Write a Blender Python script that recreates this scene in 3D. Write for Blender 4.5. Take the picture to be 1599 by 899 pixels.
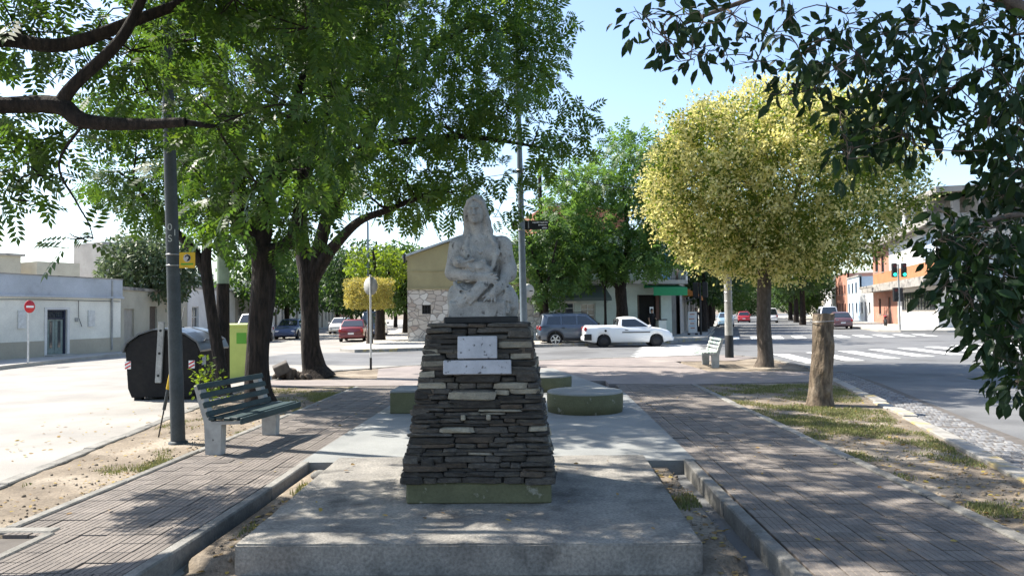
import bpy, bmesh, math, random
import numpy as np
from mathutils import Vector, Matrix, Quaternion
from mathutils import noise as mnoise

R = math.radians
scene = bpy.context.scene
for _o in list(bpy.data.objects):
    bpy.data.objects.remove(_o)

# ---------------------------------------------------------------- camera
cam_data = bpy.data.cameras.new("camera")
cam = bpy.data.objects.new("camera", cam_data)
scene.collection.objects.link(cam)
cam_data.sensor_width = 36.0
cam_data.lens = 1150.0 / 1599.0 * 36.0
cam_data.clip_start = 0.05
cam_data.clip_end = 3000.0
cam.matrix_world = (Matrix.Translation((0, 0, 1.6)) @ Matrix.Rotation(R(1.7), 4, 'Z')
                    @ Matrix.Rotation(R(91.9), 4, 'X') @ Matrix.Rotation(R(-0.7), 4, 'Z'))
scene.camera = cam

# ---------------------------------------------------------------- sky and sun
SUN_EL, SUN_AZ = R(51.0), R(70.0)          # azimuth measured from +Y towards -X
world = bpy.data.worlds.new("World")
scene.world = world
world.use_nodes = True
wn = world.node_tree.nodes
wl = world.node_tree.links
bg = wn["Background"]
sky = wn.new("ShaderNodeTexSky")
sky.sky_type = 'NISHITA'
sky.sun_disc = False
sky.sun_elevation = SUN_EL
sky.sun_rotation = -SUN_AZ
sky.altitude = 20.0
sky.air_density = 1.0
sky.dust_density = 1.1
sky.ozone_density = 1.6
wl.new(sky.outputs[0], bg.inputs[0])
bg.inputs[1].default_value = 0.13
sun_data = bpy.data.lights.new("sun", 'SUN')
sun_data.energy = 5.0
sun_data.angle = R(0.55)
sun_data.color = (1.0, 0.94, 0.84)
sun = bpy.data.objects.new("sun", sun_data)
scene.collection.objects.link(sun)
_to_sun = Vector((-math.sin(SUN_AZ) * math.cos(SUN_EL), math.cos(SUN_AZ) * math.cos(SUN_EL), math.sin(SUN_EL)))
sun.rotation_euler = _to_sun.to_track_quat('Z', 'Y').to_euler()
sun.location = (-20, 10, 30)
scene.view_settings.view_transform = 'Standard'
scene.view_settings.look = 'None'
scene.view_settings.exposure = 1.3
scene.view_settings.gamma = 1.0
scene.view_settings.use_curve_mapping = False
scene.cycles.max_bounces = 8
scene.cycles.transparent_max_bounces = 8
scene.cycles.caustics_reflective = False
scene.cycles.caustics_refractive = False

rnd = random.Random(11)
rng = np.random.default_rng(7)
COL = scene.collection


# ---------------------------------------------------------------- object helpers
def tag(o, label=None, cat=None, group=None, kind=None):
    if label: o["label"] = label
    if cat: o["category"] = cat
    if group: o["group"] = group
    if kind: o["kind"] = kind
    return o


def thing(name, label, cat, loc=(0, 0, 0), rz=0.0, group=None):
    o = bpy.data.objects.new(name, None)
    o.empty_display_size = 0.1
    COL.objects.link(o)
    o.location = loc
    o.rotation_euler = (0, 0, rz)
    return tag(o, label, cat, group)


def link_mesh(name, me, parent=None, loc=(0, 0, 0), rot=(0, 0, 0), scl=(1, 1, 1)):
    o = bpy.data.objects.new(name, me)
    COL.objects.link(o)
    o.location = loc
    o.rotation_euler = rot
    o.scale = scl
    if parent is not None:
        o.parent = parent
    return o


def np_mesh(name, verts, faces, material=None, smooth=False, mats=None, midx=None):
    """faces: (n,k) int array; all the same size"""
    me = bpy.data.meshes.new(name)
    verts = np.asarray(verts, dtype=np.float32)
    faces = np.asarray(faces, dtype=np.int32)
    n, k = faces.shape
    me.vertices.add(len(verts))
    me.vertices.foreach_set("co", verts.ravel())
    me.loops.add(n * k)
    me.loops.foreach_set("vertex_index", faces.ravel())
    me.polygons.add(n)
    me.polygons.foreach_set("loop_start", np.arange(n, dtype=np.int32) * k)
    try:
        me.polygons.foreach_set("loop_total", np.full(n, k, dtype=np.int32))
    except Exception:
        pass
    for m in (mats or ([material] if material else [])):
        me.materials.append(m)
    if midx is not None:
        me.polygons.foreach_set("material_index", np.asarray(midx, dtype=np.int32))
    if smooth:
        me.polygons.foreach_set("use_smooth", np.ones(n, dtype=bool))
    me.update(calc_edges=True)
    return me


class MB:
    """collects shapes and links them as one mesh"""
    def __init__(self):
        self.v, self.f, self.s = [], [], []
        self.M = Matrix.Identity(4)

    def add(self, verts, faces, smooth=False):
        b = len(self.v)
        self.v += [tuple(self.M @ Vector(p)) for p in verts]
        self.f += [tuple(b + i for i in q) for q in faces]
        self.s += [smooth] * len(faces)
        return self

    def box(self, c, s, rz=0.0, rx=0.0, ry=0.0, top=(1, 1), bev=0.0):
        hx, hy, hz = s[0] / 2, s[1] / 2, s[2] / 2
        M = Matrix.Translation(c) @ Matrix.Rotation(rz, 4, 'Z') @ Matrix.Rotation(ry, 4, 'Y') @ Matrix.Rotation(rx, 4, 'X')
        if bev > 0:
            b = min(bev, hx * .49, hy * .49, hz * .49)
            vs = []
            for dx, dy, dz in ((0, b, b), (b, 0, b), (b, b, 0)):
                for sz in (-1, 1):
                    for sy in (-1, 1):
                        for sx in (-1, 1):
                            vs.append((sx * (hx - dx), sy * (hy - dy), sz * (hz - dz)))
            bm = bmesh.new()
            for p in vs: bm.verts.new(p)
            r = bmesh.ops.convex_hull(bm, input=bm.verts)
            bmesh.ops.dissolve_limit(bm, angle_limit=0.01, verts=bm.verts, edges=bm.edges)
            bm.verts.index_update()
            V = [M @ v.co for v in bm.verts]
            F = [[v.index for v in f.verts] for f in bm.faces]
            bm.free()
            return self.add(V, F)
        V = []
        for sz in (-1, 1):
            tx, ty = top if sz > 0 else (1, 1)
            for sx, sy in ((-1, -1), (1, -1), (1, 1), (-1, 1)):
                V.append(M @ Vector((sx * hx * tx, sy * hy * ty, sz * hz)))
        return self.add(V, [(3, 2, 1, 0), (4, 5, 6, 7), (0, 1, 5, 4), (1, 2, 6, 5), (2, 3, 7, 6), (3, 0, 4, 7)])

    def b2(self, lo, hi, **k):
        return self.box([(a + b) / 2 for a, b in zip(lo, hi)], [b - a for a, b in zip(lo, hi)], **k)

    def prism(self, poly, z0, z1):
        n = len(poly)
        V = [(x, y, z0) for x, y in poly] + [(x, y, z1) for x, y in poly]
        F = [tuple(range(n))[::-1], tuple(range(n, 2 * n))] + [(i, (i + 1) % n, n + (i + 1) % n, n + i) for i in range(n)]
        return self.add(V, F)

    def side_prism(self, poly, y0, y1):
        """poly in x,z, extruded along y"""
        n = len(poly)
        V = [(x, y0, z) for x, z in poly] + [(x, y1, z) for x, z in poly]
        F = [tuple(range(n)), tuple(range(n, 2 * n))[::-1]] + [(i, n + i, n + (i + 1) % n, (i + 1) % n) for i in range(n)]
        return self.add(V, F)

    def sheet(self, poly, z=0.0):
        return self.add([(x, y, z) for x, y in poly], [tuple(range(len(poly)))])

    def tube(self, pts, rad, n=10, caps=True, smooth=True):
        pts = [Vector(p) for p in pts]
        if not hasattr(rad, '__len__'): rad = [rad] * len(pts)
        V, F = [], []
        prev = None
        for i, p in enumerate(pts):
            d = (pts[min(i + 1, len(pts) - 1)] - pts[max(i - 1, 0)])
            if d.length < 1e-9: d = Vector((0, 0, 1))
            d.normalize()
            if prev is None:
                a = Vector((1, 0, 0)) if abs(d.x) < .9 else Vector((0, 1, 0))
                u = d.cross(a).normalized()
            else:
                u = (prev - d * prev.dot(d)).normalized()
            prev = u
            w = d.cross(u)
            for k in range(n):
                t = 2 * math.pi * k / n
                V.append(p + (u * math.cos(t) + w * math.sin(t)) * rad[i])
        for i in range(len(pts) - 1):
            for k in range(n):
                a, b = i * n + k, i * n + (k + 1) % n
                F.append((a, b, b + n, a + n))
        self.add(V, F, smooth)
        if caps:
            m = len(pts) - 1
            self.add(V[:n], [tuple(range(n))[::-1]])
            self.add(V[m * n:], [tuple(range(n))])
        return self

    def cyl(self, p0, p1, r0, r1=None, n=16, smooth=True):
        return self.tube([p0, p1], [r0, r0 if r1 is None else r1], n, True, smooth)

    def lathe(self, prof, n=24, c=(0, 0, 0), smooth=True):
        V, F = [], []
        for r, z in prof:
            for k in range(n):
                t = 2 * math.pi * k / n
                V.append((c[0] + r * math.cos(t), c[1] + r * math.sin(t), c[2] + z))
        for i in range(len(prof) - 1):
            for k in range(n):
                a, b = i * n + k, i * n + (k + 1) % n
                F.append((a, b, b + n, a + n))
        return self.add(V, F, smooth)

    def mesh(self, name, mat, off=(0, 0, 0)):
        me = bpy.data.meshes.new(name)
        ox, oy, oz = off
        me.from_pydata([(x - ox, y - oy, z - oz) for x, y, z in self.v], [], self.f)
        if mat: me.materials.append(mat)
        me.polygons.foreach_set("use_smooth", self.s)
        me.update()
        return me

    def build(self, name, mat, parent=None, off=(0, 0, 0), loc=(0, 0, 0), rz=0.0):
        return link_mesh(name, self.mesh(name, mat, off), parent, loc, (0, 0, rz))


# ---------------------------------------------------------------- materials
def pm(name, c1, c2=None, scale=4.0, rough=.85, bump=0.0, bscale=60.0, c3=None, c3scale=1.5, c3lo=.55, c3hi=.7,
       metal=0.0, spec=.3, coord='pos', rand=0.0, stretch=(1, 1, 1), coat=0.0, detail=5.0, lo=.35, hi=.65, fine=0.0):
    m = bpy.data.materials.new(name)
    m.use_nodes = True
    nt = m.node_tree
    N, L = nt.nodes, nt.links
    b = N["Principled BSDF"]
    b.inputs["Roughness"].default_value = rough
    b.inputs["Metallic"].default_value = metal
    b.inputs["Specular IOR Level"].default_value = spec
    if coat: b.inputs["Coat Weight"].default_value = coat
    if coord == 'pos':
        src = N.new("ShaderNodeNewGeometry").outputs["Position"]
    else:
        src = N.new("ShaderNodeTexCoord").outputs["Object"]
    mp = N.new("ShaderNodeMapping")
    mp.inputs["Scale"].default_value = stretch
    L.new(src, mp.inputs["Vector"])
    vec = mp.outputs[0]

    def noise(s, d=detail):
        t = N.new("ShaderNodeTexNoise")
        t.inputs["Scale"].default_value = s
        t.inputs["Detail"].default_value = d
        t.inputs["Roughness"].default_value = .6
        L.new(vec, t.inputs["Vector"])
        return t.outputs["Fac"]

    def mixc(fac, a, bcol, lo_, hi_):
        r = N.new("ShaderNodeMapRange")
        r.inputs["From Min"].default_value = lo_
        r.inputs["From Max"].default_value = hi_
        L.new(fac, r.inputs["Value"])
        x = N.new("ShaderNodeMix")
        x.data_type = 'RGBA'
        L.new(r.outputs[0], x.inputs["Factor"])
        for sock, val in ((x.inputs[6], a), (x.inputs[7], bcol)):
            if hasattr(val, "is_linked"): L.new(val, sock)
            else: sock.default_value = (*val, 1)
        return x.outputs[2]
    col = None
    if c2: col = mixc(noise(scale), c1, c2, lo, hi)
    if c3: col = mixc(noise(c3scale), col if col is not None else c1, c3, c3lo, c3hi)
    if fine or rand:
        hs = N.new("ShaderNodeHueSaturation")
        if col is not None: L.new(col, hs.inputs["Color"])
        else: hs.inputs["Color"].default_value = (*c1, 1)
        last = None
        if rand:
            oi = N.new("ShaderNodeObjectInfo")
            r = N.new("ShaderNodeMapRange")
            r.inputs["To Min"].default_value = 1 - rand
            r.inputs["To Max"].default_value = 1 + rand
            L.new(oi.outputs["Random"], r.inputs["Value"])
            last = r.outputs[0]
        if fine:
            r2 = N.new("ShaderNodeMapRange")
            r2.inputs["From Min"].default_value = .3
            r2.inputs["From Max"].default_value = .7
            r2.inputs["To Min"].default_value = 1 - fine
            r2.inputs["To Max"].default_value = 1 + fine
            L.new(noise(bscale * .8, 4), r2.inputs["Value"])
            if last is None: last = r2.outputs[0]
            else:
                mu = N.new("ShaderNodeMath"); mu.operation = 'MULTIPLY'
                L.new(last, mu.inputs[0]); L.new(r2.outputs[0], mu.inputs[1])
                last = mu.outputs[0]
        L.new(last, hs.inputs["Value"])
        col = hs.outputs[0]
    if col is not None: L.new(col, b.inputs["Base Color"])
    else: b.inputs["Base Color"].default_value = (*c1, 1)
    if bump:
        bp = N.new("ShaderNodeBump")
        bp.inputs["Strength"].default_value = 1.0
        bp.inputs["Distance"].default_value = bump
        L.new(noise(bscale, 6), bp.inputs["Height"])
        L.new(bp.outputs[0], b.inputs["Normal"])
    return m


def leaf_mat(name, cols, trans=.45, rough=.5, hue=.478, spec=.35, val=1.9):
    """colour varies from leaf to leaf; light passes through the blade"""
    m = bpy.data.materials.new(name)
    m.use_nodes = True
    N, L = m.node_tree.nodes, m.node_tree.links
    b = N["Principled BSDF"]
    b.inputs["Roughness"].default_value = rough
    b.inputs["Specular IOR Level"].default_value = spec
    g = N.new("ShaderNodeNewGeometry")
    cr = N.new("ShaderNodeValToRGB")
    el = cr.color_ramp.elements
    while len(el) < len(cols): el.new(.5)
    for i, c in enumerate(cols):
        el[i].position = i / max(1, len(cols) - 1)
        el[i].color = (*c, 1)
    L.new(g.outputs["Random Per Island"], cr.inputs[0])
    L.new(cr.outputs[0], b.inputs["Base Color"])
    t = N.new("ShaderNodeBsdfTranslucent")
    hs = N.new("ShaderNodeHueSaturation")
    hs.inputs["Hue"].default_value = hue
    hs.inputs["Saturation"].default_value = 1.12
    hs.inputs["Value"].default_value = val
    L.new(cr.outputs[0], hs.inputs["Color"])
    L.new(hs.outputs[0], t.inputs[0])
    mx = N.new("ShaderNodeMixShader")
    mx.inputs[0].default_value = trans
    L.new(b.outputs[0], mx.inputs[1])
    L.new(t.outputs[0], mx.inputs[2])
    L.new(mx.outputs[0], N["Material Output"].inputs[0])
    return m


def emit_mat(name, col, strength):
    m = bpy.data.materials.new(name)
    m.use_nodes = True
    b = m.node_tree.nodes["Principled BSDF"]
    b.inputs["Base Color"].default_value = (*col, 1)
    b.inputs["Emission Color"].default_value = (*col, 1)
    b.inputs["Emission Strength"].default_value = strength
    return m


def glass_mat(name, col=(.02, .025, .03), rough=.05):
    return pm(name, col, rough=rough, spec=.8, coat=.5)


M_ = {}
M_['asphalt'] = pm('asphalt', (.125, .127, .13), (.165, .165, .163), .7, .85, .004, 140, c3=(.10, .10, .10), c3scale=.25, c3lo=.5, c3hi=.62, fine=.16)
M_['concrete_road'] = pm('concrete_road', (.30, .282, .255), (.22, .208, .19), .6, .88, .006, 100, c3=(.34, .32, .285), c3scale=.22, fine=.12)
M_['soil'] = pm('soil', (.22, .18, .135), (.13, .105, .078), 2.2, .95, .012, 45, c3=(.30, .255, .20), c3scale=.9, c3lo=.5, c3hi=.66, fine=.28)
M_['concrete'] = pm('concrete', (.42, .39, .34), (.30, .28, .245), 3.0, .88, .004, 90, c3=(.20, .19, .17), c3scale=1.2, c3lo=.56, c3hi=.72, fine=.16)
M_['slab'] = pm('slab_concrete', (.27, .252, .222), (.17, .16, .145), 2.5, .9, .008, 55, c3=(.085, .08, .074), c3scale=2.2, c3lo=.52, c3hi=.70, fine=.32)
M_['pad'] = pm('pad_concrete', (.25, .255, .245), (.19, .195, .19), 1.4, .85, .003, 90, c3=(.23, .23, .22), c3scale=.8, c3lo=.55, c3hi=.7, fine=.12)
M_['kerb'] = pm('kerb_concrete', (.23, .22, .20), (.14, .135, .122), 5, .9, .006, 60, rand=.18, fine=.2)
M_['yellow_kerb'] = pm('yellow_kerb', (.32, .305, .28), (.22, .21, .19), 5, .9, .005, 70, c3=(.42, .32, .12), c3scale=2.2, c3lo=.53, c3hi=.66, rand=.1)
M_['tile'] = pm('ribbed_tile', (.182, .158, .138), (.132, .115, .102), 6, .82, .002, 90, c3=(.095, .086, .08), c3scale=.9, c3lo=.56, c3hi=.74, rand=.16, fine=.15)
M_['paving'] = pm('pink_paving', (.25, .215, .20), (.19, .165, .155), 2.0, .85, .003, 60, c3=(.30, .265, .24), c3scale=.6, fine=.15)
M_['sidewalk'] = pm('sidewalk', (.40, .38, .34), (.32, .30, .27), 1.5, .88, .003, 60, fine=.12)
M_['white_paint'] = pm('road_paint', (.78, .78, .75), (.60, .60, .58), 5, .7, .002, 80, fine=.1)
M_['olive'] = pm('olive_paint', (.125, .125, .068), (.095, .095, .052), 3, .8, .004, 60, c3=(.23, .22, .17), c3scale=6, c3lo=.60, c3hi=.66, fine=.15)
M_['black_stone'] = pm('black_stone', (.012, .012, .013), (.02, .02, .02), 10, .45, .001)
M_['marble'] = pm('plaque_marble', (.48, .48, .50), (.38, .38, .40), 6, .6, .002, 60, c3=(.10, .10, .10), c3scale=22, c3lo=.60, c3hi=.66, fine=.1)
M_['statue'] = pm('statue_stone', (.37, .36, .335), (.26, .255, .24), 9, .9, .003, 130, c3=(.09, .086, .08), c3scale=16, c3lo=.60, c3hi=.70, fine=.18)
M_['slate'] = pm('slate', (.090, .081, .069), (.045, .041, .036), 14, .85, .010, 60, c3=(.12, .105, .08), c3scale=7, c3lo=.56, c3hi=.68, rand=.42, stretch=(1, 1, 3), fine=.3)
M_['slate_brown'] = pm('slate_brown', (.115, .09, .066), (.055, .045, .037), 12, .85, .006, 70, rand=.35, stretch=(1, 1, 3), fine=.3)
M_['slate_pale'] = pm('slate_pale', (.30, .27, .205), (.19, .17, .135), 10, .85, .004, 70, rand=.18, stretch=(1, 1, 2), fine=.2)
M_['mortar'] = pm('mortar', (.035, .034, .032), (.02, .02, .02), 10, .95, .004)
M_['steel'] = pm('steel', (.35, .35, .35), rough=.4, metal=.9)
M_['green_slat'] = pm('green_slat', (.035, .06, .062), (.022, .038, .04), 6, .55, .002, 60, fine=.25)
M_['bench_concrete'] = pm('bench_concrete', (.42, .41, .38), (.30, .29, .27), 6, .8, .003, 60, c3=(.10, .095, .09), c3scale=9, c3lo=.66, c3hi=.70)
M_['pole_dark'] = pm('pole_paint', (.058, .068, .072), (.040, .048, .052), 5, .6, .002, 50, fine=.2)
M_['pole_steel'] = pm('galvanised', (.16, .20, .235), (.12, .15, .18), 4, .5, .001, 40)
M_['pole_grey'] = pm('grey_post', (.38, .38, .36), (.26, .26, .25), 4, .85, .003, 50, fine=.2)
M_['white_metal'] = pm('white_metal', (.66, .66, .64), (.5, .5, .48), 8, .55)
M_['black_plastic'] = pm('black_plastic', (.010, .010, .011), (.018, .017, .016), 3, .65, .003, 25, fine=.2, spec=.18)
M_['lid'] = pm('lid_plastic', (.075, .085, .095), (.05, .055, .06), 3, .32, .002, 20, spec=.5)
M_['lime'] = pm('lime_plastic', (.44, .50, .13), (.38, .44, .11), 3, .5, .001, 20)
M_['green_dark'] = pm('dark_green_print', (.10, .30, .03), rough=.6)
M_['red'] = pm('red_paint', (.55, .03, .035), rough=.5)
M_['white'] = pm('white_paint', (.78, .78, .77), rough=.5)
M_['yellow'] = pm('yellow_paint', (.62, .40, .02), (.5, .32, .02), 8, .55)
M_['black'] = pm('black_paint', (.012, .012, .012), rough=.5)
M_['rubber'] = pm('rubber', (.012, .012, .013), rough=.8)
M_['alloy'] = pm('alloy', (.5, .51, .52), rough=.35, metal=.7)
M_['hub'] = pm('steel_wheel', (.03, .03, .032), rough=.5, metal=.4)
M_['glass'] = glass_mat('car_glass')
M_['pane'] = glass_mat('window_glass', (.035, .045, .055), .08)
M_['lamp_red'] = pm('tail_lamp', (.35, .015, .02), rough=.2, spec=.6)
M_['lamp_clear'] = pm('head_lamp', (.6, .6, .6), rough=.12, spec=.8)
M_['trim'] = pm('black_trim', (.022, .022, .023), rough=.6)
M_['bark'] = pm('dark_bark', (.036, .027, .022), (.012, .010, .009), 20, .95, .05, 22, stretch=(1, 1, .2), fine=.35)
M_['bark_grey'] = pm('grey_bark', (.13, .105, .085), (.07, .055, .045), 14, .95, .015, 30, stretch=(1, 1, .3), fine=.3)
M_['bark_stump'] = pm('stump_bark', (.19, .145, .10), (.07, .052, .038), 12, .95, .05, 16, c3=(.26, .21, .155), c3scale=4, stretch=(1, 1, .4), fine=.3)
M_['cut_wood'] = pm('cut_wood', (.16, .12, .085), (.06, .045, .035), 9, .95, .01, 30)
M_['grass'] = leaf_mat('grass_blade', [(.11, .145, .04), (.19, .19, .075), (.085, .12, .03), (.30, .255, .14)], .25, .8, val=1.4)
M_['leaf_pinnate'] = leaf_mat('pinnate_leaf', [(.028, .062, .013), (.045, .095, .016), (.035, .078, .02), (.075, .13, .022)], .46, val=1.95)
M_['leaf_pinnate_b'] = leaf_mat('pinnate_leaf_bright', [(.038, .085, .018), (.065, .125, .022), (.05, .105, .03), (.10, .16, .03)], .48, val=2.0)
M_['leaf_big'] = leaf_mat('broad_leaf', [(.009, .022, .008), (.014, .034, .010), (.011, .027, .011), (.045, .085, .015)], .22, .48, spec=.2)
M_['leaf_lig'] = leaf_mat('privet_leaf', [(.07, .11, .022), (.10, .14, .025), (.14, .165, .035)], .45, .5, hue=.5, val=2.2)
M_['blossom'] = leaf_mat('privet_blossom', [(.62, .56, .23), (.70, .64, .31), (.54, .49, .17), (.68, .63, .36)], .42, .8, hue=.508, val=1.35)
M_['leaf_drum'] = leaf_mat('variegated_leaf', [(.30, .28, .07), (.38, .34, .10), (.22, .23, .05)], .35, .6)
M_['leaf_lime'] = leaf_mat('lime_leaf', [(.10, .17, .025), (.15, .22, .03), (.07, .12, .02)], .45)
M_['leaf_mid'] = leaf_mat('street_leaf', [(.04, .085, .02), (.06, .115, .025), (.05, .10, .03)], .4)
M_['leaf_dark'] = leaf_mat('dark_street_leaf', [(.022, .05, .016), (.032, .068, .018), (.04, .075, .025)], .35)
M_['leaf_grey'] = leaf_mat('greyish_leaf', [(.05, .082, .04), (.07, .105, .05), (.085, .115, .06)], .3)
M_['dry_leaf'] = leaf_mat('dry_leaf', [(.22, .14, .06), (.30, .21, .08), (.38, .30, .07), (.16, .10, .05)], .2, .8)
# ================================================================= the setting: ground, roads, paths
PLAZA = [(-4.16, 0), (-5.18, 7.03), (-5.86, 11.71), (-6.55, 17.5), (-6.5, 19.6), (-5.6, 21.2), (-4, 22.7), (0, 24.6),
         (4.5, 26.2), (6.8, 26.5), (7.7, 25.2), (7.6, 21), (6.85, 17.25), (5.5, 11.06), (4.61, 7.17), (2.97, 0)]
ROAD_Z = -0.14


def in_poly(X, Y, poly):
    inside = np.zeros(X.shape, bool)
    n = len(poly)
    for i in range(n):
        x0, y0 = poly[i]; x1, y1 = poly[(i + 1) % n]
        c = ((y0 > Y) != (y1 > Y)) & (X < (x1 - x0) * (Y - y0) / (y1 - y0 + 1e-12) + x0)
        inside ^= c
    return inside


def vnoise(X, Y, s, seed=0.0):
    out = np.empty(X.shape)
    f, xf, yf = out.ravel(), X.ravel(), Y.ravel()
    for i in range(f.size):
        f[i] = mnoise.noise((xf[i] * s + seed, yf[i] * s - seed, seed))
    return out


# far ground to the horizon, then the two street surfaces
tag(MB().sheet([(-1500, -300), (1500, -300), (1500, 2500), (-1500, 2500)], -0.22).build('ground', M_['soil']), kind='structure')
tag(MB().sheet([(-60, -30), (-1.0, -30), (-1.0, 30.0), (-7.5, 33.5), (-14.5, 90), (-30, 230), (-75, 230), (-60, 40)], ROAD_Z + .004)
    .build('street', M_['concrete_road']), kind='structure')
tag(MB().sheet([(-1.0, -30), (60, -30), (160, 60), (160, 300), (60, 300), (8, 60), (-8, 36), (-7.5, 33.5), (-1.0, 30.0)], ROAD_Z)
    .build('road', M_['asphalt']), kind='structure')
tag(MB().sheet([(-12, 26.5), (-4, 24.5), (-1.02, 26), (-1.02, 29.9), (-7.5, 33.3), (-11, 33)], ROAD_Z + .008)
    .build('road', M_['asphalt']), kind='structure')

# soil of the plaza: a height field, sunk under everything that is paved
gx = np.arange(-6.8, 7.9, .07)
gy = np.arange(.4, 26.6, .09)
GX, GY = np.meshgrid(gx, gy, indexing='ij')
GZ = -.022 + .022 * vnoise(GX, GY, 1.1, 3.3) + .012 * vnoise(GX, GY, 4.5, 9.1)


def lower(mask, z):
    GZ[mask] = np.minimum(GZ[mask], z + .3 * (GZ[mask] + .022))


lower((GX > -2.45) & (GX < 1.55) & (GY < 8.1), -.07)
lower((GX > -2.45) & (GX < 1.55) & (GY < 5.0), -.12)
lower((GX > -3.98) & (GX < -2.40) & (GY < 17), -.2)
lower((GX > -2.4) & (GX < 1.6) & (GY > 8.1), -.2)
lower((GX > 1.46) & (GX < 3.3) & (GY < 17), -.2)
lower((GX > -3.6) & (GX < 4.6) & (GY > 17), -.2)
lower((GY > 16.55) & (GY < 18.1) & (GX < 0), -.2)
lower((GY > 16.4) & (GY < 19.4) & (GX > 0), -.2)
keep = in_poly(GX, GY, PLAZA)
idx = np.arange(GX.size).reshape(GX.shape)
cell = keep[:-1, :-1] & keep[1:, :-1] & keep[1:, 1:] & keep[:-1, 1:]
q = np.stack([idx[:-1, :-1][cell], idx[1:, :-1][cell], idx[1:, 1:][cell], idx[:-1, 1:][cell]], 1)
soil_me = np_mesh('soil', np.stack([GX.ravel(), GY.ravel(), GZ.ravel()], 1), q, M_['soil'], True)
tag(link_mesh('soil', soil_me), kind='structure')


def soil_z(x, y):
    i = int(round((x - gx[0]) / .07)); j = int(round((y - gy[0]) / .09))
    return float(GZ[max(0, min(i, len(gx) - 1)), max(0, min(j, len(gy) - 1))])


# pale paving at the back of the plaza and its arms to both kerbs
pv = MB()
pv.prism([(-6.38, 16.6), (-3.72, 16.5), (-2.3, 16.5), (-2.3, 17.2), (1.63, 17.2), (1.63, 16.4), (3.45, 16.2), (6.6, 16.6), (7.05, 19.2), (4.55, 19.5),
          (4.4, 23.4), (6.3, 23.6), (7.5, 25.0), (6.7, 26.3), (4.5, 26.0), (0, 24.4), (-3.9, 22.5), (-4.6, 21.6), (-3.9, 18.1), (-6.45, 18.1)], -.2, -.004)
tag(pv.build('pavement', M_['paving']), kind='structure')
# concrete pad between the paths
tag(MB().prism([(-2.56, 7.96), (1.70, 7.96), (1.755, 14.5), (.5, 21), (-1.2, 21), (-2.53, 14.5)], -.2, .006).build('concrete_pad', M_['pad']), kind='structure')

# ribbed paths: each tile has four raised ribs
TS = .2


def tile_mesh():
    mb = MB()
    w = TS - .007
    n = 4
    pit = w / n
    V, F = [], []
    xs = []
    for k in range(n):
        a = -w / 2 + k * pit
        xs += [(a + .0015, -.0035), (a + .0045, 0.0), (a + pit - .0045, 0.0), (a + pit - .0015, -.0035)]
    for x, z in xs:
        V += [(x, -w / 2, z), (x, w / 2, z)]
    for i in range(len(xs) - 1):
        F.append((2 * i, 2 * i + 2, 2 * i + 3, 2 * i + 1))
    m = len(xs) - 1
    b = len(V)
    V += [(xs[0][0], -w / 2, -.03), (xs[0][0], w / 2, -.03), (xs[m][0], -w / 2, -.03), (xs[m][0], w / 2, -.03)]
    F += [(0, 1, b + 1, b), (2 * m + 1, 2 * m, b + 2, b + 3)]
    for s in (0, 1):
        loop = [2 * i + s for i in range(m + 1)]
        poly = loop + [b + 2 + s, b + s]
        F.append(tuple(poly[::-1]) if s == 1 else tuple(poly))
    return mb.add(V, F)


tile_proto = tile_mesh()
tile_me = tile_proto.mesh('tile', M_['tile'])
tv = np.array(tile_proto.v)


def ribbed_path(name, x0, ncol, y0, y1, near_cut=None, slant=0.0, x_of=None):
    base = MB().prism([(x0 - .0, y0), (x0 + ncol * TS, y0), (x0 + ncol * TS + slant, y1), (x0 + slant, y1)], -.2, -.028).build(name, M_['mortar2'])
    tag(base, kind='structure')
    rows = int((y1 - y0) / TS)
    cells = []
    for r in range(rows):
        y = y0 + (r + .5) * TS
        for c in range(ncol):
            x = x0 + (c + .5) * TS + slant * (y - y0) / (y1 - y0)
            if near_cut and y < near_cut[1] and x < near_cut[0]: continue
            cells.append((x, y, rnd.uniform(-.003, .002) - (.005 if rnd.random() < .04 else 0), rnd.uniform(-.012, .012), rnd.uniform(-.012, .012)))
    near = [c for c in cells if c[1] > 4.2][:300]
    ns = set(near)
    for x, y, z, a, b in near:
        link_mesh('tile', tile_me, base, (x, y, z - .002), (a, b, rnd.uniform(-.004, .004)))
    rest = [c for c in cells if c not in ns]
    mb = MB()
    for x, y, z, a, b in rest:
        mb.M = Matrix.Translation((x, y, z - .002)) @ Matrix.Rotation(a, 4, 'X') @ Matrix.Rotation(b, 4, 'Y')
        mb.add(tile_proto.v, tile_proto.f)
    tag(mb.build('tile_field', M_['tile'], base), kind='stuff')
    return base


M_['mortar2'] = pm('tile_bedding', (.125, .112, .10), (.09, .08, .072), 8, .95, .003)
ribbed_path('path', -3.98, 7, 3.2, 16.5, near_cut=(-3.57, 5.45), slant=.06)
ribbed_path('path', 1.66, 8, 3.2, 16.3, slant=.10)


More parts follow.
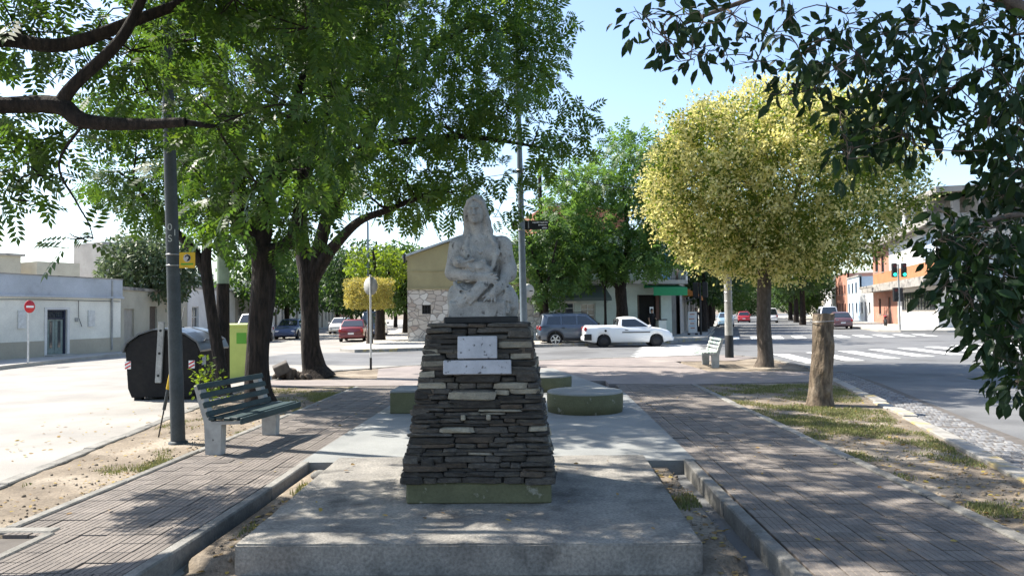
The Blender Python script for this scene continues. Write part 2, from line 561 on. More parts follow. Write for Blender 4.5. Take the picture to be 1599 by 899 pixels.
def kerb_run(name, pts, w, z0, z1, mat, piece=1.0, jit=.012, label=None, gapmin=.008):
    """a row of separate kerb stones along a polyline"""
    root = tag(bpy.data.objects.new(name, None), kind='structure')
    COL.objects.link(root)
    root.location = (pts[0][0], pts[0][1], 0)
    off = Vector((pts[0][0], pts[0][1], 0))
    for a, b in zip(pts[:-1], pts[1:]):
        A, B = Vector((*a, 0)), Vector((*b, 0))
        Ln = (B - A).length
        n = max(1, round(Ln / piece))
        ang = math.atan2(B.y - A.y, B.x - A.x)
        for i in range(n):
            c = A.lerp(B, (i + .5) / n) - off
            ln = Ln / n - gapmin - rnd.random() * .006
            mb = MB().box((0, 0, 0), (ln, w * rnd.uniform(.96, 1.02), z1 - z0), bev=.012)
            o = mb.build('kerb_stone', mat, root)
            o.location = (c.x + rnd.uniform(-jit, jit), c.y + rnd.uniform(-jit, jit), (z0 + z1) / 2 + rnd.uniform(-jit, jit) * .7)
            o.rotation_euler = (rnd.uniform(-.015, .015), rnd.uniform(-.006, .006), ang + rnd.uniform(-.01, .01))
    return root


kerb_run('kerb', [(-2.525, 3.2), (-2.495, 8.0)], .10, -.22, .006, M_['kerb'], 1.1, .006)
kerb_run('kerb', [(1.60, 3.2), (1.612, 5.4)], .11, -.22, .006, M_['kerb'], 1.1, .006)
kerb_run('kerb', [(1.60, 5.42), (1.632, 8.0)], .11, -.22, .010, M_['kerb'], .9, .009)
kerb_run('path_edging', [(-4.05, 5.6), (-3.96, 16.4)], .10, -.15, .004, M_['kerb'], 1.6, .006)
kerb_run('path_edging', [(-3.62, 3.2), (-3.62, 5.45)], .09, -.15, .004, M_['kerb'], 1.3, .004)
kerb_run('path_edging', [(-4.75, 5.52), (-3.62, 5.52)], .12, -.15, .008, M_['kerb'], 1.2, .004)
kerb_run('path_edging', [(3.335, 3.2), (3.44, 16.1)], .12, -.15, .004, M_['kerb'], 1.6, .006)
kerb_run('street_kerb', [(-4.5, 1.5), (-5.18, 7.03), (-5.86, 11.71), (-6.55, 17.5), (-6.5, 19.6), (-5.6, 21.2), (-4, 22.7), (0, 24.6)], .16, -.3, .0, M_['kerb'], 1.0, .01)
kerb_run('road_kerb', [(0, 24.6), (4.5, 26.2), (6.8, 26.5), (7.7, 25.2), (7.6, 21), (6.85, 17.25)], .16, -.3, .0, M_['kerb'], 1.0, .01)
kerb_run('road_kerb', [(6.85, 17.25), (5.5, 11.06), (4.61, 7.17), (3.4, 1.9)], .20, -.3, .015, M_['yellow_kerb'], .9, .022)

# granite setts along the right kerb
sett_me = MB().box((0, 0, 0), (.098, .13, .1), bev=.014).mesh('sett', pm('granite', (.21, .21, .21), (.14, .14, .145), 5, .85, .006, 80, rand=.22, fine=.2))
sett_v = [tuple(v.co) for v in sett_me.vertices]
sett_f = [tuple(p.vertices) for p in sett_me.polygons]
gutter = tag(MB().sheet([(4.75, 7.2), (5.62, 11.0), (6.97, 17.2), (7.7, 20.6), (8.5, 20.6), (7.92, 17.1), (6.55, 11.0), (5.85, 7.2)], ROAD_Z + .006)
             .build('gutter', M_['mortar2']), kind='structure')
setts = []
for i, (a, b) in enumerate(((Vector((5.75, 11.02)), Vector((4.86, 7.17))), (Vector((7.1, 17.2)), Vector((5.75, 11.02))), (Vector((7.82, 20.5)), Vector((7.1, 17.2))))):
    d = (b - a); ln = d.length; d.normalize(); nrm = Vector((-d.y, d.x))
    if nrm.x < 0: nrm = -nrm
    rows = int(ln / .142)
    for r in range(rows):
        for c in range(6):
            p = b - d * (r + .5 + rnd.uniform(-.08, .08)) * .142 + nrm * (c * .107 + .05 + (r % 2) * .03 + rnd.uniform(-.008, .008))
            setts.append((p.y, p.x, math.atan2(d.y, d.x) - R(90), rnd.uniform(-.007, .007), rnd.uniform(-.04, .04), rnd.uniform(-.04, .04)))
setts.sort()
vis = [s for s in setts if s[0] > 7.6]
for y, x, a, dz, ra, rb in vis[:300]:
    link_mesh('sett', sett_me, gutter, (x, y, ROAD_Z - .036 + dz), (ra, rb, a))
mb = MB()
for y, x, a, dz, ra, rb in vis[300:]:
    mb.M = Matrix.Translation((x, y, ROAD_Z - .036 + dz)) @ Matrix.Rotation(a, 4, 'Z') @ Matrix.Rotation(rb, 4, 'Y') @ Matrix.Rotation(ra, 4, 'X')
    mb.add(sett_v, sett_f)
tag(mb.build('sett_field', sett_me.materials[0], gutter), kind='stuff')

# zebra stripes: each stripe is a thin sheet of paint
zb = tag(bpy.data.objects.new('zebra_crossing', None), kind='structure'); COL.objects.link(zb)
zb2 = tag(bpy.data.objects.new('zebra_crossing', None), kind='structure'); COL.objects.link(zb2)
zb3 = tag(bpy.data.objects.new('zebra_crossing', None), kind='structure'); COL.objects.link(zb3)
ux, uy = .257, .966


def stripe(root, x, y, ln, w, dirx, diry, z=ROAD_Z + .014):
    px_, py_ = -diry, dirx
    P = [(x + dirx * a * ln + px_ * b * w, y + diry * a * ln + py_ * b * w) for a, b in ((-.5, -.5), (.5, -.5), (.5, .5), (-.5, .5))]
    MB().sheet(P, z).build('stripe', M_['white_paint'], root)


for k in range(11):
    stripe(zb, 9.2 + k * 1.6, 26.3 + k * .85, 5.0, .62, .10, .995)
for k in range(10):
    stripe(zb2, 12.2 + k * 1.35, 45.5 + k * .15, 4.2, .6, ux, uy)
for k in range(9):
    stripe(zb3, 5.0 + k * .22, 27.6 + k * 1.15, 3.2, .5, .93, .36)
tag(MB().sheet([(11.0, 11.5), (11.35, 12.9), (11.47, 12.87), (11.12, 11.47)], ROAD_Z + .012).build('lane_mark', M_['white_paint']), kind='structure')
tag(MB().sheet([(17.0, 22.6), (27.0, 24.6), (27.1, 24.2), (17.1, 22.2)], ROAD_Z + .012).build('stop_line', M_['white_paint']), kind='structure')

# pavements across the streets
LB = [(-8.2, 33.4), (7.1, 39.6), (9.9, 43.4), (24.7, 99.0), (40, 160), (-30, 160), (-14.5, 78), (-9.6, 40), (-9.2, 34.6)]
tag(MB().prism(LB, -.3, .0).build('sidewalk', M_['sidewalk']), kind='structure')
tag(MB().prism([(-17.2, 16), (-18.2, 25.5), (-18.6, 36), (-19.6, 50), (-30.5, 140), (-70, 140), (-60, 16)], -.3, .0).build('sidewalk', M_['sidewalk']), kind='structure')
tag(MB().prism([(25.2, 54.8), (26.0, 53.2), (28.5, 51.8), (70, 44), (120, 60), (120, 200), (63, 200)], -.3, .0).build('sidewalk', M_['sidewalk']), kind='structure')
kerb_run('street_kerb', [(-8.2, 33.3), (7.15, 39.5), (9.95, 43.3), (14, 58)], .16, -.3, .012, M_['yellow_kerb'], 1.0, .008)

# sidewalk joints across the street stay in the material; grass and litter follow later
# ================================================================= signed distance sculpting (statue and people)
class SDF:
    def __init__(self, lo, hi, h):
        self.h = h
        self.lo = np.array(lo, float)
        n = np.ceil((np.array(hi) - self.lo) / h).astype(int) + 1
        self.n = n
        self.ax = [self.lo[i] + h * np.arange(n[i]) for i in range(3)]
        self.d = np.full(n, .25, np.float32)

    def _win(self, lo, hi, pad):
        sl = []
        for i in range(3):
            a = int(max(0, math.floor((lo[i] - pad - self.lo[i]) / self.h)))
            b = int(min(self.n[i], math.ceil((hi[i] + pad - self.lo[i]) / self.h) + 1))
            sl.append(slice(a, max(a + 1, b)))
        g = np.meshgrid(*[self.ax[i][sl[i]] for i in range(3)], indexing='ij')
        return tuple(sl), g

    def _apply(self, sl, f, k, sub):
        d = self.d[sl]
        if sub:
            f = -f
            h = np.clip(.5 - .5 * (d - f) / k, 0, 1)
            self.d[sl] = d * (1 - h) + f * h + k * h * (1 - h)
        else:
            h = np.clip(.5 + .5 * (d - f) / k, 0, 1)
            self.d[sl] = d * (1 - h) + f * h - k * h * (1 - h)

    def ell(self, c, r, k=.015, rot=None, sub=False):
        c = np.array(c, float); r = np.array(r, float)
        m = r.max()
        sl, g = self._win(c - m, c + m, k * 2 + .02)
        p = [g[i] - c[i] for i in range(3)]
        if rot is not None:
            Mx = np.array(Quaternion(rot[0], R(rot[1])).to_matrix().transposed())
            p = [Mx[i, 0] * p[0] + Mx[i, 1] * p[1] + Mx[i, 2] * p[2] for i in range(3)]
        k0 = np.sqrt(sum((p[i] / r[i]) ** 2 for i in range(3))) + 1e-6
        k1 = np.sqrt(sum((p[i] / r[i] ** 2) ** 2 for i in range(3))) + 1e-6
        self._apply(sl, k0 * (k0 - 1) / k1, k, sub)

    def cone(self, a, b, r0, r1, k=.015, sub=False):
        a = np.array(a, float); b = np.array(b, float)
        m = max(r0, r1)
        sl, g = self._win(np.minimum(a, b) - m, np.maximum(a, b) + m, k * 2 + .02)
        ab = b - a
        t = sum((g[i] - a[i]) * ab[i] for i in range(3)) / (ab @ ab + 1e-9)
        t = np.clip(t, 0, 1)
        dist = np.sqrt(sum((g[i] - a[i] - ab[i] * t) ** 2 for i in range(3)))
        self._apply(sl, dist - (r0 + (r1 - r0) * t), k, sub)

    def chain(self, pts, rads, k=.012, sub=False):
        for i in range(len(pts) - 1):
            self.cone(pts[i], pts[i + 1], rads[i], rads[i + 1], k, sub)

    def box(self, c, s, rr=.02, k=.015, rz=0.0, sub=False):
        c = np.array(c, float); s = np.array(s, float)
        m = np.linalg.norm(s)
        sl, g = self._win(c - m, c + m, k * 2)
        x, y, z = [g[i] - c[i] for i in range(3)]
        cs, sn = math.cos(rz), math.sin(rz)
        x, y = cs * x + sn * y, -sn * x + cs * y
        qx, qy, qz = np.abs(x) - s[0] + rr, np.abs(y) - s[1] + rr, np.abs(z) - s[2] + rr
        o = np.sqrt(np.maximum(qx, 0) ** 2 + np.maximum(qy, 0) ** 2 + np.maximum(qz, 0) ** 2)
        self._apply(sl, o + np.minimum(np.maximum(qx, np.maximum(qy, qz)), 0) - rr, k, sub)

    def rough(self, amp, freq, seed=0.0):
        X, Y, Z = np.meshgrid(*self.ax, indexing='ij')
        near = np.abs(self.d) < 4 * amp + 2 * self.h
        x, y, z = X[near], Y[near], Z[near]
        n = np.zeros(x.shape)
        r2 = np.random.default_rng(int(seed * 10) + 5)
        a = 1.0
        for o in range(4):
            for _ in range(4):
                w = r2.normal(size=3) * freq * 2 ** o
                ph = r2.uniform(0, 6.28)
                n += a * np.sin(w[0] * x + w[1] * y + w[2] * z + ph) / 2
            a *= .6
        self.d[near] += amp * n

    def mesh(self):
        """naive surface nets"""
        d = self.d
        s = d < 0
        nx, ny, nz = d.shape
        acc = np.zeros((nx - 1, ny - 1, nz - 1, 3), np.float32)
        cnt = np.zeros((nx - 1, ny - 1, nz - 1), np.float32)
        corners = [(i, j, k) for i in (0, 1) for j in (0, 1) for k in (0, 1)]

        def cw(a, c):
            return a[c[0]:nx - 1 + c[0], c[1]:ny - 1 + c[1], c[2]:nz - 1 + c[2]]
        for c in corners:
            for ax in range(3):
                if c[ax]: continue
                e = list(c); e[ax] = 1
                da, db = cw(d, c), cw(d, e)
                cr = (da < 0) != (db < 0)
                t = np.where(cr, da / np.where(cr, da - db, 1), 0)
                for q_ in range(3):
                    acc[..., q_] += np.where(cr, c[q_] + (t if q_ == ax else 0), 0)
                cnt += cr
        act = cnt > 0
        vid = np.full(act.shape, -1, np.int64)
        vid[act] = np.arange(act.sum())
        ijk = np.argwhere(act)
        V = (ijk + acc[act] / cnt[act][:, None]) * self.h + self.lo
        F = []
        for ax in range(3):
            b, c = (ax + 1) % 3, (ax + 2) % 3
            sl0 = [slice(None)] * 3; sl1 = [slice(None)] * 3
            sl0[ax] = slice(0, -1); sl1[ax] = slice(1, None)
            x0 = s[tuple(sl0)]; x1 = s[tuple(sl1)]
            cr = np.argwhere(x0 != x1)
            cr = cr[(cr[:, b] > 0) & (cr[:, c] > 0) & (cr[:, b] < act.shape[b]) & (cr[:, c] < act.shape[c])]
            if not len(cr): continue
            inside = x0[tuple(cr.T)]

            def cellv(db, dc):
                p = cr.copy(); p[:, b] += db; p[:, c] += dc
                return vid[tuple(p.T)]
            quad = np.stack([cellv(-1, -1), cellv(0, -1), cellv(0, 0), cellv(-1, 0)], 1)
            quad[~inside] = quad[~inside][:, ::-1]
            F.append(quad)
        F = np.concatenate(F)
        return V, F[(F >= 0).all(1)]


# ================================================================= platform and pedestal
PX, PYC = -.465, 6.535
plat = MB()
bm = bmesh.new()
pp = [(-2.03, 4.93), (1.09, 4.93), (1.15, 7.95), (-2.12, 7.9)]
vs = [bm.verts.new((x, y, z)) for z in (-.22, .07) for x, y in pp]
for f in ((3, 2, 1, 0), (4, 5, 6, 7), (0, 1, 5, 4), (1, 2, 6, 5), (2, 3, 7, 6), (3, 0, 4, 7)):
    bm.faces.new([vs[i] for i in f])
bmesh.ops.bevel(bm, geom=[e for e in bm.edges if max(v.co.z for v in e.verts) > 0 or e.verts[0].co.xy == e.verts[1].co.xy], offset=.012, segments=2, affect='EDGES')
bmesh.ops.subdivide_edges(bm, edges=[e for e in bm.edges if e.calc_length() > .5], cuts=40, use_grid_fill=True)
for v in bm.verts:
    n = mnoise.noise(v.co * 7.0) * .004 + mnoise.noise(v.co * 25.0) * .005
    v.co.z += n * (1 if v.co.z > 0 else .3)
    v.co.x += mnoise.noise(v.co * 9 + Vector((5, 0, 0))) * .006
    v.co.y += mnoise.noise(v.co * 9 + Vector((0, 7, 0))) * .006
me = bpy.data.meshes.new('concrete_platform'); bm.to_mesh(me); bm.free(); me.materials.append(M_['slab'])
tag(link_mesh('concrete_platform', me), 'low rectangular concrete platform with a rough worn edge under the stone pedestal', 'platform')

ped = thing('stone_pedestal', 'tapering pedestal of dark stacked flagstones carrying the stone mother and child', 'pedestal', (PX, PYC, .07))
Z0, Z1, HB, HT = .165, 1.44, .622, .415            # heights above the platform, half widths
MB().box((0, 0, .0825), (1.17, 1.17, .165), bev=.012).build('plinth', M_['olive'], ped)
core = MB()
core.add([(sx * (HB - .05), sy * (HB - .05), Z0) for sx, sy in ((-1, -1), (1, -1), (1, 1), (-1, 1))] +
         [(sx * (HT - .05), sy * (HT - .05), Z1 - .01) for sx, sy in ((-1, -1), (1, -1), (1, 1), (-1, 1))],
         [(3, 2, 1, 0), (4, 5, 6, 7), (0, 1, 5, 4), (1, 2, 6, 5), (2, 3, 7, 6), (3, 0, 4, 7)])
core.build('core', M_['mortar'], ped)
stone_meshes = {}


def stone_variant(i, mkey):
    key = (i, mkey)
    if key in stone_meshes: return stone_meshes[key]
    r = random.Random(100 + i)
    bm = bmesh.new()
    bmesh.ops.create_cube(bm, size=1.0)
    for v in bm.verts:                       # uneven ends and faces
        v.co.x += r.uniform(-.05, .05); v.co.z += r.uniform(-.13, .13); v.co.y += r.uniform(-.06, .06)
    front = [e for e in bm.edges if all(v.co.y < 0 for v in e.verts)]
    side = [e for e in bm.edges if e not in front and abs(e.verts[0].co.y - e.verts[1].co.y) > .5]
    bmesh.ops.bevel(bm, geom=front + side, offset=.13, segments=1, affect='EDGES')
    for v in bm.verts:
        v.co.z += r.uniform(-.05, .05)
        if v.co.y < -.3: v.co.y += r.uniform(-.06, .06)
    me = bpy.data.meshes.new('stone'); bm.to_mesh(me); bm.free()
    me.materials.append(M_[mkey])
    stone_meshes[key] = me
    return me


# pale stones where the photograph shows them: (x from centre, height above platform, on the front face)
def px_front(px, py):
    t = (787 - py) / 282.0
    return ((px - 747.5) / (181.0 + 9 * 0), t * 1.44)


PALE = [(710, 624), (770, 646), (745, 712), (712, 676), (838, 676), (800, 601), (800, 556), (830, 542), (683, 568), (748, 590), (793, 612), (815, 590), (690, 600)]
BROWN = [(690, 725), (712, 724), (700, 694), (655, 730), (720, 690), (690, 580), (805, 640)]
pale = [px_front(*p) for p in PALE]
brown = [px_front(*p) for p in BROWN]
z = Z0
sr = random.Random(5)
while z < Z1 - .02:
    hgt = min(sr.choice((.026, .032, .038, .044, .052)), Z1 - z)
    if Z1 - (z + hgt) < .025: hgt = Z1 - z
    zc = z + hgt / 2
    half = HB + (HT - HB) * (zc - Z0) / (Z1 - Z0)
    for face in range(4):
        x = -half + (sr.uniform(.0, .06) if face % 2 else -.01)
        end = half
        while x < end - .02:
            ln = sr.choice((.09, .13, .17, .21, .26, .32, .38)) * sr.uniform(.85, 1.15)
            if end - (x + ln) < .07: ln = end - x
            xc = x + ln / 2
            hh = hgt
            mk = 'slate'
            rr = sr.random()
            if face == 0:
                if any(abs(xc - a) < ln / 2 + .02 and abs(zc - b) < .019 for a, b in pale): mk = 'slate_pale'
                elif any(abs(xc - a) < ln / 2 + .01 and abs(zc - b) < .022 for a, b in brown): mk = 'slate_brown'
                elif rr < .10: mk = 'slate_brown'
                elif rr < .105: mk = 'slate_pale'
            else:
                mk = 'slate_pale' if rr < .12 else 'slate_brown' if rr < .25 else 'slate'
            dep = .13
            out = sr.uniform(-.008, .017)
            zj = sr.uniform(-.006, .006)
            hh = hgt * sr.uniform(.82, 1.12)
            if sr.random() < .10 and z > Z0 + .06 and z < Z1 - .12:
                hh = hgt * 1.9; zj = hgt * .45; out += .006
            y = -half - out + dep / 2
            if not (face == 0 and abs(xc - .0) < .16 and False):
                o = link_mesh('stone', stone_variant(sr.randrange(9), mk), ped)
                M = Matrix.Rotation(face * math.pi / 2, 4, 'Z') @ Matrix.Translation((xc, y, zc + zj))
                o.location = M.translation
                o.rotation_euler = (sr.uniform(-.05, .05), sr.uniform(-.02, .02) * (.3 / max(ln, .1)), face * math.pi / 2 + sr.uniform(-.03, .03))
                o.scale = (ln * .985, dep, hh * .97)
            x += ln
    z += hgt
slope = math.atan2(HB - HT, Z1 - Z0)


def on_front(xc, zc, w, h, d, name, mat, out=.02):
    half = HB + (HT - HB) * (zc - Z0) / (Z1 - Z0)
    mb = MB().box((0, 0, 0), (w, d, h), bev=.006)
    o = mb.build(name, mat, ped)
    o.location = (xc, -half - out, zc)
    o.rotation_euler = (-slope, 0, 0)
    return o


p1 = on_front(-.005, 1.245, .325, .185, .05, 'plaque', M_['marble'], .03)
p1["label"] = 'upper small white marble plaque with dark spots'
p2 = on_front(-.005, 1.085, .555, .115, .06, 'plaque', M_['marble'], .035)
p2["label"] = 'lower long white marble plaque with dark spots'
for bx in (-.12, .085):
    o = on_front(bx, .685, .035, .045, .05, 'bolt', M_['slate_pale'], .025)
MB().box((.01, 0, Z1 + .028), (.64, .5, .056), bev=.008).build('cap_slab', M_['black_stone'], ped)

# ================================================================= the statue
# local frame: x to the right of the picture, y away from the viewer, z up; 181 px of the photograph are a metre
def sx(px): return (px - 752) / 181.0
def sz(py): return (497 - py) / 181.0


S = SDF((-.34, -.30, -.02), (.36, .27, 1.14), .0054)
# rough block and the seated lower body
S.box((sx(747), -.02, .062), (.245, .20, .072), .02, .012)
S.ell((.02, .03, .16), (.27, .20, .17), .04)
S.ell((sx(790), -.04, .13), (.10, .15, .17), .04)
S.ell((sx(798), .04, .10), (.075, .13, .14), .03)
S.ell((sx(722), -.08, .17), (.13, .12, .13), .04)             # her right thigh
S.ell((sx(775), -.07, .15), (.12, .11, .13), .04)
# torso
S.ell((sx(752), .03, .36), (.175, .12, .17), .05)
S.ell((sx(751), .03, .53), (.185, .115, .19), .05)
S.ell((sx(750), .035, .66), (.215, .095, .075), .04)
S.ell((sx(735), -.055, .555), (.075, .06, .075), .035)
S.ell((sx(770), -.055, .555), (.08, .065, .08), .035)
# shoulders and arms
S.ell((sx(717), .03, .645), (.075, .08, .075), .03)
S.ell((sx(785), .03, .64), (.075, .08, .08), .03)
S.cone((sx(714), .02, .63), (sx(706), .0, .40), .075, .068, .025)
S.cone((sx(707), -.01, .385), (sx(733), -.15, .355), .066, .052, .02)
S.cone((sx(733), -.15, .355), (sx(763), -.175, .345), .052, .038, .015)
S.ell((sx(769), -.18, .338), (.034, .022, .030), .012)
for i, (dx, dz) in enumerate(((14, 5), (16, -1), (15, -7), (12, -12))):
    S.cone((sx(770), -.185, .345 - i * .013), (sx(769 + dx * .62), -.19, .345 + dz / 181 * .9 - .01), .0125, .010, .004)
S.cone((sx(762), -.185, .36), (sx(772), -.20, .372), .012, .010, .004)
S.cone((sx(788), .02, .63), (sx(796), -.01, .40), .078, .07, .025)
S.chain([(sx(796), -.01, .42), (sx(795), -.03, .375)], [.078, .076], .01)          # rolled sleeve
S.cone((sx(795), -.05, .37), (sx(781), -.185, .245), .056, .043, .010)
S.cone((sx(781), -.185, .245), (sx(772), -.215, .195), .042, .036, .008)
for i, (dx, dz) in enumerate(((-9, -.052), (-4, -.062), (2, -.064), (8, -.056))):
    S.cone((sx(771 + dx * .5), -.225, .185), (sx(768 + dx), -.245, .185 + dz), .0135, .0105, .003)
S.cone((sx(765), -.225, .20), (sx(757), -.235, .168), .013, .010, .003)
# neckline, shawl edges and dress folds
S.chain([(sx(733), -.03, .72), (sx(729), -.075, .62), (sx(733), -.10, .52), (sx(745), -.12, .44)], [.018, .02, .02, .016], .012)
S.chain([(sx(767), -.03, .72), (sx(776), -.08, .63), (sx(777), -.105, .54), (sx(772), -.115, .44)], [.018, .022, .022, .018], .012)
S.chain([(sx(741), -.07, .60), (sx(752), -.09, .565), (sx(764), -.075, .60)], [.011, .012, .011], .01)
for i in range(7):
    a = .62 - i * .035
    if i < 3: S.cone((sx(779), -.06 - .01 * i, a), (sx(775 - i), -.10, a - .05), .009, .006, .010)
    S.cone((sx(724 + i), -.07, a), (sx(728 + i), -.105, a - .045), .010, .006, .010)
# the sleeve creases
for i in range(5):
    zc_ = .60 - i * .045
    S.cone((sx(703), -.055, zc_), (sx(716), -.07, zc_ - .025), .006, .004, .006, sub=True)
    S.cone((sx(790), -.062, zc_), (sx(800), -.045, zc_ - .03), .006, .004, .006, sub=True)
S.cone((sx(781), -.05, .66), (sx(782), -.08, .42), .008, .010, .008, sub=True)
# the drapery of lap and shawl
S.chain([(sx(764), -.16, .31), (sx(752), -.185, .25), (sx(738), -.20, .18), (sx(726), -.20, .13)], [.030, .045, .050, .035], .03)
S.chain([(sx(768), -.18, .31), (sx(760), -.205, .25), (sx(748), -.225, .18), (sx(738), -.225, .12)], [.014, .018, .020, .016], .012)
S.chain([(sx(760), -.19, .31), (sx(747), -.215, .25), (sx(733), -.23, .19), (sx(722), -.215, .15)], [.010, .013, .014, .012], .012)
S.chain([(sx(712), -.10, .30), (sx(716), -.15, .25), (sx(730), -.19, .20), (sx(744), -.21, .15)], [.022, .026, .028, .022], .016)
S.chain([(sx(708), -.06, .25), (sx(710), -.13, .17), (sx(722), -.20, .12)], [.03, .035, .03], .02)
S.chain([(sx(783), -.10, .28), (sx(795), -.13, .20), (sx(803), -.13, .09)], [.03, .038, .03], .02)
S.chain([(sx(790), -.15, .25), (sx(797), -.17, .15), (sx(795), -.185, .04)], [.016, .02, .016], .014)
S.chain([(sx(716), -.15, .235), (sx(726), -.205, .212), (sx(737), -.225, .218)], [.010, .013, .008], .006, sub=True)
S.chain([(sx(729), -.16, .318), (sx(738), -.20, .297), (sx(744), -.20, .295)], [.014, .016, .008], .006, sub=True)
S.chain([(sx(746), -.22, .30), (sx(738), -.235, .22), (sx(729), -.24, .15)], [.006, .008, .006], .006, sub=True)
S.chain([(sx(757), -.215, .15), (sx(765), -.235, .125), (sx(776), -.235, .13)], [.012, .016, .012], .006, sub=True)
S.chain([(sx(793), -.185, .13), (sx(799), -.18, .11), (sx(804), -.16, .10)], [.007, .009, .007], .006, sub=True)
S.chain([(sx(791), -.20, .13), (sx(794), -.20, .07)], [.007, .009], .006, sub=True)
# the baby, lying on her right forearm
S.ell((sx(719), -.155, .478), (.052, .052, .05), .01)
S.ell((sx(719), -.205, .470), (.012, .012, .010), .006)
S.cone((sx(728), -.15, .46), (sx(752), -.15, .435), .042, .05, .02)
S.cone((sx(752), -.15, .435), (sx(764), -.14, .40), .048, .04, .02)
S.cone((sx(729), -.185, .475), (sx(742), -.195, .495), .017, .014, .006)
S.cone((sx(735), -.185, .45), (sx(742), -.195, .405), .019, .015, .006)
S.cone((sx(757), -.17, .47), (sx(751), -.19, .42), .028, .022, .008)
S.ell((sx(714), -.20, .487), (.009, .008, .006), .004, sub=True)
S.ell((sx(723), -.20, .485), (.009, .008, .006), .004, sub=True)
S.chain([(sx(709), -.18, .455), (sx(716), -.19, .43), (sx(728), -.19, .43)], [.008, .010, .007], .005, sub=True)
# neck and head, turned a little to her right and bowed
S.cone((sx(749), .03, .68), (sx(745), .0, .83), .066, .055, .03)
HX, HY, HZ = sx(744), -.015, .935
S.ell((HX, HY, HZ), (.082, .098, .118), .02, ((0, 1, 0), -3))
S.ell((HX - .004, HY - .045, HZ - .055), (.057, .056, .062), .02)            # jaw
S.ell((HX - .006, HY - .088, HZ - .098), (.022, .018, .016), .015)           # chin
S.cone((HX - .006, HY - .098, HZ + .016), (HX - .007, HY - .124, HZ - .036), .010, .0145, .006)   # nose
S.ell((HX - .007, HY - .103, HZ - .038), (.018, .011, .009), .006)
S.ell((HX - .006, HY - .100, HZ + .022), (.046, .012, .010), .010)           # brow
for s_ in (-1, 1):
    S.ell((HX - .006 + s_ * .031, HY - .106, HZ + .001), (.024, .024, .016), .007, sub=True)
    S.ell((HX - .006 + s_ * .030, HY - .083, HZ - .001), (.014, .011, .009), .003)
    S.ell((HX - .006 + s_ * .036, HY - .080, HZ - .030), (.022, .018, .018), .012)
S.ell((HX - .006, HY - .098, HZ - .066), (.022, .010, .0055), .004)
S.ell((HX - .006, HY - .097, HZ - .078), (.018, .010, .006), .004)
S.ell((HX - .006, HY - .112, HZ - .0715), (.022, .014, .004), .003, sub=True)
# hair parted in the middle, waves behind the shoulders
S.ell((HX + .004, HY + .035, HZ + .040), (.090, .098, .112), .012)
for s_, xx in ((-1, -.088), (1, .090)):
    S.chain([(HX - .004, HY - .072, HZ + .108), (HX + xx * .62, HY - .066, HZ + .080), (HX + xx * .94, HY - .035, HZ + .01), (HX + xx * .98, HY + .0, HZ - .07)],
            [.014, .019, .020, .022], .008)
S.chain([(HX - .072, HY + .03, HZ), (HX - .078, HY + .05, HZ - .10), (HX - .078, HY + .06, HZ - .19), (HX - .08, HY + .06, HZ - .26)], [.034, .034, .036, .03], .02)
S.chain([(HX + .078, HY + .03, HZ), (HX + .092, HY + .035, HZ - .10), (HX + .108, HY + .03, HZ - .18), (HX + .10, HY + .035, HZ - .25)], [.034, .042, .044, .034], .02)
S.ell((HX, HY + .085, HZ - .08), (.10, .05, .17), .03)
for i in range(6):
    t = -1 + i * .4
    S.chain([(HX + t * .05, HY - .07 + abs(t) * .03, HZ + .135 - abs(t) * .03), (HX + t * .085, HY - .06, HZ + .07), (HX + t * .105, HY - .035, HZ - .02)], [.003, .004, .004], .004, sub=True)
for i in range(4):
    S.chain([(HX + .085 + i * .014, HY - .02, HZ - .03), (HX + .09 + i * .016, HY - .03, HZ - .12), (HX + .10 + i * .012, HY - .02, HZ - .2)], [.004, .005, .004], .004, sub=True)
    S.chain([(HX - .07 - i * .014, HY - .02, HZ - .03), (HX - .07 - i * .014, HY - .01, HZ - .12), (HX - .07 - i * .012, HY, HZ - .2)], [.004, .005, .004], .004, sub=True)
# deep cuts that let the sculpted parts read: shawl edges, arms against the body, lap
S.chain([(sx(738), -.05, .70), (sx(736), -.105, .60), (sx(741), -.13, .52), (sx(748), -.135, .47)], [.008, .011, .011, .008], .005, sub=True)
S.chain([(sx(763), -.05, .70), (sx(769), -.11, .62), (sx(769), -.14, .53), (sx(765), -.14, .45)], [.008, .011, .012, .010], .005, sub=True)
S.chain([(sx(783), -.04, .60), (sx(784), -.075, .50), (sx(782), -.10, .41)], [.010, .014, .014], .006, sub=True)
S.chain([(sx(721), -.05, .60), (sx(719), -.085, .55)], [.008, .010], .006, sub=True)
S.chain([(sx(706), -.06, .335), (sx(720), -.16, .305), (sx(738), -.20, .300), (sx(757), -.21, .305)], [.009, .013, .014, .009], .005, sub=True)
S.chain([(sx(731), -.20, .425), (sx(745), -.205, .405), (sx(760), -.20, .40), (sx(768), -.19, .405)], [.006, .009, .011, .008], .005, sub=True)
S.chain([(sx(783), -.13, .33), (sx(772), -.18, .27), (sx(763), -.20, .21)], [.010, .012, .010], .005, sub=True)
S.chain([(sx(797), -.11, .30), (sx(788), -.17, .21), (sx(781), -.20, .15)], [.009, .012, .009], .005, sub=True)
S.chain([(sx(707), -.20, .135), (sx(730), -.225, .128), (sx(760), -.225, .130), (sx(785), -.21, .132)], [.006, .008, .008, .006], .004, sub=True)
for i in range(4):
    S.cone((sx(747 + i * 4), -.135, .56 - i * .01), (sx(748 + i * 4), -.14, .47), .004, .006, .004, sub=True)
S.rough(.0015, 26.0, 1.0)
V, F = S.mesh()
st_me = np_mesh('stone_statue', V, F, M_['statue'], True)
tag(link_mesh('stone_statue', st_me, None, (PX - .0, PYC - .02, .07 + Z1 + .054)),
    'weathered pale stone statue of a long haired mother cradling a baby', 'statue')

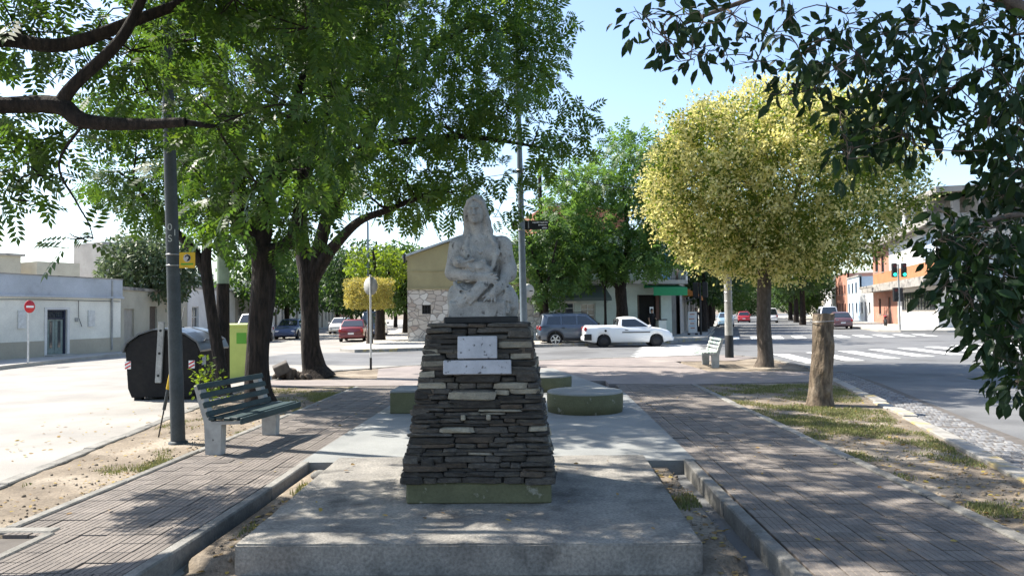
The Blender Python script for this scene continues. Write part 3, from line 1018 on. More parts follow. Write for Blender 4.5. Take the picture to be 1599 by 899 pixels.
# ================================================================= olive painted seats on the pad
def round_seat(x, y, r, h, label):
    t = thing('drum_bench', label, 'seat', (x, y, .006), 0, 'olive seats on the concrete pad')
    MB().lathe([(0, 0), (r, 0), (r + .012, h * .45), (r + .012, h - .06), (r, h - .012)], 56).build('base', M_['olive'], t)
    MB().lathe([(r - .004, h - .07), (r + .006, h - .012), (r - .01, h), (0, h + .004)], 56).build('top', M_['pad'], t)


round_seat(.80, 11.98, .60, .325, 'round olive drum seat with grey top, just right of the pedestal')
round_seat(.22, 15.2, .52, .31, 'round olive drum seat farther back, half hidden behind the pedestal')
t = thing('block_bench', 'rectangular olive block seat left of the pedestal', 'seat', (-1.75, 12.2, .006), 0, 'olive seats on the concrete pad')
MB().box((0, 0, .165), (1.15, .85, .33), bev=.012).build('base', M_['olive'], t)
MB().box((0, 0, .347), (1.15, .85, .034), bev=.01).build('top', M_['pad'], t)
t = thing('block_bench', 'small olive block seen far behind the right edge of the pedestal', 'seat', (-.1, 22.4 - .6, .0), 0, 'olive seats on the concrete pad')
MB().box((0, 0, .15), (.42, .42, .30), bev=.012).build('base', M_['olive'], t)
MB().box((0, 0, .31), (.42, .42, .026), bev=.01).build('top', M_['pad'], t)
# ================================================================= benches
def bench(name, label, loc, rz, slat_mat, group):
    """local y runs along the bench, x points to the sitter's front"""
    t = thing(name, label, 'bench', loc, rz, group)
    for y in (.06, 1.44):
        leg = [(-.09, 0), (.10, 0), (.11, .35), (.36, .36), (.37, .40), (-.02, .385), (-.17, .80), (-.235, .785), (-.105, .36)]
        MB().side_prism(leg, y - .055, y + .055).build('leg', M_['bench_concrete'], t)
    for i, x in enumerate((.005, .10, .195, .29)):
        MB().box((x, .75, .418 + .008 * (i % 2)), (.078, 1.56, .032), bev=.006, ry=R(2)).build('seat_slat', slat_mat, t)
    MB().box((.378, .75, .398), (.03, 1.58, .075), bev=.006).build('seat_slat', slat_mat, t)
    for i in range(4):
        f = i / 3
        zc = .47 + f * .315
        xc = -.018 - (zc - .385) * .36
        MB().box((xc, .75, zc), (.03, 1.56, .068), bev=.006, ry=R(-20)).build('back_slat', slat_mat, t)
    return t


bench('park_bench', 'dark green slatted bench with concrete legs beside the dark lamp post', (-3.74, 8.46, -.004), R(-6.5), M_['green_slat'], 'park benches')
M_['pale_slat'] = pm('pale_slat', (.42, .45, .42), (.13, .19, .17), 5, .6, .002, 50, lo=.45, hi=.6)
bench('park_bench', 'pale slatted bench with concrete legs in front of the blossoming tree', (5.12, 22.35, -.02), R(178), M_['pale_slat'], 'park benches')

# ================================================================= dark lamp post with sign, stake
lp = thing('lamp_post', 'dark green tapered lamp post beside the bench with painted digits', 'lamp post', (-4.56, 9.32, -.02))
pts = [(-.032 * z, 0, z) for z in np.linspace(0, 9.2, 14)]
MB().tube(pts, [.088 - .0036 * p[2] for p in pts], 24).build('post', M_['pole_dark'], lp)
MB().lathe([(.12, 0), (.115, .03), (.09, .04)], 24).build('base_ring', M_['pole_dark'], lp)
MB().tube([(-.29, 0, 9.15), (-.29, -.1, 9.4), (-.25, -.6, 9.75), (-.2, -1.5, 9.85)], .032, 12).build('arm', M_['pole_dark'], lp)
MB().box((-.19, -1.75, 9.83), (.24, .6, .12), bev=.03).build('lantern', M_['pole_grey'], lp)


def text_part(s, name, size, loc, parent, mat, rot=(R(90), 0, 0), bend=None):
    cu = bpy.data.curves.new(name, 'FONT')
    cu.body = s
    cu.size = size
    cu.align_x = 'CENTER'
    cu.extrude = .0008
    ob = bpy.data.objects.new(name, cu)
    COL.objects.link(ob)
    dg = bpy.context.evaluated_depsgraph_get()
    me = bpy.data.meshes.new_from_object(ob.evaluated_get(dg))
    bpy.data.objects.remove(ob)
    if bend:                                    # wrap round a post of this radius
        for v in me.vertices:
            a = v.co.x / bend
            rr = bend + v.co.z + .001
            v.co = Vector((math.sin(a) * rr, v.co.y, math.cos(a) * rr))
    me.materials.clear(); me.materials.append(mat)
    return link_mesh(name, me, parent, loc, rot)


M_['chalk'] = pm('chalk_paint', (.55, .58, .56), (.3, .32, .31), 30, .8)
for s, dz, dx in (('0', 2.72, -.010), ('S', 2.575, -.008)):
    r_ = .088 - .0036 * dz + .001
    o = text_part(s, 'painted_digit', .125, (-.032 * dz, 0, dz), lp, M_['chalk'], (R(90), 0, R(6)), bend=r_)
o = text_part('l', 'painted_digit', .12, (-.032 * 2.66, 0, 2.655), lp, M_['chalk'], (R(90), 0, R(48)), bend=.0797)
for zz in (2.415, 2.275):
    MB().lathe([(.083, -.008), (.0845, -.008), (.0845, .008), (.083, .008)], 24, c=(-.032 * zz, 0, zz)).build('clamp_band', M_['steel'], lp)
ys = thing('yellow_sign', 'small square yellow sign with a hooked symbol strapped to the dark lamp post', 'sign', (-4.41, 9.24, 2.21))
MB().box((0, 0, .105), (.205, .008, .20), bev=.003).build('plate', M_['yellow'], ys)
MB().add([(math.cos(a) * r - .0, -.0055, .135 + math.sin(a) * r) for r in (.0, ) for a in (0,)] +
         [(math.cos(2 * math.pi * k / 20) * .048, -.0055, .132 + math.sin(2 * math.pi * k / 20) * .05) for k in range(20)],
         [(0, 1 + k, 1 + (k + 1) % 20) for k in range(20)]).build('symbol_ground', M_['marble'], ys)
hook = [(.0, .098), (.018, .108), (.032, .128), (.028, .152), (.008, .166), (-.016, .160), (-.026, .142)]
MB().tube([(x, -.0075, z) for x, z in hook], [.006, .011, .013, .012, .010, .007, .004], 8).build('symbol', M_['black'], ys)
MB().box((0, -.005, .055), (.16, .003, .022)).build('stripe', M_['green_dark'], ys)
gs = thing('stay_rod', 'thin yellow and green stay rod leaning behind the dark lamp post', 'stay rod', (-5.08, 9.83, -.03))
a, b = Vector((0, 0, 0)), Vector((.47, -.25, 1.75))
MB().tube([a, a.lerp(b, .28)], .010, 8).build('rod', M_['hub'], gs)
MB().tube([a.lerp(b, .22), a.lerp(b, .40)], .022, 10).build('lower_guard', M_['pole_dark'], gs)
MB().tube([a.lerp(b, .38), a.lerp(b, .66)], .027, 10).build('guard', M_['yellow'], gs)
MB().tube([a.lerp(b, .64), b], .006, 6).build('cable', M_['steel'], gs)

# ================================================================= black waste container
bc = thing('waste_container', 'large black arched waste container with grey lifting bar and striped reflectors', 'container', (-7.78, 15.2, ROAD_Z), R(3))
bc.scale = (.96, .8, 1.0)
W0 = [(-.66, .06), (.66, .06), (.74, .25), (.80, 1.04), (.72, 1.20), (.48, 1.36), (.2, 1.45), (-.2, 1.45), (-.48, 1.36), (-.72, 1.20), (-.80, 1.04), (-.74, .25)]
body = MB()
prof = W0
secs = [(-.0, .985), (.02, 1.0), (1.0, 1.0), (1.88, 1.0), (1.90, .985)]
V, F = [], []
n = len(prof)
for y, s in secs:
    V += [(x * s, y, .75 + (z - .75) * s) for x, z in prof]
for i in range(len(secs) - 1):
    for k in range(n):
        F.append((i * n + k, i * n + (k + 1) % n, (i + 1) * n + (k + 1) % n, (i + 1) * n + k))
F += [tuple(range(n)), tuple(range((len(secs) - 1) * n, len(secs) * n))[::-1]]
body.add(V, F)
body.build('body', M_['black_plastic'], bc)
for s in (-1, 1):
    # two arched lids that meet on the ridge
    arc = [(s * .86, 1.03), (s * .77, 1.225), (s * .51, 1.395), (s * .21, 1.485), (s * .04, 1.49)]
    V, F = [], []
    for j, y in enumerate((-.05, .0, .62, .66, 1.24, 1.28, 1.9, 1.95)):
        up = .018 if j in (2, 5) else 0
        V += [(x, y, z + up) for x, z in arc] + [(x * .97, y, z - .03) for x, z in arc]
    m = 10
    for j in range(7):
        for k in range(4):
            F.append((j * m + k, j * m + k + 1, (j + 1) * m + k + 1, (j + 1) * m + k))
            F.append((j * m + 5 + k, (j + 1) * m + 5 + k, (j + 1) * m + 6 + k, j * m + 6 + k))
        F.append((j * m, (j + 1) * m, (j + 1) * m + 5, j * m + 5))
    for j in (0, 7):
        for k in range(4):
            F.append((j * m + k, j * m + 5 + k, j * m + 6 + k, j * m + k + 1))
    lid = MB().add(V, F).build('lid', M_['lid'], bc)
    MB().tube([(s * .80, .3, 1.20), (s * .84, .3, 1.24), (s * .84, 1.6, 1.24), (s * .80, 1.6, 1.20)], .018, 8).build('lid_handle', M_['lid'], lid)
bar = MB().box((-.02, -.075, 1.0), (.13, .07, 1.26), ry=R(3), bev=.01).build('lifting_bar', M_['pole_grey'], bc)
for z_ in (.52, .98, 1.45):
    MB().cyl((-.02 + (z_ - 1) * .05, -.116, z_), (-.02 + (z_ - 1) * .05, -.109, z_), .028, n=12).build('bar_hole', M_['black'], bar)
for x_ in (-.735, .64):
    pl = MB().box((x_, -.008, .74), (.13, .012, .16)).build('reflector', M_['white'], bc)
    for k in range(2):
        MB().box((x_, -.016, .70 + k * .075), (.135, .004, .03), ry=R(-28)).build('reflector_stripe', M_['red'], pl)
for x_ in (-.55, .55):
    for y_ in (.15, 1.75):
        MB().box((x_, y_, .035), (.16, .16, .07)).build('foot', M_['black_plastic'], bc)
MB().box((.775, .35, .86), (.03, .25, .3)).build('notice', M_['marble'], bc)

gc = thing('recycling_container', 'lime green recycling container half hidden behind the two left trunks', 'container', (-8.45, 20.2, ROAD_Z), R(-4))
MB().box((0, .5, .72), (1.0, 1.0, 1.40), top=(1.06, 1.06), bev=0).build('body', M_['lime'], gc)
MB().box((0, .5, 1.47), (1.12, 1.12, .10), bev=.03).build('lid', M_['lime'], gc)
MB().box((.36, -.03, 1.12), (.28, .012, .3)).build('printed_panel', M_['green_dark'], gc)
for x_ in (-.4, .4):
    for y_ in (.1, .9):
        MB().cyl((x_ - .03, y_, .055), (x_ + .03, y_, .055), .055, n=12).build('wheel', M_['rubber'], gc)

# ================================================================= posts and signs
cl = thing('street_lamp', 'tall slim steel street lamp rising right behind the pedestal', 'street lamp', (-.30, 22.5, -.004))
pts = [(-.0135 * z, 0, z) for z in np.linspace(0, 12, 10)]
MB().tube(pts, [.115 - .004 * p[2] for p in pts], 20).build('post', M_['pole_steel'], cl)
MB().tube([(-.16, 0, 11.9), (-.1, -.1, 12.4), (.3, -.4, 12.7), (1.2, -.8, 12.8)], .045, 12).build('arm', M_['pole_steel'], cl)
MB().box((1.45, -.95, 12.78), (.7, .3, .14), rz=R(-25), bev=.04).build('lantern', M_['pole_grey'], cl)
for zz in (4.12, 4.42, 5.95):
    MB().lathe([(.112, -.02), (.118, -.02), (.118, .02), (.112, .02)], 20, c=(-.0135 * zz, 0, zz)).build('clamp_band', M_['steel'], cl)
MB().tube([(-.08, 0, 5.95), (.25, -.05, 6.05), (.5, -.08, 5.98)], .02, 8).build('bracket', M_['pole_steel'], cl)

ns = thing('street_name_sign', 'black street name sign with white arrow on the slim steel lamp', 'sign', (-.08, 22.72, 4.15))
MB().box((0, 0, .14), (1.12, .02, .28), bev=.004).build('plate', M_['black'], ns)
arrow = [(-.50, .115), (-.42, .115), (-.42, .06), (-.335, .14), (-.42, .22), (-.42, .165), (-.50, .165)]
MB().add([(x, -.0125, z) for x, z in arrow], [(0, 1, 5, 6), (2, 3, 4)]).build('arrow', M_['white'], ns)
lr = random.Random(3)
for row, (zz, x0, hh) in enumerate(((.215, .06, .042), (.135, .25, .042), (.045, .36, .05))):
    mb = MB(); x = x0
    while x < .52:                             # lettering too small to read in the photograph
        w_ = lr.choice((.018, .026, .03))
        mb.box((x + w_ / 2, -.0125, zz + lr.uniform(-.003, .006)), (w_, .003, hh * lr.choice((.75, 1, .7))))
        x += w_ + lr.choice((.008, .01, .02))
    mb.build('lettering', M_['white'], ns)
for k in (-1, 1):
    MB().box((-.12 + k * .06, -.03, .14), (.03, .06, .2)).build('bracket', M_['steel'], ns)

ds = thing('round_sign', 'white round sign with a black bar behind the slim steel lamp', 'sign', (-.20, 22.70, 2.03))
mb = MB(); mb.M = Matrix.Translation((0, 0, .235)) @ Matrix.Rotation(R(90), 4, 'X')
mb.lathe([(0, .01), (.215, .01), (.215, -.006), (0, -.006)], 36).build('disc', M_['white_metal'], ds)
MB().box((.115, -.012, .225), (.10, .004, .03)).build('bar_mark', M_['black'], ds)
MB().box((-.08, -.05, .235), (.05, .09, .06)).build('bracket', M_['steel'], ds)

bs = thing('round_sign', 'round grey traffic sign on a thin white post, seen from behind, left of the statue', 'sign', (-4.73, 21.18, -.004))
MB().cyl((0, 0, 0), (0, 0, 2.75), .028, n=12).build('post', M_['white_metal'], bs)
mb = MB(); mb.M = Matrix.Translation((0, .04, 2.42)) @ Matrix.Rotation(R(-32), 4, 'Z') @ Matrix.Rotation(R(90), 4, 'X')
mb.lathe([(0, .01), (.27, .01), (.27, -.006), (0, -.006)], 36).build('disc', M_['pole_grey'], bs)
MB().cyl((0, 0, 0), (0, 0, .35), .034, n=12).build('dark_foot', M_['trim'], bs)

ne = thing('no_entry_sign', 'red no entry sign with white bar on a thin post before the low cream house', 'sign', (-18.2, 26.0, 0), R(80))
MB().cyl((0, 0, 0), (0, 0, 2.25), .03, n=12).build('post', M_['white_metal'], ne)
mb = MB(); mb.M = Matrix.Translation((0, -.045, 2.02)) @ Matrix.Rotation(R(90), 4, 'X')
mb.lathe([(0, .01), (.225, .01), (.225, -.006), (0, -.006)], 36).build('disc', M_['red'], ne)
MB().box((0, -.060, 2.02), (.32, .006, .075)).build('bar', M_['white'], ne)

gp = thing('concrete_post', 'stout grey post beside the pale bench', 'post', (6.56, 25.1, -.02))
pts = [(0, 0, z) for z in np.linspace(0, 8.5, 8)]
MB().tube(pts, [.14 - .006 * p[2] for p in pts], 18).build('post', M_['pole_grey'], gp)
MB().lathe([(.143, 0), (.143, .75), (.138, .76)], 18).build('painted_foot', M_['trim'], gp)
for zz in (1.9, 2.2):
    MB().lathe([(.137, -.015), (.141, -.015), (.141, .015), (.137, .015)], 18, c=(0, 0, zz)).build('clamp_band', M_['steel'], gp)
g2 = thing('concrete_post', 'post with pale green upper half between the two left trunks', 'post', (-7.35, 17.2, ROAD_Z))
M_['mint'] = pm('mint_paint', (.30, .37, .27), (.22, .28, .2), 4, .8)
MB().tube([(0, 0, 0), (0, 0, 2.5)], [.155, .145], 18).build('post', M_['bark'], g2)
MB().tube([(0, 0, 2.5), (0, 0, 8.6)], [.143, .10], 18).build('upper_post', M_['mint'], g2)
fl = thing('street_lamp', 'distant thin lamp post rising behind the round grey sign', 'street lamp', (-10.1, 44.6, 0))
MB().tube([(0, 0, 0), (0, 0, 7.2)], [.09, .06], 12).build('post', M_['pole_steel'], fl)
MB().tube([(0, 0, 7.15), (0, -.3, 7.5), (-.6, -1.0, 7.6)], .04, 8).build('arm', M_['pole_steel'], fl)
MB().box((-.75, -1.2, 7.58), (.22, .5, .1), rz=R(-30), bev=.03).build('lantern', M_['pole_grey'], fl)

# ================================================================= cut trunk on the lawn
sp = thing('cut_trunk', 'bare sawn off tree trunk standing on the right lawn', 'tree stump', (4.80, 12.63, -.04))
V, F = [], []
nr, na = 60, 54
for i in range(nr):
    z_ = 1.56 * i / (nr - 1)
    for k in range(na):
        a = 2 * math.pi * k / na
        r_ = .185 + .05 * math.exp(-z_ * 6) - .01 * z_ + .022 * mnoise.noise(Vector((math.cos(a) * 1.2, math.sin(a) * 1.2, z_ * 1.6))) \
            + .014 * mnoise.noise(Vector((math.cos(a) * 4, math.sin(a) * 4, z_ * 3 + 4))) \
            + .010 * mnoise.noise(Vector((math.cos(a) * 9, math.sin(a) * 9, z_ * 1.2))) + sum(.035 * math.exp(-((z_ - kz) / .07) ** 2 - ((a - ka) / .3) ** 2) for kz, ka in ((.62, 4.5), (1.05, 5.3), (1.3, 4.0), (.25, 5.0)))
        V.append((.10 * z_ / 1.56 + r_ * math.cos(a), r_ * math.sin(a), z_ + (.05 * mnoise.noise(Vector((math.cos(a), math.sin(a), 7.0))) if i == nr - 1 else 0)))
for i in range(nr - 1):
    for k in range(na):
        F.append((i * na + k, i * na + (k + 1) % na, (i + 1) * na + (k + 1) % na, (i + 1) * na + k))
MB().add(V, F, True).build('trunk', M_['bark_stump'], sp)
top = V[-na:]
MB().add([(x * .99, y * .99, z - .008) for x, y, z in top] + [(.11, 0, 1.50)], [(k, (k + 1) % na, na) for k in range(na)]).build('cut_face', M_['cut_wood'], sp)
ring = [(.10 + .225 * math.cos(t), .225 * math.sin(t), 1.44 + .02 * math.sin(t + 1)) for t in np.linspace(0, 2 * math.pi, 30)]
MB().tube(ring, .006, 6).build('wire_loop', M_['steel'], sp)

# heap of roots and a broken block beside the third trunk
hp = thing('root_heap', 'heap of dark roots and soil at the foot of the far left trunk', 'heap', (-6.15, 18.75, -.03))
hr = random.Random(8)
for k in range(16):
    r_ = hr.uniform(.06, .14)
    bm = bmesh.new(); bmesh.ops.create_icosphere(bm, subdivisions=2, radius=r_)
    for v in bm.verts: v.co *= 1 + .5 * mnoise.noise(v.co * 9 + Vector((k * 3, 0, 0)))
    me = bpy.data.meshes.new('clod'); bm.to_mesh(me); bm.free(); me.materials.append(M_['bark_grey'])
    link_mesh('clod', me, hp, (hr.uniform(-.5, .45), hr.uniform(-.3, .3), r_ * .5 + hr.uniform(0, .06)), (hr.random() * 3, hr.random() * 3, 0), (1.3, 1, .8))
bk = MB().box((0, 0, 0), (.38, .3, .26), bev=.02).build('stone_block', M_['mortar2'])
bk.location = (-6.42, 18.55, .25); bk.rotation_euler = (R(10), R(-24), R(20))
tag(bk, 'dark broken block tilted on the root heap', 'block')
# ================================================================= vehicles
def lerp_curve(pts):
    xs = [p[0] for p in pts]; zs = [p[1] for p in pts]
    return lambda x: float(np.interp(x, xs, zs))


def car_paint(name, c):
    return pm(name, c, rough=.32, spec=.5, coat=.6, coord='obj')


def car(name, label, loc, rz, cat, paint, L, W, top, cab, sill, wheels, wr, rim='hub', bed=None, side_glass=None, group='parked vehicles', extra=None, trim_arch=False):
    """x points forward; top = outline of hood, belt and tail; cab = (rear base, rear roof, front roof, front base, belt z, roof z)"""
    t = thing(name, label, cat, loc, rz, group)
    ztop = lerp_curve(top)
    hw = W / 2
    xs = sorted(set([round(v, 4) for v in np.linspace(-L / 2, L / 2, 34)] + [round(xw + dx, 4) for xw in wheels for dx in np.linspace(-wr * 1.2, wr * 1.2, 13)]))
    xs = [x for x in xs if -L / 2 <= x <= L / 2]
    ra = wr * 1.17

    def zbot(x):
        z = sill + (.10 * max(0, abs(x) - L / 2 + .45) / .45)
        for xw in wheels:
            d = abs(x - xw)
            if d < ra: z = max(z, wr + math.sqrt(ra * ra - d * d) * .98)
        return z
    V, F = [], []
    for x in xs:
        e = abs(x) / (L / 2)
        w = hw * (1 - .10 * e ** 5 - .04 * e ** 2)
        zb, zt = zbot(x), ztop(x)
        zb = min(zb, zt - .12)
        h = zt - zb
        sec = [(0, zb), (w * .90, zb), (w * .985, zb + .08 * h), (w, zb + .45 * h), (w * .985, zb + .80 * h), (w * .93, zb + .96 * h), (w * .80, zt), (0, zt + .02)]
        full = sec + [(-y, z) for y, z in sec[-2:0:-1]]
        V += [(x, y, z) for y, z in full]
    m = 14
    for i in range(len(xs) - 1):
        for k in range(m):
            F.append((i * m + k, (i + 1) * m + k, (i + 1) * m + (k + 1) % m, i * m + (k + 1) % m))
    b = (len(xs) - 1) * m
    F += [tuple(range(m)), tuple(b + k for k in range(m))[::-1]]
    MB().add(V, F, True).build('body', paint, t)
    rb, rr, rf, fb, zb_, zr = cab
    wb, wt = hw * .935, hw * .72

    def cw(z): return wb + (wt - wb) * (z - zb_ + .02) / (zr - zb_ + .02)
    prof = lerp_curve([(rb, zb_ - .02), (rr, zr - .035), ((rr * 2 + rf) / 3, zr), ((rr + rf * 2) / 3, zr), (rf, zr - .03), (fb, zb_ - .02)])
    V, F = [], []
    cx = sorted(set(list(np.round(np.linspace(rb, fb, 18), 4)) + [rr, rf]))
    for x in cx:
        zt = max(prof(x), zb_ - .015)
        y1, y2 = cw(zb_ - .02), cw(zt - .05 * (zt > zb_ + .05))
        V += [(x, y1, zb_ - .03), (x, y2, zt - .045 * (zt > zb_ + .05)), (x, y2 - .07, zt), (x, 0, zt + .015), (x, -y2 + .07, zt), (x, -y2, zt - .045 * (zt > zb_ + .05)), (x, -y1, zb_ - .03)]
    for i in range(len(cx) - 1):
        for k in range(6):
            F.append((i * 7 + k, (i + 1) * 7 + k, (i + 1) * 7 + k + 1, i * 7 + k + 1))
    F += [tuple(range(7)), tuple((len(cx) - 1) * 7 + k for k in range(7))[::-1]]
    MB().add(V, F, True).build('cabin', paint, t)
    for poly in (side_glass or []):
        for s in (-1, 1):
            Pz = [(x, s * (cw(z) + .006), z) for x, z in poly]
            MB().add(Pz, [tuple(range(len(Pz)))] if s < 0 else [tuple(range(len(Pz)))[::-1]]).build('side_window', M_['glass'], t)
    for nm, (xa, xb) in (('windscreen', (fb, rf)), ('rear_window', (rb, rr))):
        s = 1 if nm == 'windscreen' else -1
        za, zb2 = zb_ + .05, zr - .09
        ta, tb = (za - zb_ + .02) / (zr - zb_), (zb2 - zb_ + .02) / (zr - zb_)
        xA, xB = xa + (xb - xa) * ta + s * .02, xa + (xb - xa) * tb + s * .02
        q = [(xA, cw(za) * .90, za), (xA, -cw(za) * .90, za), (xB, -cw(zb2) * .88, zb2), (xB, cw(zb2) * .88, zb2)]
        MB().add([(x + s * .012, y, z + .012) for x, y, z in q], [(0, 1, 2, 3)]).build(nm, M_['glass'], t)
    for xw in wheels:
        for s in (-1, 1):
            yw = s * (hw - .11)
            wh = bpy.data.objects.new('wheel', MB().tube([(0, -.09, 0), (0, -.075, 0), (0, .075, 0), (0, .09, 0)], [wr * .93, wr, wr, wr * .93], 28).mesh('wheel', M_['rubber']))
            COL.objects.link(wh); wh.parent = t; wh.location = (xw, yw, wr)
            rm = MB()
            yo = s * .094
            if rim == 'alloy':
                for k in range(5):
                    a = 2 * math.pi * k / 5 + .3
                    rm.M = Matrix.Rotation(a, 4, 'Y')
                    rm.box((wr * .34, yo, 0), (wr * .62, .012, wr * .20))
                rm.M = Matrix.Identity(4)
                rm.tube([(wr * .66 * math.cos(a), yo, wr * .66 * math.sin(a)) for a in np.linspace(0, 2 * math.pi, 25)], wr * .045, 6)
                rm.build('rim', M_['alloy'], wh)
            else:
                rm.tube([(0, yo - s * .01, 0), (0, yo + s * .004, 0), (0, yo + s * .012, 0)], [wr * .64, wr * .60, wr * .25], 20)
                rm.build('rim', M_['hub'] if rim == 'hub' else M_['alloy'], wh)
    zf, zrr = ztop(L / 2 - .1), ztop(-L / 2 + .05)
    for s in (-1, 1):
        MB().box((L / 2 - .10, s * hw * .66, zf - .14), (.16, hw * .36, .13), rz=-s * R(14), bev=.03).build('headlight', M_['lamp_clear'], t)
        MB().box((-L / 2 + .05, s * hw * .80, zrr - .16), (.13, hw * .22, .20), bev=.03).build('taillight', M_['lamp_red'], t)
        MB().box((fb - .12, s * (hw + .06), zb_ + .06), (.10, .16, .12), bev=.03).build('mirror', M_['trim'] if trim_arch else paint, t)
        MB().box(((rr + rf) / 2 - .1, s * (hw + .005), zb_ - .12), (.16, .03, .03), bev=.008).build('door_handle', M_['trim'], t)
    MB().box((L / 2 - .02, 0, sill + .17), (.16, W * .86, .20), bev=.05).build('front_bumper', M_['trim'] if trim_arch else paint, t)
    MB().box((-L / 2 + .02, 0, sill + .19), (.16, W * .88, .22), bev=.05).build('rear_bumper', M_['trim'] if trim_arch else paint, t)
    MB().box((-L / 2 - .065, 0, sill + .34 if not bed else sill + .2), (.012, .36, .11)).build('licence_plate', M_['white'], t)
    MB().box((0, 0, sill + .06), (L * .9, W * .8, .12)).build('underbody', M_['trim'], t)
    if trim_arch:
        for xw in wheels:
            for s in (-1, 1):
                arc = [(xw + math.cos(a) * ra * 1.03, s * (hw * .985), max(sill + .02, wr + math.sin(a) * ra * 1.03)) for a in np.linspace(-.3, math.pi + .3, 18)]
                MB().tube(arc, .045, 8).build('wheel_arch', M_['trim'], t)
        for s in (-1, 1):
            MB().box((0, s * hw * .985, sill + .07), (wheels[0] - wheels[1] - 2 * ra, .05, .16), bev=.02).build('sill', M_['trim'], t)
    if extra: extra(t, hw)
    return t


def sedan_specs(L=4.3, H=1.42):
    return dict(L=L, W=1.68, top=[(-L / 2, .80), (-L / 2 + .08, .93), (-1.25, .97), (.75, .93), (1.5, .86), (L / 2 - .18, .78), (L / 2 - .04, .68), (L / 2, .5)],
                cab=(-1.62, -.95, .15, .98, .93, H), sill=.2, wheels=(1.28, -1.25), wr=.30,
                side_glass=[[(-1.25, .95), (-.95, H - .12), (-.32, H - .10), (-.32, .95)], [(-.26, .95), (-.26, H - .10), (.12, H - .12), (.72, .95)]])


def hatch_specs(L=3.9, H=1.47):
    return dict(L=L, W=1.66, top=[(-L / 2, .75), (-L / 2 + .06, .95), (.65, .93), (1.3, .88), (L / 2 - .18, .80), (L / 2 - .04, .68), (L / 2, .5)],
                cab=(-L / 2 + .1, -1.45, .1, .95, .93, H), sill=.2, wheels=(1.2, -1.2), wr=.29,
                side_glass=[[(-1.5, .95), (-1.3, H - .14), (-.45, H - .10), (-.45, .95)], [(-.39, .95), (-.39, H - .10), (.08, H - .12), (.7, .95)]])


def van_specs(L=4.3, H=1.88):
    return dict(L=L, W=1.74, top=[(-L / 2, .9), (-L / 2 + .05, 1.02), (.85, 1.0), (1.5, .92), (L / 2 - .1, .76), (L / 2, .62)],
                cab=(-L / 2 + .06, -L / 2 + .22, .45, 1.3, 1.0, H), sill=.22, wheels=(1.35, -1.3), wr=.31,
                side_glass=[[(-.1, 1.05), (-.1, H - .22), (.38, H - .22), (1.0, 1.05)], [(-1.7, 1.05), (-1.7, H - .22), (-.25, H - .22), (-.25, 1.05)]])


def pickup_extra(t, hw):
    for s in (-1, 1):
        MB().box((.35, s * (hw + .006), .72), (1.35, .02, .045), bev=.006).build('side_strip', M_['trim'], t)
        MB().cyl((-1.12, s * (hw - .004), .80), (-1.12, s * (hw + .006), .80), .055, n=14).build('fuel_cap', M_['black'], t)
        MB().box((-1.98, s * hw * .97, .50), (.36, .04, .3), bev=.02).build('rear_panel', M_['trim'], t)
    MB().b2((-1.98, -.66, .62), (-.55, .66, .96)).build('bed_floor', M_['trim'], t)
    MB().tube([(-.52, -.62, .95), (-.52, -.58, 1.32), (-.52, .58, 1.32), (-.52, .62, .95)], .025, 8).build('roll_bar', M_['trim'], t)


car('pickup_truck', 'small white pickup truck parked in front of the green shop', (4.52, 36.5, ROAD_Z), R(2), 'pickup truck', car_paint('white_car_paint', (.72, .73, .74)),
    4.25, 1.66, [(-2.12, .86), (-2.08, 1.05), (-.35, 1.05), (-.1, .97), (1.1, .955), (1.55, .90), (1.88, .81), (2.05, .71), (2.12, .52)],
    (-.52, -.40, .38, 1.12, .95, 1.46), .22, (1.34, -1.20), .295, 'hub',
    bed=True, side_glass=[[(-.34, .98), (-.30, 1.34), (.34, 1.35), (.95, .98)]], extra=pickup_extra)


def suv_extra(t, hw):
    for s in (-1, 1):
        MB().tube([(-1.75, s * hw * .66, 1.66), (-1.6, s * hw * .66, 1.71), (.2, s * hw * .66, 1.71), (.35, s * hw * .66, 1.67)], .018, 8).build('roof_rail', M_['trim'], t)
    MB().box((-2.09, 0, .99), (.03, .5, .06)).build('tail_trim', M_['trim'], t)


car('sport_utility_vehicle', 'grey sport utility vehicle parked behind the white pickup', (2.28, 38.5, ROAD_Z), R(4), 'car', car_paint('grey_car_paint', (.065, .085, .115)),
    4.2, 1.8, [(-2.1, .80), (-2.06, 1.08), (.75, 1.06), (1.5, 1.0), (1.98, .90), (2.1, .62)],
    (-2.04, -1.88, .35, 1.05, 1.05, 1.66), .26, (1.28, -1.28), .345, 'alloy', trim_arch=True, extra=suv_extra,
    side_glass=[[(-1.72, 1.1), (-1.62, 1.50), (-1.0, 1.52), (-1.0, 1.1)], [(-.93, 1.1), (-.93, 1.52), (-.2, 1.53), (-.2, 1.1)], [(-.13, 1.1), (-.13, 1.53), (.3, 1.5), (.82, 1.1)]])
car('parked_car', 'red saloon car seen from behind in the left street', (-11.75, 48.0, ROAD_Z), R(97), 'car', car_paint('red_car_paint', (.17, .018, .022)), **sedan_specs())
car('parked_van', 'dark blue van parked ahead of the red saloon', (-12.1, 55.5, ROAD_Z), R(97), 'van', car_paint('blue_van_paint', (.06, .085, .13)), **van_specs(4.4, 1.95))
car('parked_car', 'white hatchback far down the left street near the kerb', (-17.6, 66.5, ROAD_Z), R(-84), 'car', car_paint('white_hatch_paint', (.62, .63, .64)), **hatch_specs())
car('parked_car', 'dark blue hatchback parked on the left side of the left street', (-17.9, 53.6, ROAD_Z), R(-83), 'car', car_paint('blue_hatch_paint', (.03, .05, .11)), **hatch_specs())
car('parked_van', 'white van half hidden behind the second trunk', (-18.3, 47.6, ROAD_Z), R(-83), 'van', car_paint('white_van_paint', (.66, .67, .68)), **van_specs())
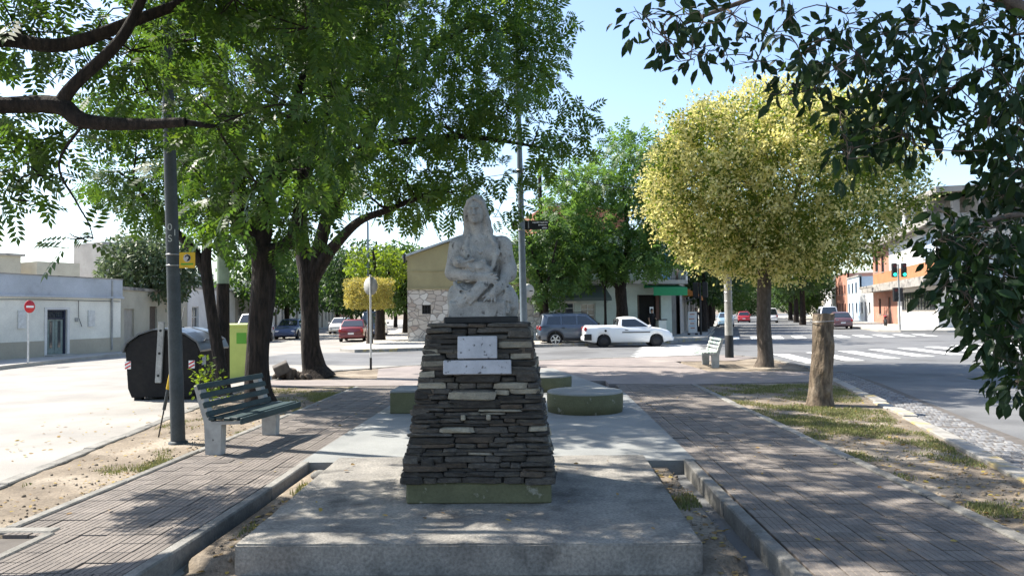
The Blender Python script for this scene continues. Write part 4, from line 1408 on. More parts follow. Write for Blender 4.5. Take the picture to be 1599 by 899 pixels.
car('parked_van', 'white van driving away in the middle of the right street', (30.6, 96.5, ROAD_Z), R(75), 'van', car_paint('white_van_paint_b', (.68, .69, .70)), group='vehicles in the right street', **van_specs(4.3, 1.9))
car('parked_car', 'small bright red car far down the right street', (28.3, 100.5, ROAD_Z), R(75), 'car', car_paint('bright_red_paint', (.35, .02, .03)), group='vehicles in the right street', **hatch_specs(3.7, 1.5))
car('parked_car', 'maroon saloon car parked before the pink walled corner building', (26.4, 64.6, ROAD_Z), R(75), 'car', car_paint('maroon_paint', (.10, .05, .06)), group='vehicles in the right street', **sedan_specs(4.4, 1.44))
car('parked_van', 'white and blue van parked ahead of the maroon saloon', (28.2, 72.0, ROAD_Z), R(75), 'van', car_paint('pale_van_paint', (.52, .56, .62)), group='vehicles in the right street', **van_specs(4.4, 1.95))
car('parked_car', 'pale blue hatchback parked on the left side of the right street', (19.7, 76.5, ROAD_Z), R(-105), 'car', car_paint('pale_blue_paint', (.22, .34, .46)), group='vehicles in the right street', **hatch_specs())

# a motorcycle by the pink wall
mc = thing('motorcycle', 'dark motorcycle parked against the pink wall of the corner building', 'motorcycle', (31.2, 66.5, .0), R(70))
for x_ in (-.65, .65):
    w_ = MB().tube([(.27 * math.cos(a), 0, .27 * math.sin(a)) for a in np.linspace(0, 2 * math.pi, 20)], .05, 8).build('wheel', M_['rubber'], mc)
    w_.location = (x_, 0, .32)
MB().tube([(-.65, 0, .32), (-.1, 0, .45), (.45, 0, .75), (.65, 0, .32)], [.05, .12, .05, .035], 10).build('frame', M_['trim'], mc)
MB().box((-.28, 0, .80), (.6, .22, .10), bev=.04).build('seat', M_['black'], mc)
MB().box((.12, 0, .82), (.4, .24, .2), bev=.07).build('tank', M_['red'], mc)
MB().tube([(.42, -.32, 1.02), (.48, 0, .95), (.42, .32, 1.02)], .02, 8).build('handlebar', M_['steel'], mc)
# ================================================================= buildings
def facade(parent, w, h, openings, mat, t=.25, z0=0.0, M=None, name='wall', top=None):
    """a wall sheet with real openings and reveals; openings are (x0, x1, z0, z1)"""
    mb = MB()
    if M is not None: mb.M = M
    xs = sorted(set([0, w] + [v for o in openings for v in o[:2]]))
    zs = sorted(set([z0, h] + [v for o in openings for v in o[2:]]))
    for x0, x1 in zip(xs[:-1], xs[1:]):
        for a, b in zip(zs[:-1], zs[1:]):
            cx_, cz_ = (x0 + x1) / 2, (a + b) / 2
            if any(o[0] < cx_ < o[1] and o[2] < cz_ < o[3] for o in openings): continue
            mb.add([(x0, 0, a), (x1, 0, a), (x1, 0, b), (x0, 0, b)], [(0, 1, 2, 3)])
    for x0, x1, a, b in openings:
        mb.add([(x0, 0, a), (x0, t, a), (x0, t, b), (x0, 0, b)], [(0, 1, 2, 3)])
        mb.add([(x1, 0, a), (x1, t, a), (x1, t, b), (x1, 0, b)], [(3, 2, 1, 0)])
        mb.add([(x0, 0, b), (x1, 0, b), (x1, t, b), (x0, t, b)], [(0, 1, 2, 3)])
        mb.add([(x0, 0, a), (x1, 0, a), (x1, t, a), (x0, t, a)], [(3, 2, 1, 0)])
    return mb.build(name, mat, parent)


def window(parent, x0, x1, z0, z1, frame, pane, y=.12, bars=(1, 1), M=None, sill=True, name='window'):
    f = MB()
    if M is not None: f.M = M
    w = .06
    f.b2((x0, y - .03, z0), (x0 + w, y + .03, z1)); f.b2((x1 - w, y - .03, z0), (x1, y + .03, z1))
    f.b2((x0 + w, y - .03, z0), (x1 - w, y + .03, z0 + w)); f.b2((x0 + w, y - .03, z1 - w), (x1 - w, y + .03, z1))
    for i in range(1, bars[0] + 1):
        xm = x0 + (x1 - x0) * i / (bars[0] + 1)
        f.b2((xm - .02, y - .025, z0 + w), (xm + .02, y + .025, z1 - w))
    for i in range(1, bars[1] + 1):
        zm = z0 + (z1 - z0) * i / (bars[1] + 1)
        f.b2((x0 + w, y - .02, zm - .02), (x1 - w, y + .02, zm + .02))
    o = f.build(name, frame, parent)
    p = MB()
    if M is not None: p.M = M
    p.b2((x0 + .02, y + .005, z0 + .02), (x1 - .02, y + .015, z1 - .02))
    p.build('pane', pane, o)
    if sill:
        s = MB()
        if M is not None: s.M = M
        s.b2((x0 - .06, -.06, z0 - .06), (x1 + .06, .10, z0 + .003))
        s.build('sill', M_['sidewalk'], o)
    return o


def wallmat(name, c, c2=None, **k):
    c2 = c2 or tuple(v * .82 for v in c)
    kw = dict(scale=.8, rough=.9, bump=.003, bscale=30, c3=tuple(v * .7 for v in c), c3scale=.35, c3lo=.56, c3hi=.75, fine=.08)
    kw.update(k)
    return pm(name, c, c2, **kw)


M_['cream'] = wallmat('cream_plaster', (.78, .76, .68))
M_['beige_band'] = wallmat('beige_band', (.44, .40, .32))
M_['blue_grey'] = wallmat('blue_grey_plaster', (.46, .49, .53), c3=(.30, .315, .34), c3scale=1.2)
M_['grey_plaster'] = wallmat('grey_plaster', (.38, .36, .33), c3=(.2, .19, .18), c3scale=.9)
M_['dull_cream'] = wallmat('dull_cream', (.44, .41, .33))
M_['white_wall'] = wallmat('white_wall', (.68, .67, .65))
M_['olive_wall'] = wallmat('olive_wall', (.37, .315, .175))
M_['mint_wall'] = wallmat('mint_wall', (.52, .57, .50))
M_['salmon'] = wallmat('salmon_wall', (.42, .20, .14), c3=(.5, .33, .26), c3scale=.8)
M_['orange_wall'] = wallmat('orange_wall', (.42, .19, .09))
M_['light_blue'] = wallmat('light_blue_wall', (.42, .52, .62))
M_['brick_far'] = wallmat('far_brick', (.30, .12, .08))
M_['concrete_old'] = wallmat('old_concrete', (.33, .31, .28), c3=(.12, .115, .11), c3scale=1.3, c3lo=.5, c3hi=.65)
M_['dark_room'] = pm('dark_interior', (.012, .011, .010), rough=.9)  # near-black colour paints the shade of unlit rooms behind openings
M_['door_navy'] = pm('navy_door', (.02, .025, .05), rough=.5)
M_['door_green'] = pm('grey_green_panel', (.22, .27, .25), (.15, .19, .18), 6, .6)
M_['shutter'] = pm('shutter', (.34, .32, .28), (.28, .26, .23), 3, .7, .004, 20)
M_['roof_tin'] = pm('roof_tin', (.42, .45, .47), (.33, .35, .37), 2, .5)
M_['awning_green'] = pm('green_awning', (.03, .24, .10), rough=.8)
M_['awning_dull'] = pm('dull_awning', (.10, .13, .125), rough=.85)
M_['awning_orange'] = pm('orange_awning', (.35, .13, .03), rough=.85)


def veneer_mat():
    m = bpy.data.materials.new('stone_veneer'); m.use_nodes = True
    N, L = m.node_tree.nodes, m.node_tree.links
    b = N["Principled BSDF"]; b.inputs["Roughness"].default_value = .9
    tc = N.new("ShaderNodeTexCoord")
    mp = N.new("ShaderNodeMapping"); mp.inputs["Scale"].default_value = (2.6, 2.6, 3.6)
    L.new(tc.outputs["Object"], mp.inputs[0])
    nz = N.new("ShaderNodeTexNoise"); nz.inputs["Scale"].default_value = 1.6
    L.new(mp.outputs[0], nz.inputs["Vector"])
    ad = N.new("ShaderNodeMixRGB"); ad.inputs[0].default_value = .25
    L.new(mp.outputs[0], ad.inputs[1]); L.new(nz.outputs["Color"], ad.inputs[2])
    v1 = N.new("ShaderNodeTexVoronoi"); v1.inputs["Scale"].default_value = 1.2
    v2 = N.new("ShaderNodeTexVoronoi"); v2.feature = 'DISTANCE_TO_EDGE'; v2.inputs["Scale"].default_value = 1.2
    L.new(ad.outputs[0], v1.inputs["Vector"]); L.new(ad.outputs[0], v2.inputs["Vector"])
    cr = N.new("ShaderNodeValToRGB")
    for i, (p, c) in enumerate(((0, (.60, .55, .49)), (.35, (.46, .39, .33)), (.65, (.66, .62, .57)), (1, (.38, .30, .25)))):
        e = cr.color_ramp.elements[i] if i < 2 else cr.color_ramp.elements.new(p)
        e.position = p; e.color = (*c, 1)
    sp_ = N.new("ShaderNodeSeparateColor"); L.new(v1.outputs["Color"], sp_.inputs[0]); L.new(sp_.outputs[0], cr.inputs[0])
    mr = N.new("ShaderNodeMapRange"); mr.inputs["From Max"].default_value = .06
    L.new(v2.outputs["Distance"], mr.inputs["Value"])
    mx = N.new("ShaderNodeMix"); mx.data_type = 'RGBA'
    L.new(mr.outputs[0], mx.inputs["Factor"]); mx.inputs[6].default_value = (.26, .235, .21, 1); L.new(cr.outputs[0], mx.inputs[7])
    L.new(mx.outputs[2], b.inputs["Base Color"])
    bp = N.new("ShaderNodeBump"); bp.inputs["Distance"].default_value = .03
    L.new(mr.outputs[0], bp.inputs["Height"]); L.new(bp.outputs[0], b.inputs["Normal"])
    return m


M_['veneer'] = veneer_mat()

# ---- low cream house on the left
ang = math.atan2(12.2, 2.7)
h1 = thing('low_house', 'low cream house with a blue grey parapet and narrow double door, far left', 'house', (-22.2, 22.0, 0), ang)
ops = [(8.42, 9.44, .06, 1.95), (2.4, 3.4, .9, 2.0)]
facade(h1, 12.5, 2.52, ops, M_['cream'])
MB().b2((0, .26, 0), (12.5, 9, 2.5)).build('rear_walls', M_['cream'], h1)
MB().b2((-.05, -.05, 2.52), (12.55, .3, 3.36)).build('parapet', M_['blue_grey'], h1)
MB().b2((-.08, -.12, 2.47), (12.58, .02, 2.56)).build('cornice', M_['blue_grey'], h1)
MB().b2((-.06, -.08, 3.36), (12.56, .33, 3.40)).build('coping', M_['concrete_old'], h1)
for a, b in ((0, 8.36), (9.5, 12.5)):
    MB().b2((a, -.03, 0), (b, -.002, .66)).build('dado', M_['beige_band'], h1)
d = MB(); d.b2((8.42, .06, .06), (8.52, .16, 1.95)); d.b2((9.34, .06, .06), (9.44, .16, 1.95)); d.b2((8.52, .06, 1.55), (9.34, .16, 1.62)); d.b2((8.52, .06, 1.88), (9.34, .16, 1.95))
door = d.build('door', M_['door_navy'], h1)
for k in range(2):
    x0 = 8.53 + k * .41
    MB().b2((x0, .10, .08), (x0 + .39, .15, 1.55)).build('door_leaf', M_['door_green'], door)
    MB().b2((x0 + .13, .085, .35), (x0 + .26, .10, 1.48)).build('glazing', M_['pane'], door)
MB().b2((8.54, .11, 1.63), (9.33, .13, 1.87)).build('transom', M_['pane'], door)
for k in range(7):
    MB().b2((8.60 + k * .105, .06, 1.63), (8.612 + k * .105, .072, 1.87)).build('bar', M_['door_navy'], door)
for a in (7.05, 10.55):
    MB().b2((a, -.06, 1.2), (a + .36, -.004, 1.92)).build('meter_box', M_['white_metal'], h1)
s_ = MB(); s_.b2((8.30, -.04, .0), (8.42, .02, 2.05)); s_.b2((9.44, -.04, 0), (9.56, .02, 2.05)); s_.b2((8.42, -.04, 1.95), (9.44, .02, 2.05)); s_.build('door_surround', M_['white_wall'], h1)
window(h1, 2.4, 3.4, .9, 2.0, M_['white_metal'], M_['pane'])
MB().tube([(11.9, -.06, .1), (11.9, -.06, 3.3)], .045, 8).build('downpipe', M_['pole_grey'], h1)
MB().tube([(0, -.05, 2.38), (4, -.06, 2.33), (8, -.05, 2.37), (12.4, -.05, 2.34)], .012, 5).build('wall_cable', M_['black'], h1)
MB().tube([(10.0, -.05, 2.36), (10.02, -.05, 1.6), (10.2, -.05, 1.2)], .012, 5).build('wall_cable', M_['black'], h1)
MB().b2((9.85, -.05, 1.42), (10.0, -.004, 1.6)).build('door_bell', M_['pole_grey'], h1)
MB().b2((8.3, -.45, 0.0), (9.56, -.05, .055)).build('doorstep', M_['sidewalk'], h1)

# rooftop structures behind it
rb_ = thing('rooftop_block', 'grey concrete rooms and tanks on the roofs behind the low cream house', 'building', (-36, 44, 0), R(60))
def blk(x0, x1, z0, z1, m, y=0.0, nm='room'):
    MB().b2((x0, y, z0), (x1, y + 4, z1)).build(nm, M_[m], rb_)
blk(-9, 22, 0, 4.4, 'grey_plaster', .5, 'wall')
blk(2.0, 4.2, 4.4, 5.7, 'dull_cream', 0, 'tank_room'); MB().b2((1.8, -.2, 5.7), (4.4, 4.2, 5.85)).build('roof_slab', M_['concrete_old'], rb_)
blk(5.0, 7.8, 4.4, 5.4, 'dull_cream', -.4, 'room'); blk(10.2, 15.6, 4.4, 7.2, 'grey_plaster', 1, 'room'); blk(-3, 1.2, 4.4, 5.3, 'concrete_old', 0, 'room')
blk(-6, -3.4, 4.4, 7.0, 'grey_plaster', 0, 'room'); blk(12.2, 18, 3.0, 5.0, 'white_wall', -1.2, 'room')
window(rb_, 10.9, 11.5, 4.6, 5.3, M_['white_metal'], M_['pane'], y=.96, sill=False)

# ---- row of houses down the left street
cols = ['dull_cream', 'white_wall', 'grey_plaster', 'cream', 'mint_wall', 'dull_cream', 'salmon']
p = Vector((-19.5 - .1, 34.4, 0)); dirv = Vector((-.12, .993, 0)).normalized()
hr = random.Random(21)
lab = ['cream house with a roller shutter next to the low cream house', 'white house second along the left street', 'grey rendered house third along the left street',
       'cream house fourth along the left street', 'pale green house fifth along the left street', 'dull cream house sixth along the left street', 'salmon house at the far end of the left street']
for i, cm in enumerate(cols):
    w = [9.0, 10, 9, 12, 13, 15, 20][i]; hh = [2.9, 3.3, 3.2, 4.6, 4.2, 6.0, 5.0][i]
    t = thing('street_house', lab[i], 'house', tuple(p), math.atan2(dirv.y, dirv.x), 'houses along the left street')
    n = int(w // 3)
    ops = []
    for k in range(n):
        x0 = .8 + k * (w - 1.2) / n
        if i == 0 and k == 0: ops.append((.35, 1.5, .05, 2.0))
        elif k % 2 == 0: ops.append((x0, x0 + 1.2, .9, 2.2))
        else: ops.append((x0, x0 + 1.0, .02, 2.15))
    facade(t, w, hh, ops, M_[cm])
    MB().b2((.003, .26, 0), (w - .003, 8, hh - .01)).build('rear_walls', M_[cm], t)
    MB().b2((-.01, -.08, hh), (w + .01, .3, hh + .16)).build('cornice', M_['concrete_old'], t)
    for k, o in enumerate(ops):
        if o[2] > .5: window(t, *o, M_['white_metal'], M_['pane'])
        else:
            MB().b2((o[0], .10, o[2]), (o[1], .16, o[3])).build('door', M_['shutter'] if k == 0 else M_['bark_grey'], t)
    p = p + dirv * (w + .05)

# ---- stone and olive house at the corner, centre
a23 = math.atan2(6.2, 16.7)
h2 = thing('corner_house', 'olive house with stone clad lower wall and gable roof behind the statue', 'house', (-7.3, 42.3, 0), a23)
wl_ = facade(h2, 8.45, 3.0, [(.85, 1.38, 1.57, 2.1)], M_['veneer'], name='stone_wall')
MB().add([(0, 0, 3.08), (8.45, 0, 3.08), (8.45, 0, 4.9), (4.2, 0, 6.35), (0, 0, 4.9)], [(0, 1, 2, 3, 4)]).build('gable_wall', M_['olive_wall'], h2)
MB().b2((-.02, -.09, 3.0), (8.45, .04, 3.08)).build('band', M_['olive_wall'], h2)
MB().b2((-.01, -.04, 4.05), (8.45, .03, 4.09)).build('moulding', M_['olive_wall'], h2)
lw = MB(); lw.add([(0, 0, 0), (2.95, 12, 0), (2.95, 12, 4.9), (0, 0, 4.9)], [(3, 2, 1, 0)]); lw.add([(2.95, 12, 0), (8.45, 12, 0), (8.45, 12, 4.9), (5.2, 12, 6.35), (2.95, 12, 4.9)], [(4, 3, 2, 1, 0)]); lw.build('side_wall', M_['olive_wall'], h2)
MB().add([(.86, .24, 1.55), (1.4, .24, 1.55), (1.4, .24, 2.12), (.86, .24, 2.12)], [(0, 1, 2, 3)]).build('window_recess', M_['dark_room'], h2)
wn_ = window(h2, .85, 1.38, 1.57, 2.1, M_['trim'], M_['dark_room'], y=.10, bars=(2, 1), sill=False)
for s0, s1 in (((-.35, 4.80), (4.2, 6.46)), ((4.2, 6.46), (8.9, 4.80))):
    MB().add([(s0[0], -.3, s0[1]), (s1[0], -.3, s1[1]), (s1[0] + (1.0 if s1[0] < 5 else 0), 12.2, s1[1]), (s0[0] + (2.95 if s0[0] < 0 else 1.0), 12.2, s0[1])] + [(s0[0], -.3, s0[1] + .12), (s1[0], -.3, s1[1] + .12), (s1[0] + (1.0 if s1[0] < 5 else 0), 12.2, s1[1] + .12), (s0[0] + (2.95 if s0[0] < 0 else 1.0), 12.2, s0[1] + .12)],
             [(3, 2, 1, 0), (4, 5, 6, 7), (0, 1, 5, 4), (1, 2, 6, 5), (2, 3, 7, 6), (3, 0, 4, 7)]).build('roof_slope', M_['roof_tin'], h2)
MB().box((-.22, -.33, 4.78), (.12, .10, .5)).build('downpipe_head', M_['trim'], h2)
MB().b2((3.3, -.1, .4), (3.8, -.005, 1.1)).build('meter_box', M_['white_metal'], h2)

# ---- pale green corner shop with a balcony
h3 = thing('corner_shop', 'pale green two storey corner shop with green awning behind the white pickup', 'shop', (-7.3 + 8.5 * math.cos(a23), 42.3 + 8.5 * math.sin(a23), 0), a23)
O = 8.5
ops = [(9.14 - O, 10.47 - O, 1.15, 2.15), (14.85 - O, 16.57 - O, .02, 2.64), (10.9 - O, 11.9 - O, 1.0, 2.1)]
ops2 = [(12.2 - O, 13.2 - O, 3.6, 5.6), (15.4 - O, 16.6 - O, 3.6, 5.6), (9.4 - O, 10.5 - O, 4.2, 5.6)]
facade(h3, 8.85, 6.6, ops + ops2, M_['mint_wall'])
h3b = MB(); h3b.b2((.01, .26, 0), (8.84, 10, 6.58)); h3b.build('rear_walls', M_['mint_wall'], h3)
MB().b2((-.05, -.15, 6.6), (8.95, .3, 6.8)).build('cornice', M_['concrete_old'], h3)
bal = MB().b2((.0, -.95, 3.30), (9.5, -.01, 3.55)).build('balcony', M_['grey_plaster'], h3)
rl = MB(); rl.b2((6.6, -.93, 4.40), (9.45, -.89, 4.44)); rl.b2((6.6, -.93, 3.62), (9.45, -.89, 3.65))
for k in range(24): rl.b2((6.62 + k * .122, -.92, 3.55), (6.635 + k * .122, -.905, 4.4))
rl.build('railing', M_['trim'], bal)
MB().b2((9.36, -.95, 3.55), (9.5, -.02, 4.1)).build('end_parapet', M_['white_wall'], bal)
for o in (ops[0], ops[2]): window(h3, *o, M_['white_metal'], M_['pane'], bars=(1, 2))
for k, o in enumerate(ops2):
    window(h3, *o, M_['white_metal'], M_['pane'], bars=(1, 1), sill=False)
MB().b2((.55, -.12, 2.16), (2.05, -.005, 2.24)).build('window_hood', M_['cream'], h3)
dr = MB().b2((14.87 - O, .20, .02), (16.55 - O, .245, 2.62)).build('shop_doorway', M_['dark_room'], h3)  # flat dark sheet, the shop's inner shade put into its colour
MB().b2((14.95 - O, .14, .02), (15.05 - O, .19, 2.6)).build('door_post', M_['bark_grey'], dr)
MB().b2((16.25 - O, .10, .02), (16.5 - O, .19, 2.6)).build('open_door', pm('brown_door', (.10, .045, .03), rough=.6), dr)
MB().b2((15.75 - O, .02, 1.45), (16.02 - O, .03, 1.85)).build('notice', M_['white'], dr)
def awning(par, x0, x1, ztop_, zlow, out, m, nm, val=.25):
    MB().add([(x0, -.02, ztop_), (x1, -.02, ztop_), (x1, -out, zlow), (x0, -out, zlow), (x0, -out, zlow - val), (x1, -out, zlow - val)], [(0, 1, 2, 3), (3, 2, 5, 4)]).build(nm, M_[m], par)
    MB().add([(x0, -.02, ztop_), (x0, -out, zlow), (x0, -.02, zlow)], [(0, 1, 2)]).build('awning_cheek', M_[m], par)
    MB().tube([(x1 - .05, -out, zlow), (x1 - .05, -.02, zlow - .5)], .02, 6).build('awning_stay', M_['steel'], par)
awning(h3, 15.3 - O, 17.75 - O, 3.28, 3.05, 1.3, 'awning_green', 'awning', .5)
awning(h3, 9.0 - O, 12.5 - O, 3.25, 2.45, 1.1, 'awning_dull', 'awning', .2)
MB().b2((8.6, .3, 0), (8.87, .9, 3.2)).build('corner_panel', M_['white_wall'], h3)
cd = thing('menu_counter', 'small pale counter box standing in the shop doorway', 'counter', (8.02, 46.95, .0), a23)
MB().b2((-.28, -.2, 0), (.28, .2, 1.0), bev=.02).build('box', M_['cream'], cd)
MB().b2((-.32, -.24, 1.0), (.32, .24, 1.06)).build('top', M_['trim'], cd)
hc = MB()
V, F = [], []
for i in range(9):
    for j in range(6):
        V.append((j * .09 + .03 * math.sin(i * .9), .05 * math.sin(j * 1.9 + i * .3), -i * .20))
for i in range(8):
    for j in range(5): F.append((i * 6 + j, i * 6 + j + 1, (i + 1) * 6 + j + 1, (i + 1) * 6 + j))
fl_ = hc.add(V, F, True).build('hanging_cloth', pm('blue_cloth', (.06, .26, .62), (.30, .48, .70), 3, .85))
fl_.location = (7.85, 45.3, 5.1)
sol = fl_.modifiers.new('solid', 'SOLIDIFY'); sol.thickness = .012
tag(fl_, 'light blue cloth hanging over the shop balcony railing', 'cloth')
oa = thing('orange_awning', 'orange awning jutting from the wall beyond the green shop', 'awning', (10.4, 52.0, 0), R(75))
MB().add([(0, 0, 3.3), (3.0, 0, 3.3), (3.0, -1.3, 2.6), (0, -1.3, 2.6), (0, -1.3, 2.3), (3, -1.3, 2.3), (0, 0, 2.6), (3, 0, 2.6)], [(0, 1, 2, 3), (3, 2, 5, 4), (0, 3, 6), (1, 7, 2)]).build('canvas', M_['awning_orange'], oa)
for x_ in (.05, 2.95): MB().tube([(x_, -1.3, 2.6), (x_, -.01, 2.2)], .02, 6).build('awning_stay', M_['steel'], oa)
# shops continue along the left side of the right street
hs = thing('street_house', 'grey row house running on behind the shop along the right street', 'house', (9.75, 49.6, 0), R(75), 'houses along the right street')
facade(hs, 26, 4.6, [(4, 6, .1, 2.4), (8, 9.5, .9, 2.2), (12, 14, .1, 2.4), (17, 18.5, .9, 2.2), (21, 22.2, .1, 2.3)], M_['grey_plaster'])
for o in ((8, 9.5, .9, 2.2), (17, 18.5, .9, 2.2)): window(hs, *o, M_['white_metal'], M_['pane'])
for o in ((4, 6, .1, 2.4), (12, 14, .1, 2.4), (21, 22.2, .1, 2.3)): MB().b2((o[0], .12, o[2]), (o[1], .18, o[3])).build('door', M_['shutter'], hs)
MB().b2((.003, .26, 0), (25.99, 7, 4.58)).build('rear_walls', M_['grey_plaster'], hs)
bb = thing('brick_block', 'tall red brick block rising behind the street trees, centre', 'building', (1.0, 62, 0), R(14))
facade(bb, 7.5, 10.5, [(1.2, 2.6, 6.4, 8.0), (4.6, 6.0, 6.4, 8.0), (1.2, 2.6, 3.0, 4.6)], M_['brick_far'])
MB().b2((.003, .26, 0), (7.49, 8, 10.48)).build('rear_walls', M_['brick_far'], bb)
MB().b2((-.1, -.1, 10.5), (7.6, .3, 10.8)).build('cornice', M_['concrete_old'], bb)
for o in ((1.2, 2.6, 6.4, 8.0), (4.6, 6.0, 6.4, 8.0), (1.2, 2.6, 3.0, 4.6)): window(bb, *o, M_['white_metal'], M_['pane'])

# ---- two storey corner building on the right
h4 = thing('corner_building', 'two storey white and pink corner building with unfinished top floor, right', 'building', (31.5, 58.5, 0), R(-6))
ML = (Matrix.Rotation(R(6), 4, 'Z') @ Matrix.Translation((.257 * 27, .966 * 27, 0)) @ Matrix.Rotation(math.atan2(-.966, -.257), 4, 'Z'))
LW = 27.0
opsL = [(3.0, 4.2, .9, 2.6), (8.0, 9.2, .02, 2.7), (14.2, 26.4, 1.35, 3.2), (1.5, 3.2, 5.6, 7.2), (5.0, 6.4, 5.0, 7.2)]
# ground floor in pink and white, upper floor orange band with white wall
facade(h4, 12.5, 3.3, [o for o in opsL if o[1] < 12.5 and o[3] < 4], M_['salmon'], M=ML, name='pink_wall')
facade(h4, 14.5, 3.3, [(1.7, 13.9, 1.35, 3.0)], M_['white_wall'], M=ML @ Matrix.Translation((12.5, 0, 0)), name='white_wall')
facade(h4, LW, 5.35, [], M_['orange_wall'], z0=4.2, M=ML, name='orange_band')
facade(h4, 9.0, 8.0, [(1.5, 3.2, 5.6, 7.2), (5.0, 6.4, 5.4, 7.2)], M_['salmon'], z0=5.35, M=ML, name='upper_wall')
facade(h4, 18.0, 8.0, [(13.8, 17.6, 5.6, 7.6)], M_['white_wall'], z0=5.35, M=ML @ Matrix.Translation((9, 0, 0)), name='upper_wall')
for o in ((3.0, 4.2, .9, 2.6), (1.5, 3.2, 5.6, 7.2), (5.0, 6.4, 5.4, 7.2)): window(h4, *o, M_['trim'], M_['pane'], M=ML)
window(h4, 14.2, 26.4, 1.35, 3.0, M_['trim'], M_['pane'], bars=(11, 1), M=ML)
window(h4, 22.8, 26.6, 5.6, 7.6, M_['blue_grey'], M_['light_blue'], bars=(3, 3), M=ML)
mb = MB(); mb.M = ML; mb.b2((8.0, .10, .02), (9.2, .16, 2.7)); mb.build('door', M_['bark_grey'], h4)
mb = MB(); mb.M = ML; mb.b2((-.2, -1.25, 3.3), (LW + 1.25, -.005, 3.75)); mb.b2((-.1, -.18, 3.75), (LW + .1, -.004, 4.2)); mb.build('canopy', M_['concrete_old'], h4)
mb = MB(); mb.M = ML; mb.b2((-.2, -.9, 8.0), (LW + .9, .3, 8.12)); mb.b2((-.2, -.75, 8.12), (LW + .75, -.5, 8.85)); mb.build('parapet', M_['concrete_old'], h4)
facade(h4, 34, 8.0, [(2.5, 5.0, 5.4, 7.3), (7.5, 10, 5.4, 7.3), (3, 8, .05, 2.9), (12, 15, .9, 2.8)], M_['white_wall'], name='side_facade')
for o in ((2.5, 5.0, 5.4, 7.3), (7.5, 10, 5.4, 7.3), (12, 15, .9, 2.8)): window(h4, *o, M_['blue_grey'], M_['pane'], bars=(2, 1))
MB().b2((3, .12, .05), (8, .2, 2.9)).build('roller_door', M_['shutter'], h4)
mb = MB(); mb.b2((-.9, -.9, 8.0), (34, .3, 8.12)); mb.b2((-.75, -.75, 8.12), (34, -.5, 8.85)); mb.build('parapet', M_['concrete_old'], h4)
mb = MB(); mb.b2((-1.0, -1.25, 3.3), (34, -.005, 3.75)); mb.build('canopy', M_['concrete_old'], h4)
MB().b2((.3, .3, 0), (34, .5, 7.9)).build('core_wall', M_['dark_room'], h4)
mb = MB(); mb.M = ML; mb.b2((.3, .3, 0), (LW - .3, .5, 7.9)); mb.build('core_wall', M_['dark_room'], h4)
mb = MB(); mb.M = ML; mb.b2((.3, -.45, 7.85), (LW, 9, 7.99)); mb.build('floor_slab', M_['concrete_old'], h4)
# open upper floor: round columns carry a roof slab
for k, s in enumerate((5.5, 9.0, 12.5, 16.2, 20.0)):
    mb = MB(); mb.M = ML; mb.cyl((s, .9, 7.99), (s, .9, 10.9), .28, n=16); mb.build('column', M_['white_wall'], h4)
mb = MB(); mb.M = ML; mb.b2((3.0, .6, 10.9), (LW - 2, 9, 11.35)); mb.b2((3.0, 3.6, 7.99), (LW - 2, 3.8, 10.9)); mb.build('roof_slab', M_['concrete_old'], h4)
mb = MB(); mb.b2((1.2, 2.2, 10.9), (22, 12, 11.35)); mb.b2((1.4, 5.0, 8.0), (22, 5.2, 10.9)); mb.build('roof_slab', M_['concrete_old'], h4)
for k in range(4): MB().b2((2.4 + k * 5, 2.4, 8.0), (2.9 + k * 5, 2.9, 10.9)).build('pillar', M_['concrete_old'], h4)

# ---- houses farther along the right side
p = Vector((31.5 + .257 * 27.3, 58.5 + .966 * 27.3, 0)); dv = Vector((.257, .966, 0)).normalized()
spec = [(9, 4.0, 'white_wall', 'white house with dark doors just beyond the corner building'), (10, 5.6, 'light_blue', 'pale blue house second beyond the corner building'),
        (12, 6.5, 'salmon', 'pink house third beyond the corner building'), (16, 4.5, 'white_wall', 'low white house fourth beyond the corner building'),
        (26, 7, 'dull_cream', 'cream block at the far end of the right street')]
for w, hh, cm, lb in spec:
    p2 = p + dv * w
    t = thing('street_house', lb, 'house', tuple(p2), math.atan2(-dv.y, -dv.x), 'houses along the right street')
    ops = []
    n = int(w // 3)
    for k in range(n):
        x0 = .7 + k * (w - 1) / n
        ops.append((x0, x0 + 1.1, .03, 2.3) if k % 3 == 1 else (x0, x0 + 1.2, 1.0, 2.3))
        if hh > 5: ops.append((x0, x0 + 1.2, 3.6, 4.9))
    facade(t, w, hh, ops, M_[cm])
    for o in ops:
        if o[2] > .5: window(t, *o, M_['trim'], M_['pane'])
        else: MB().b2((o[0], .1, o[2]), (o[1], .16, o[3])).build('door', M_['bark_grey'], t)
    MB().b2((.003, .26, 0), (w - .003, 8, hh - .01)).build('rear_walls', M_[cm], t)
    MB().b2((-.01, -.1, hh), (w + .01, .3, hh + .2)).build('cornice', M_['concrete_old'], t)
    p = p2 + dv * .05

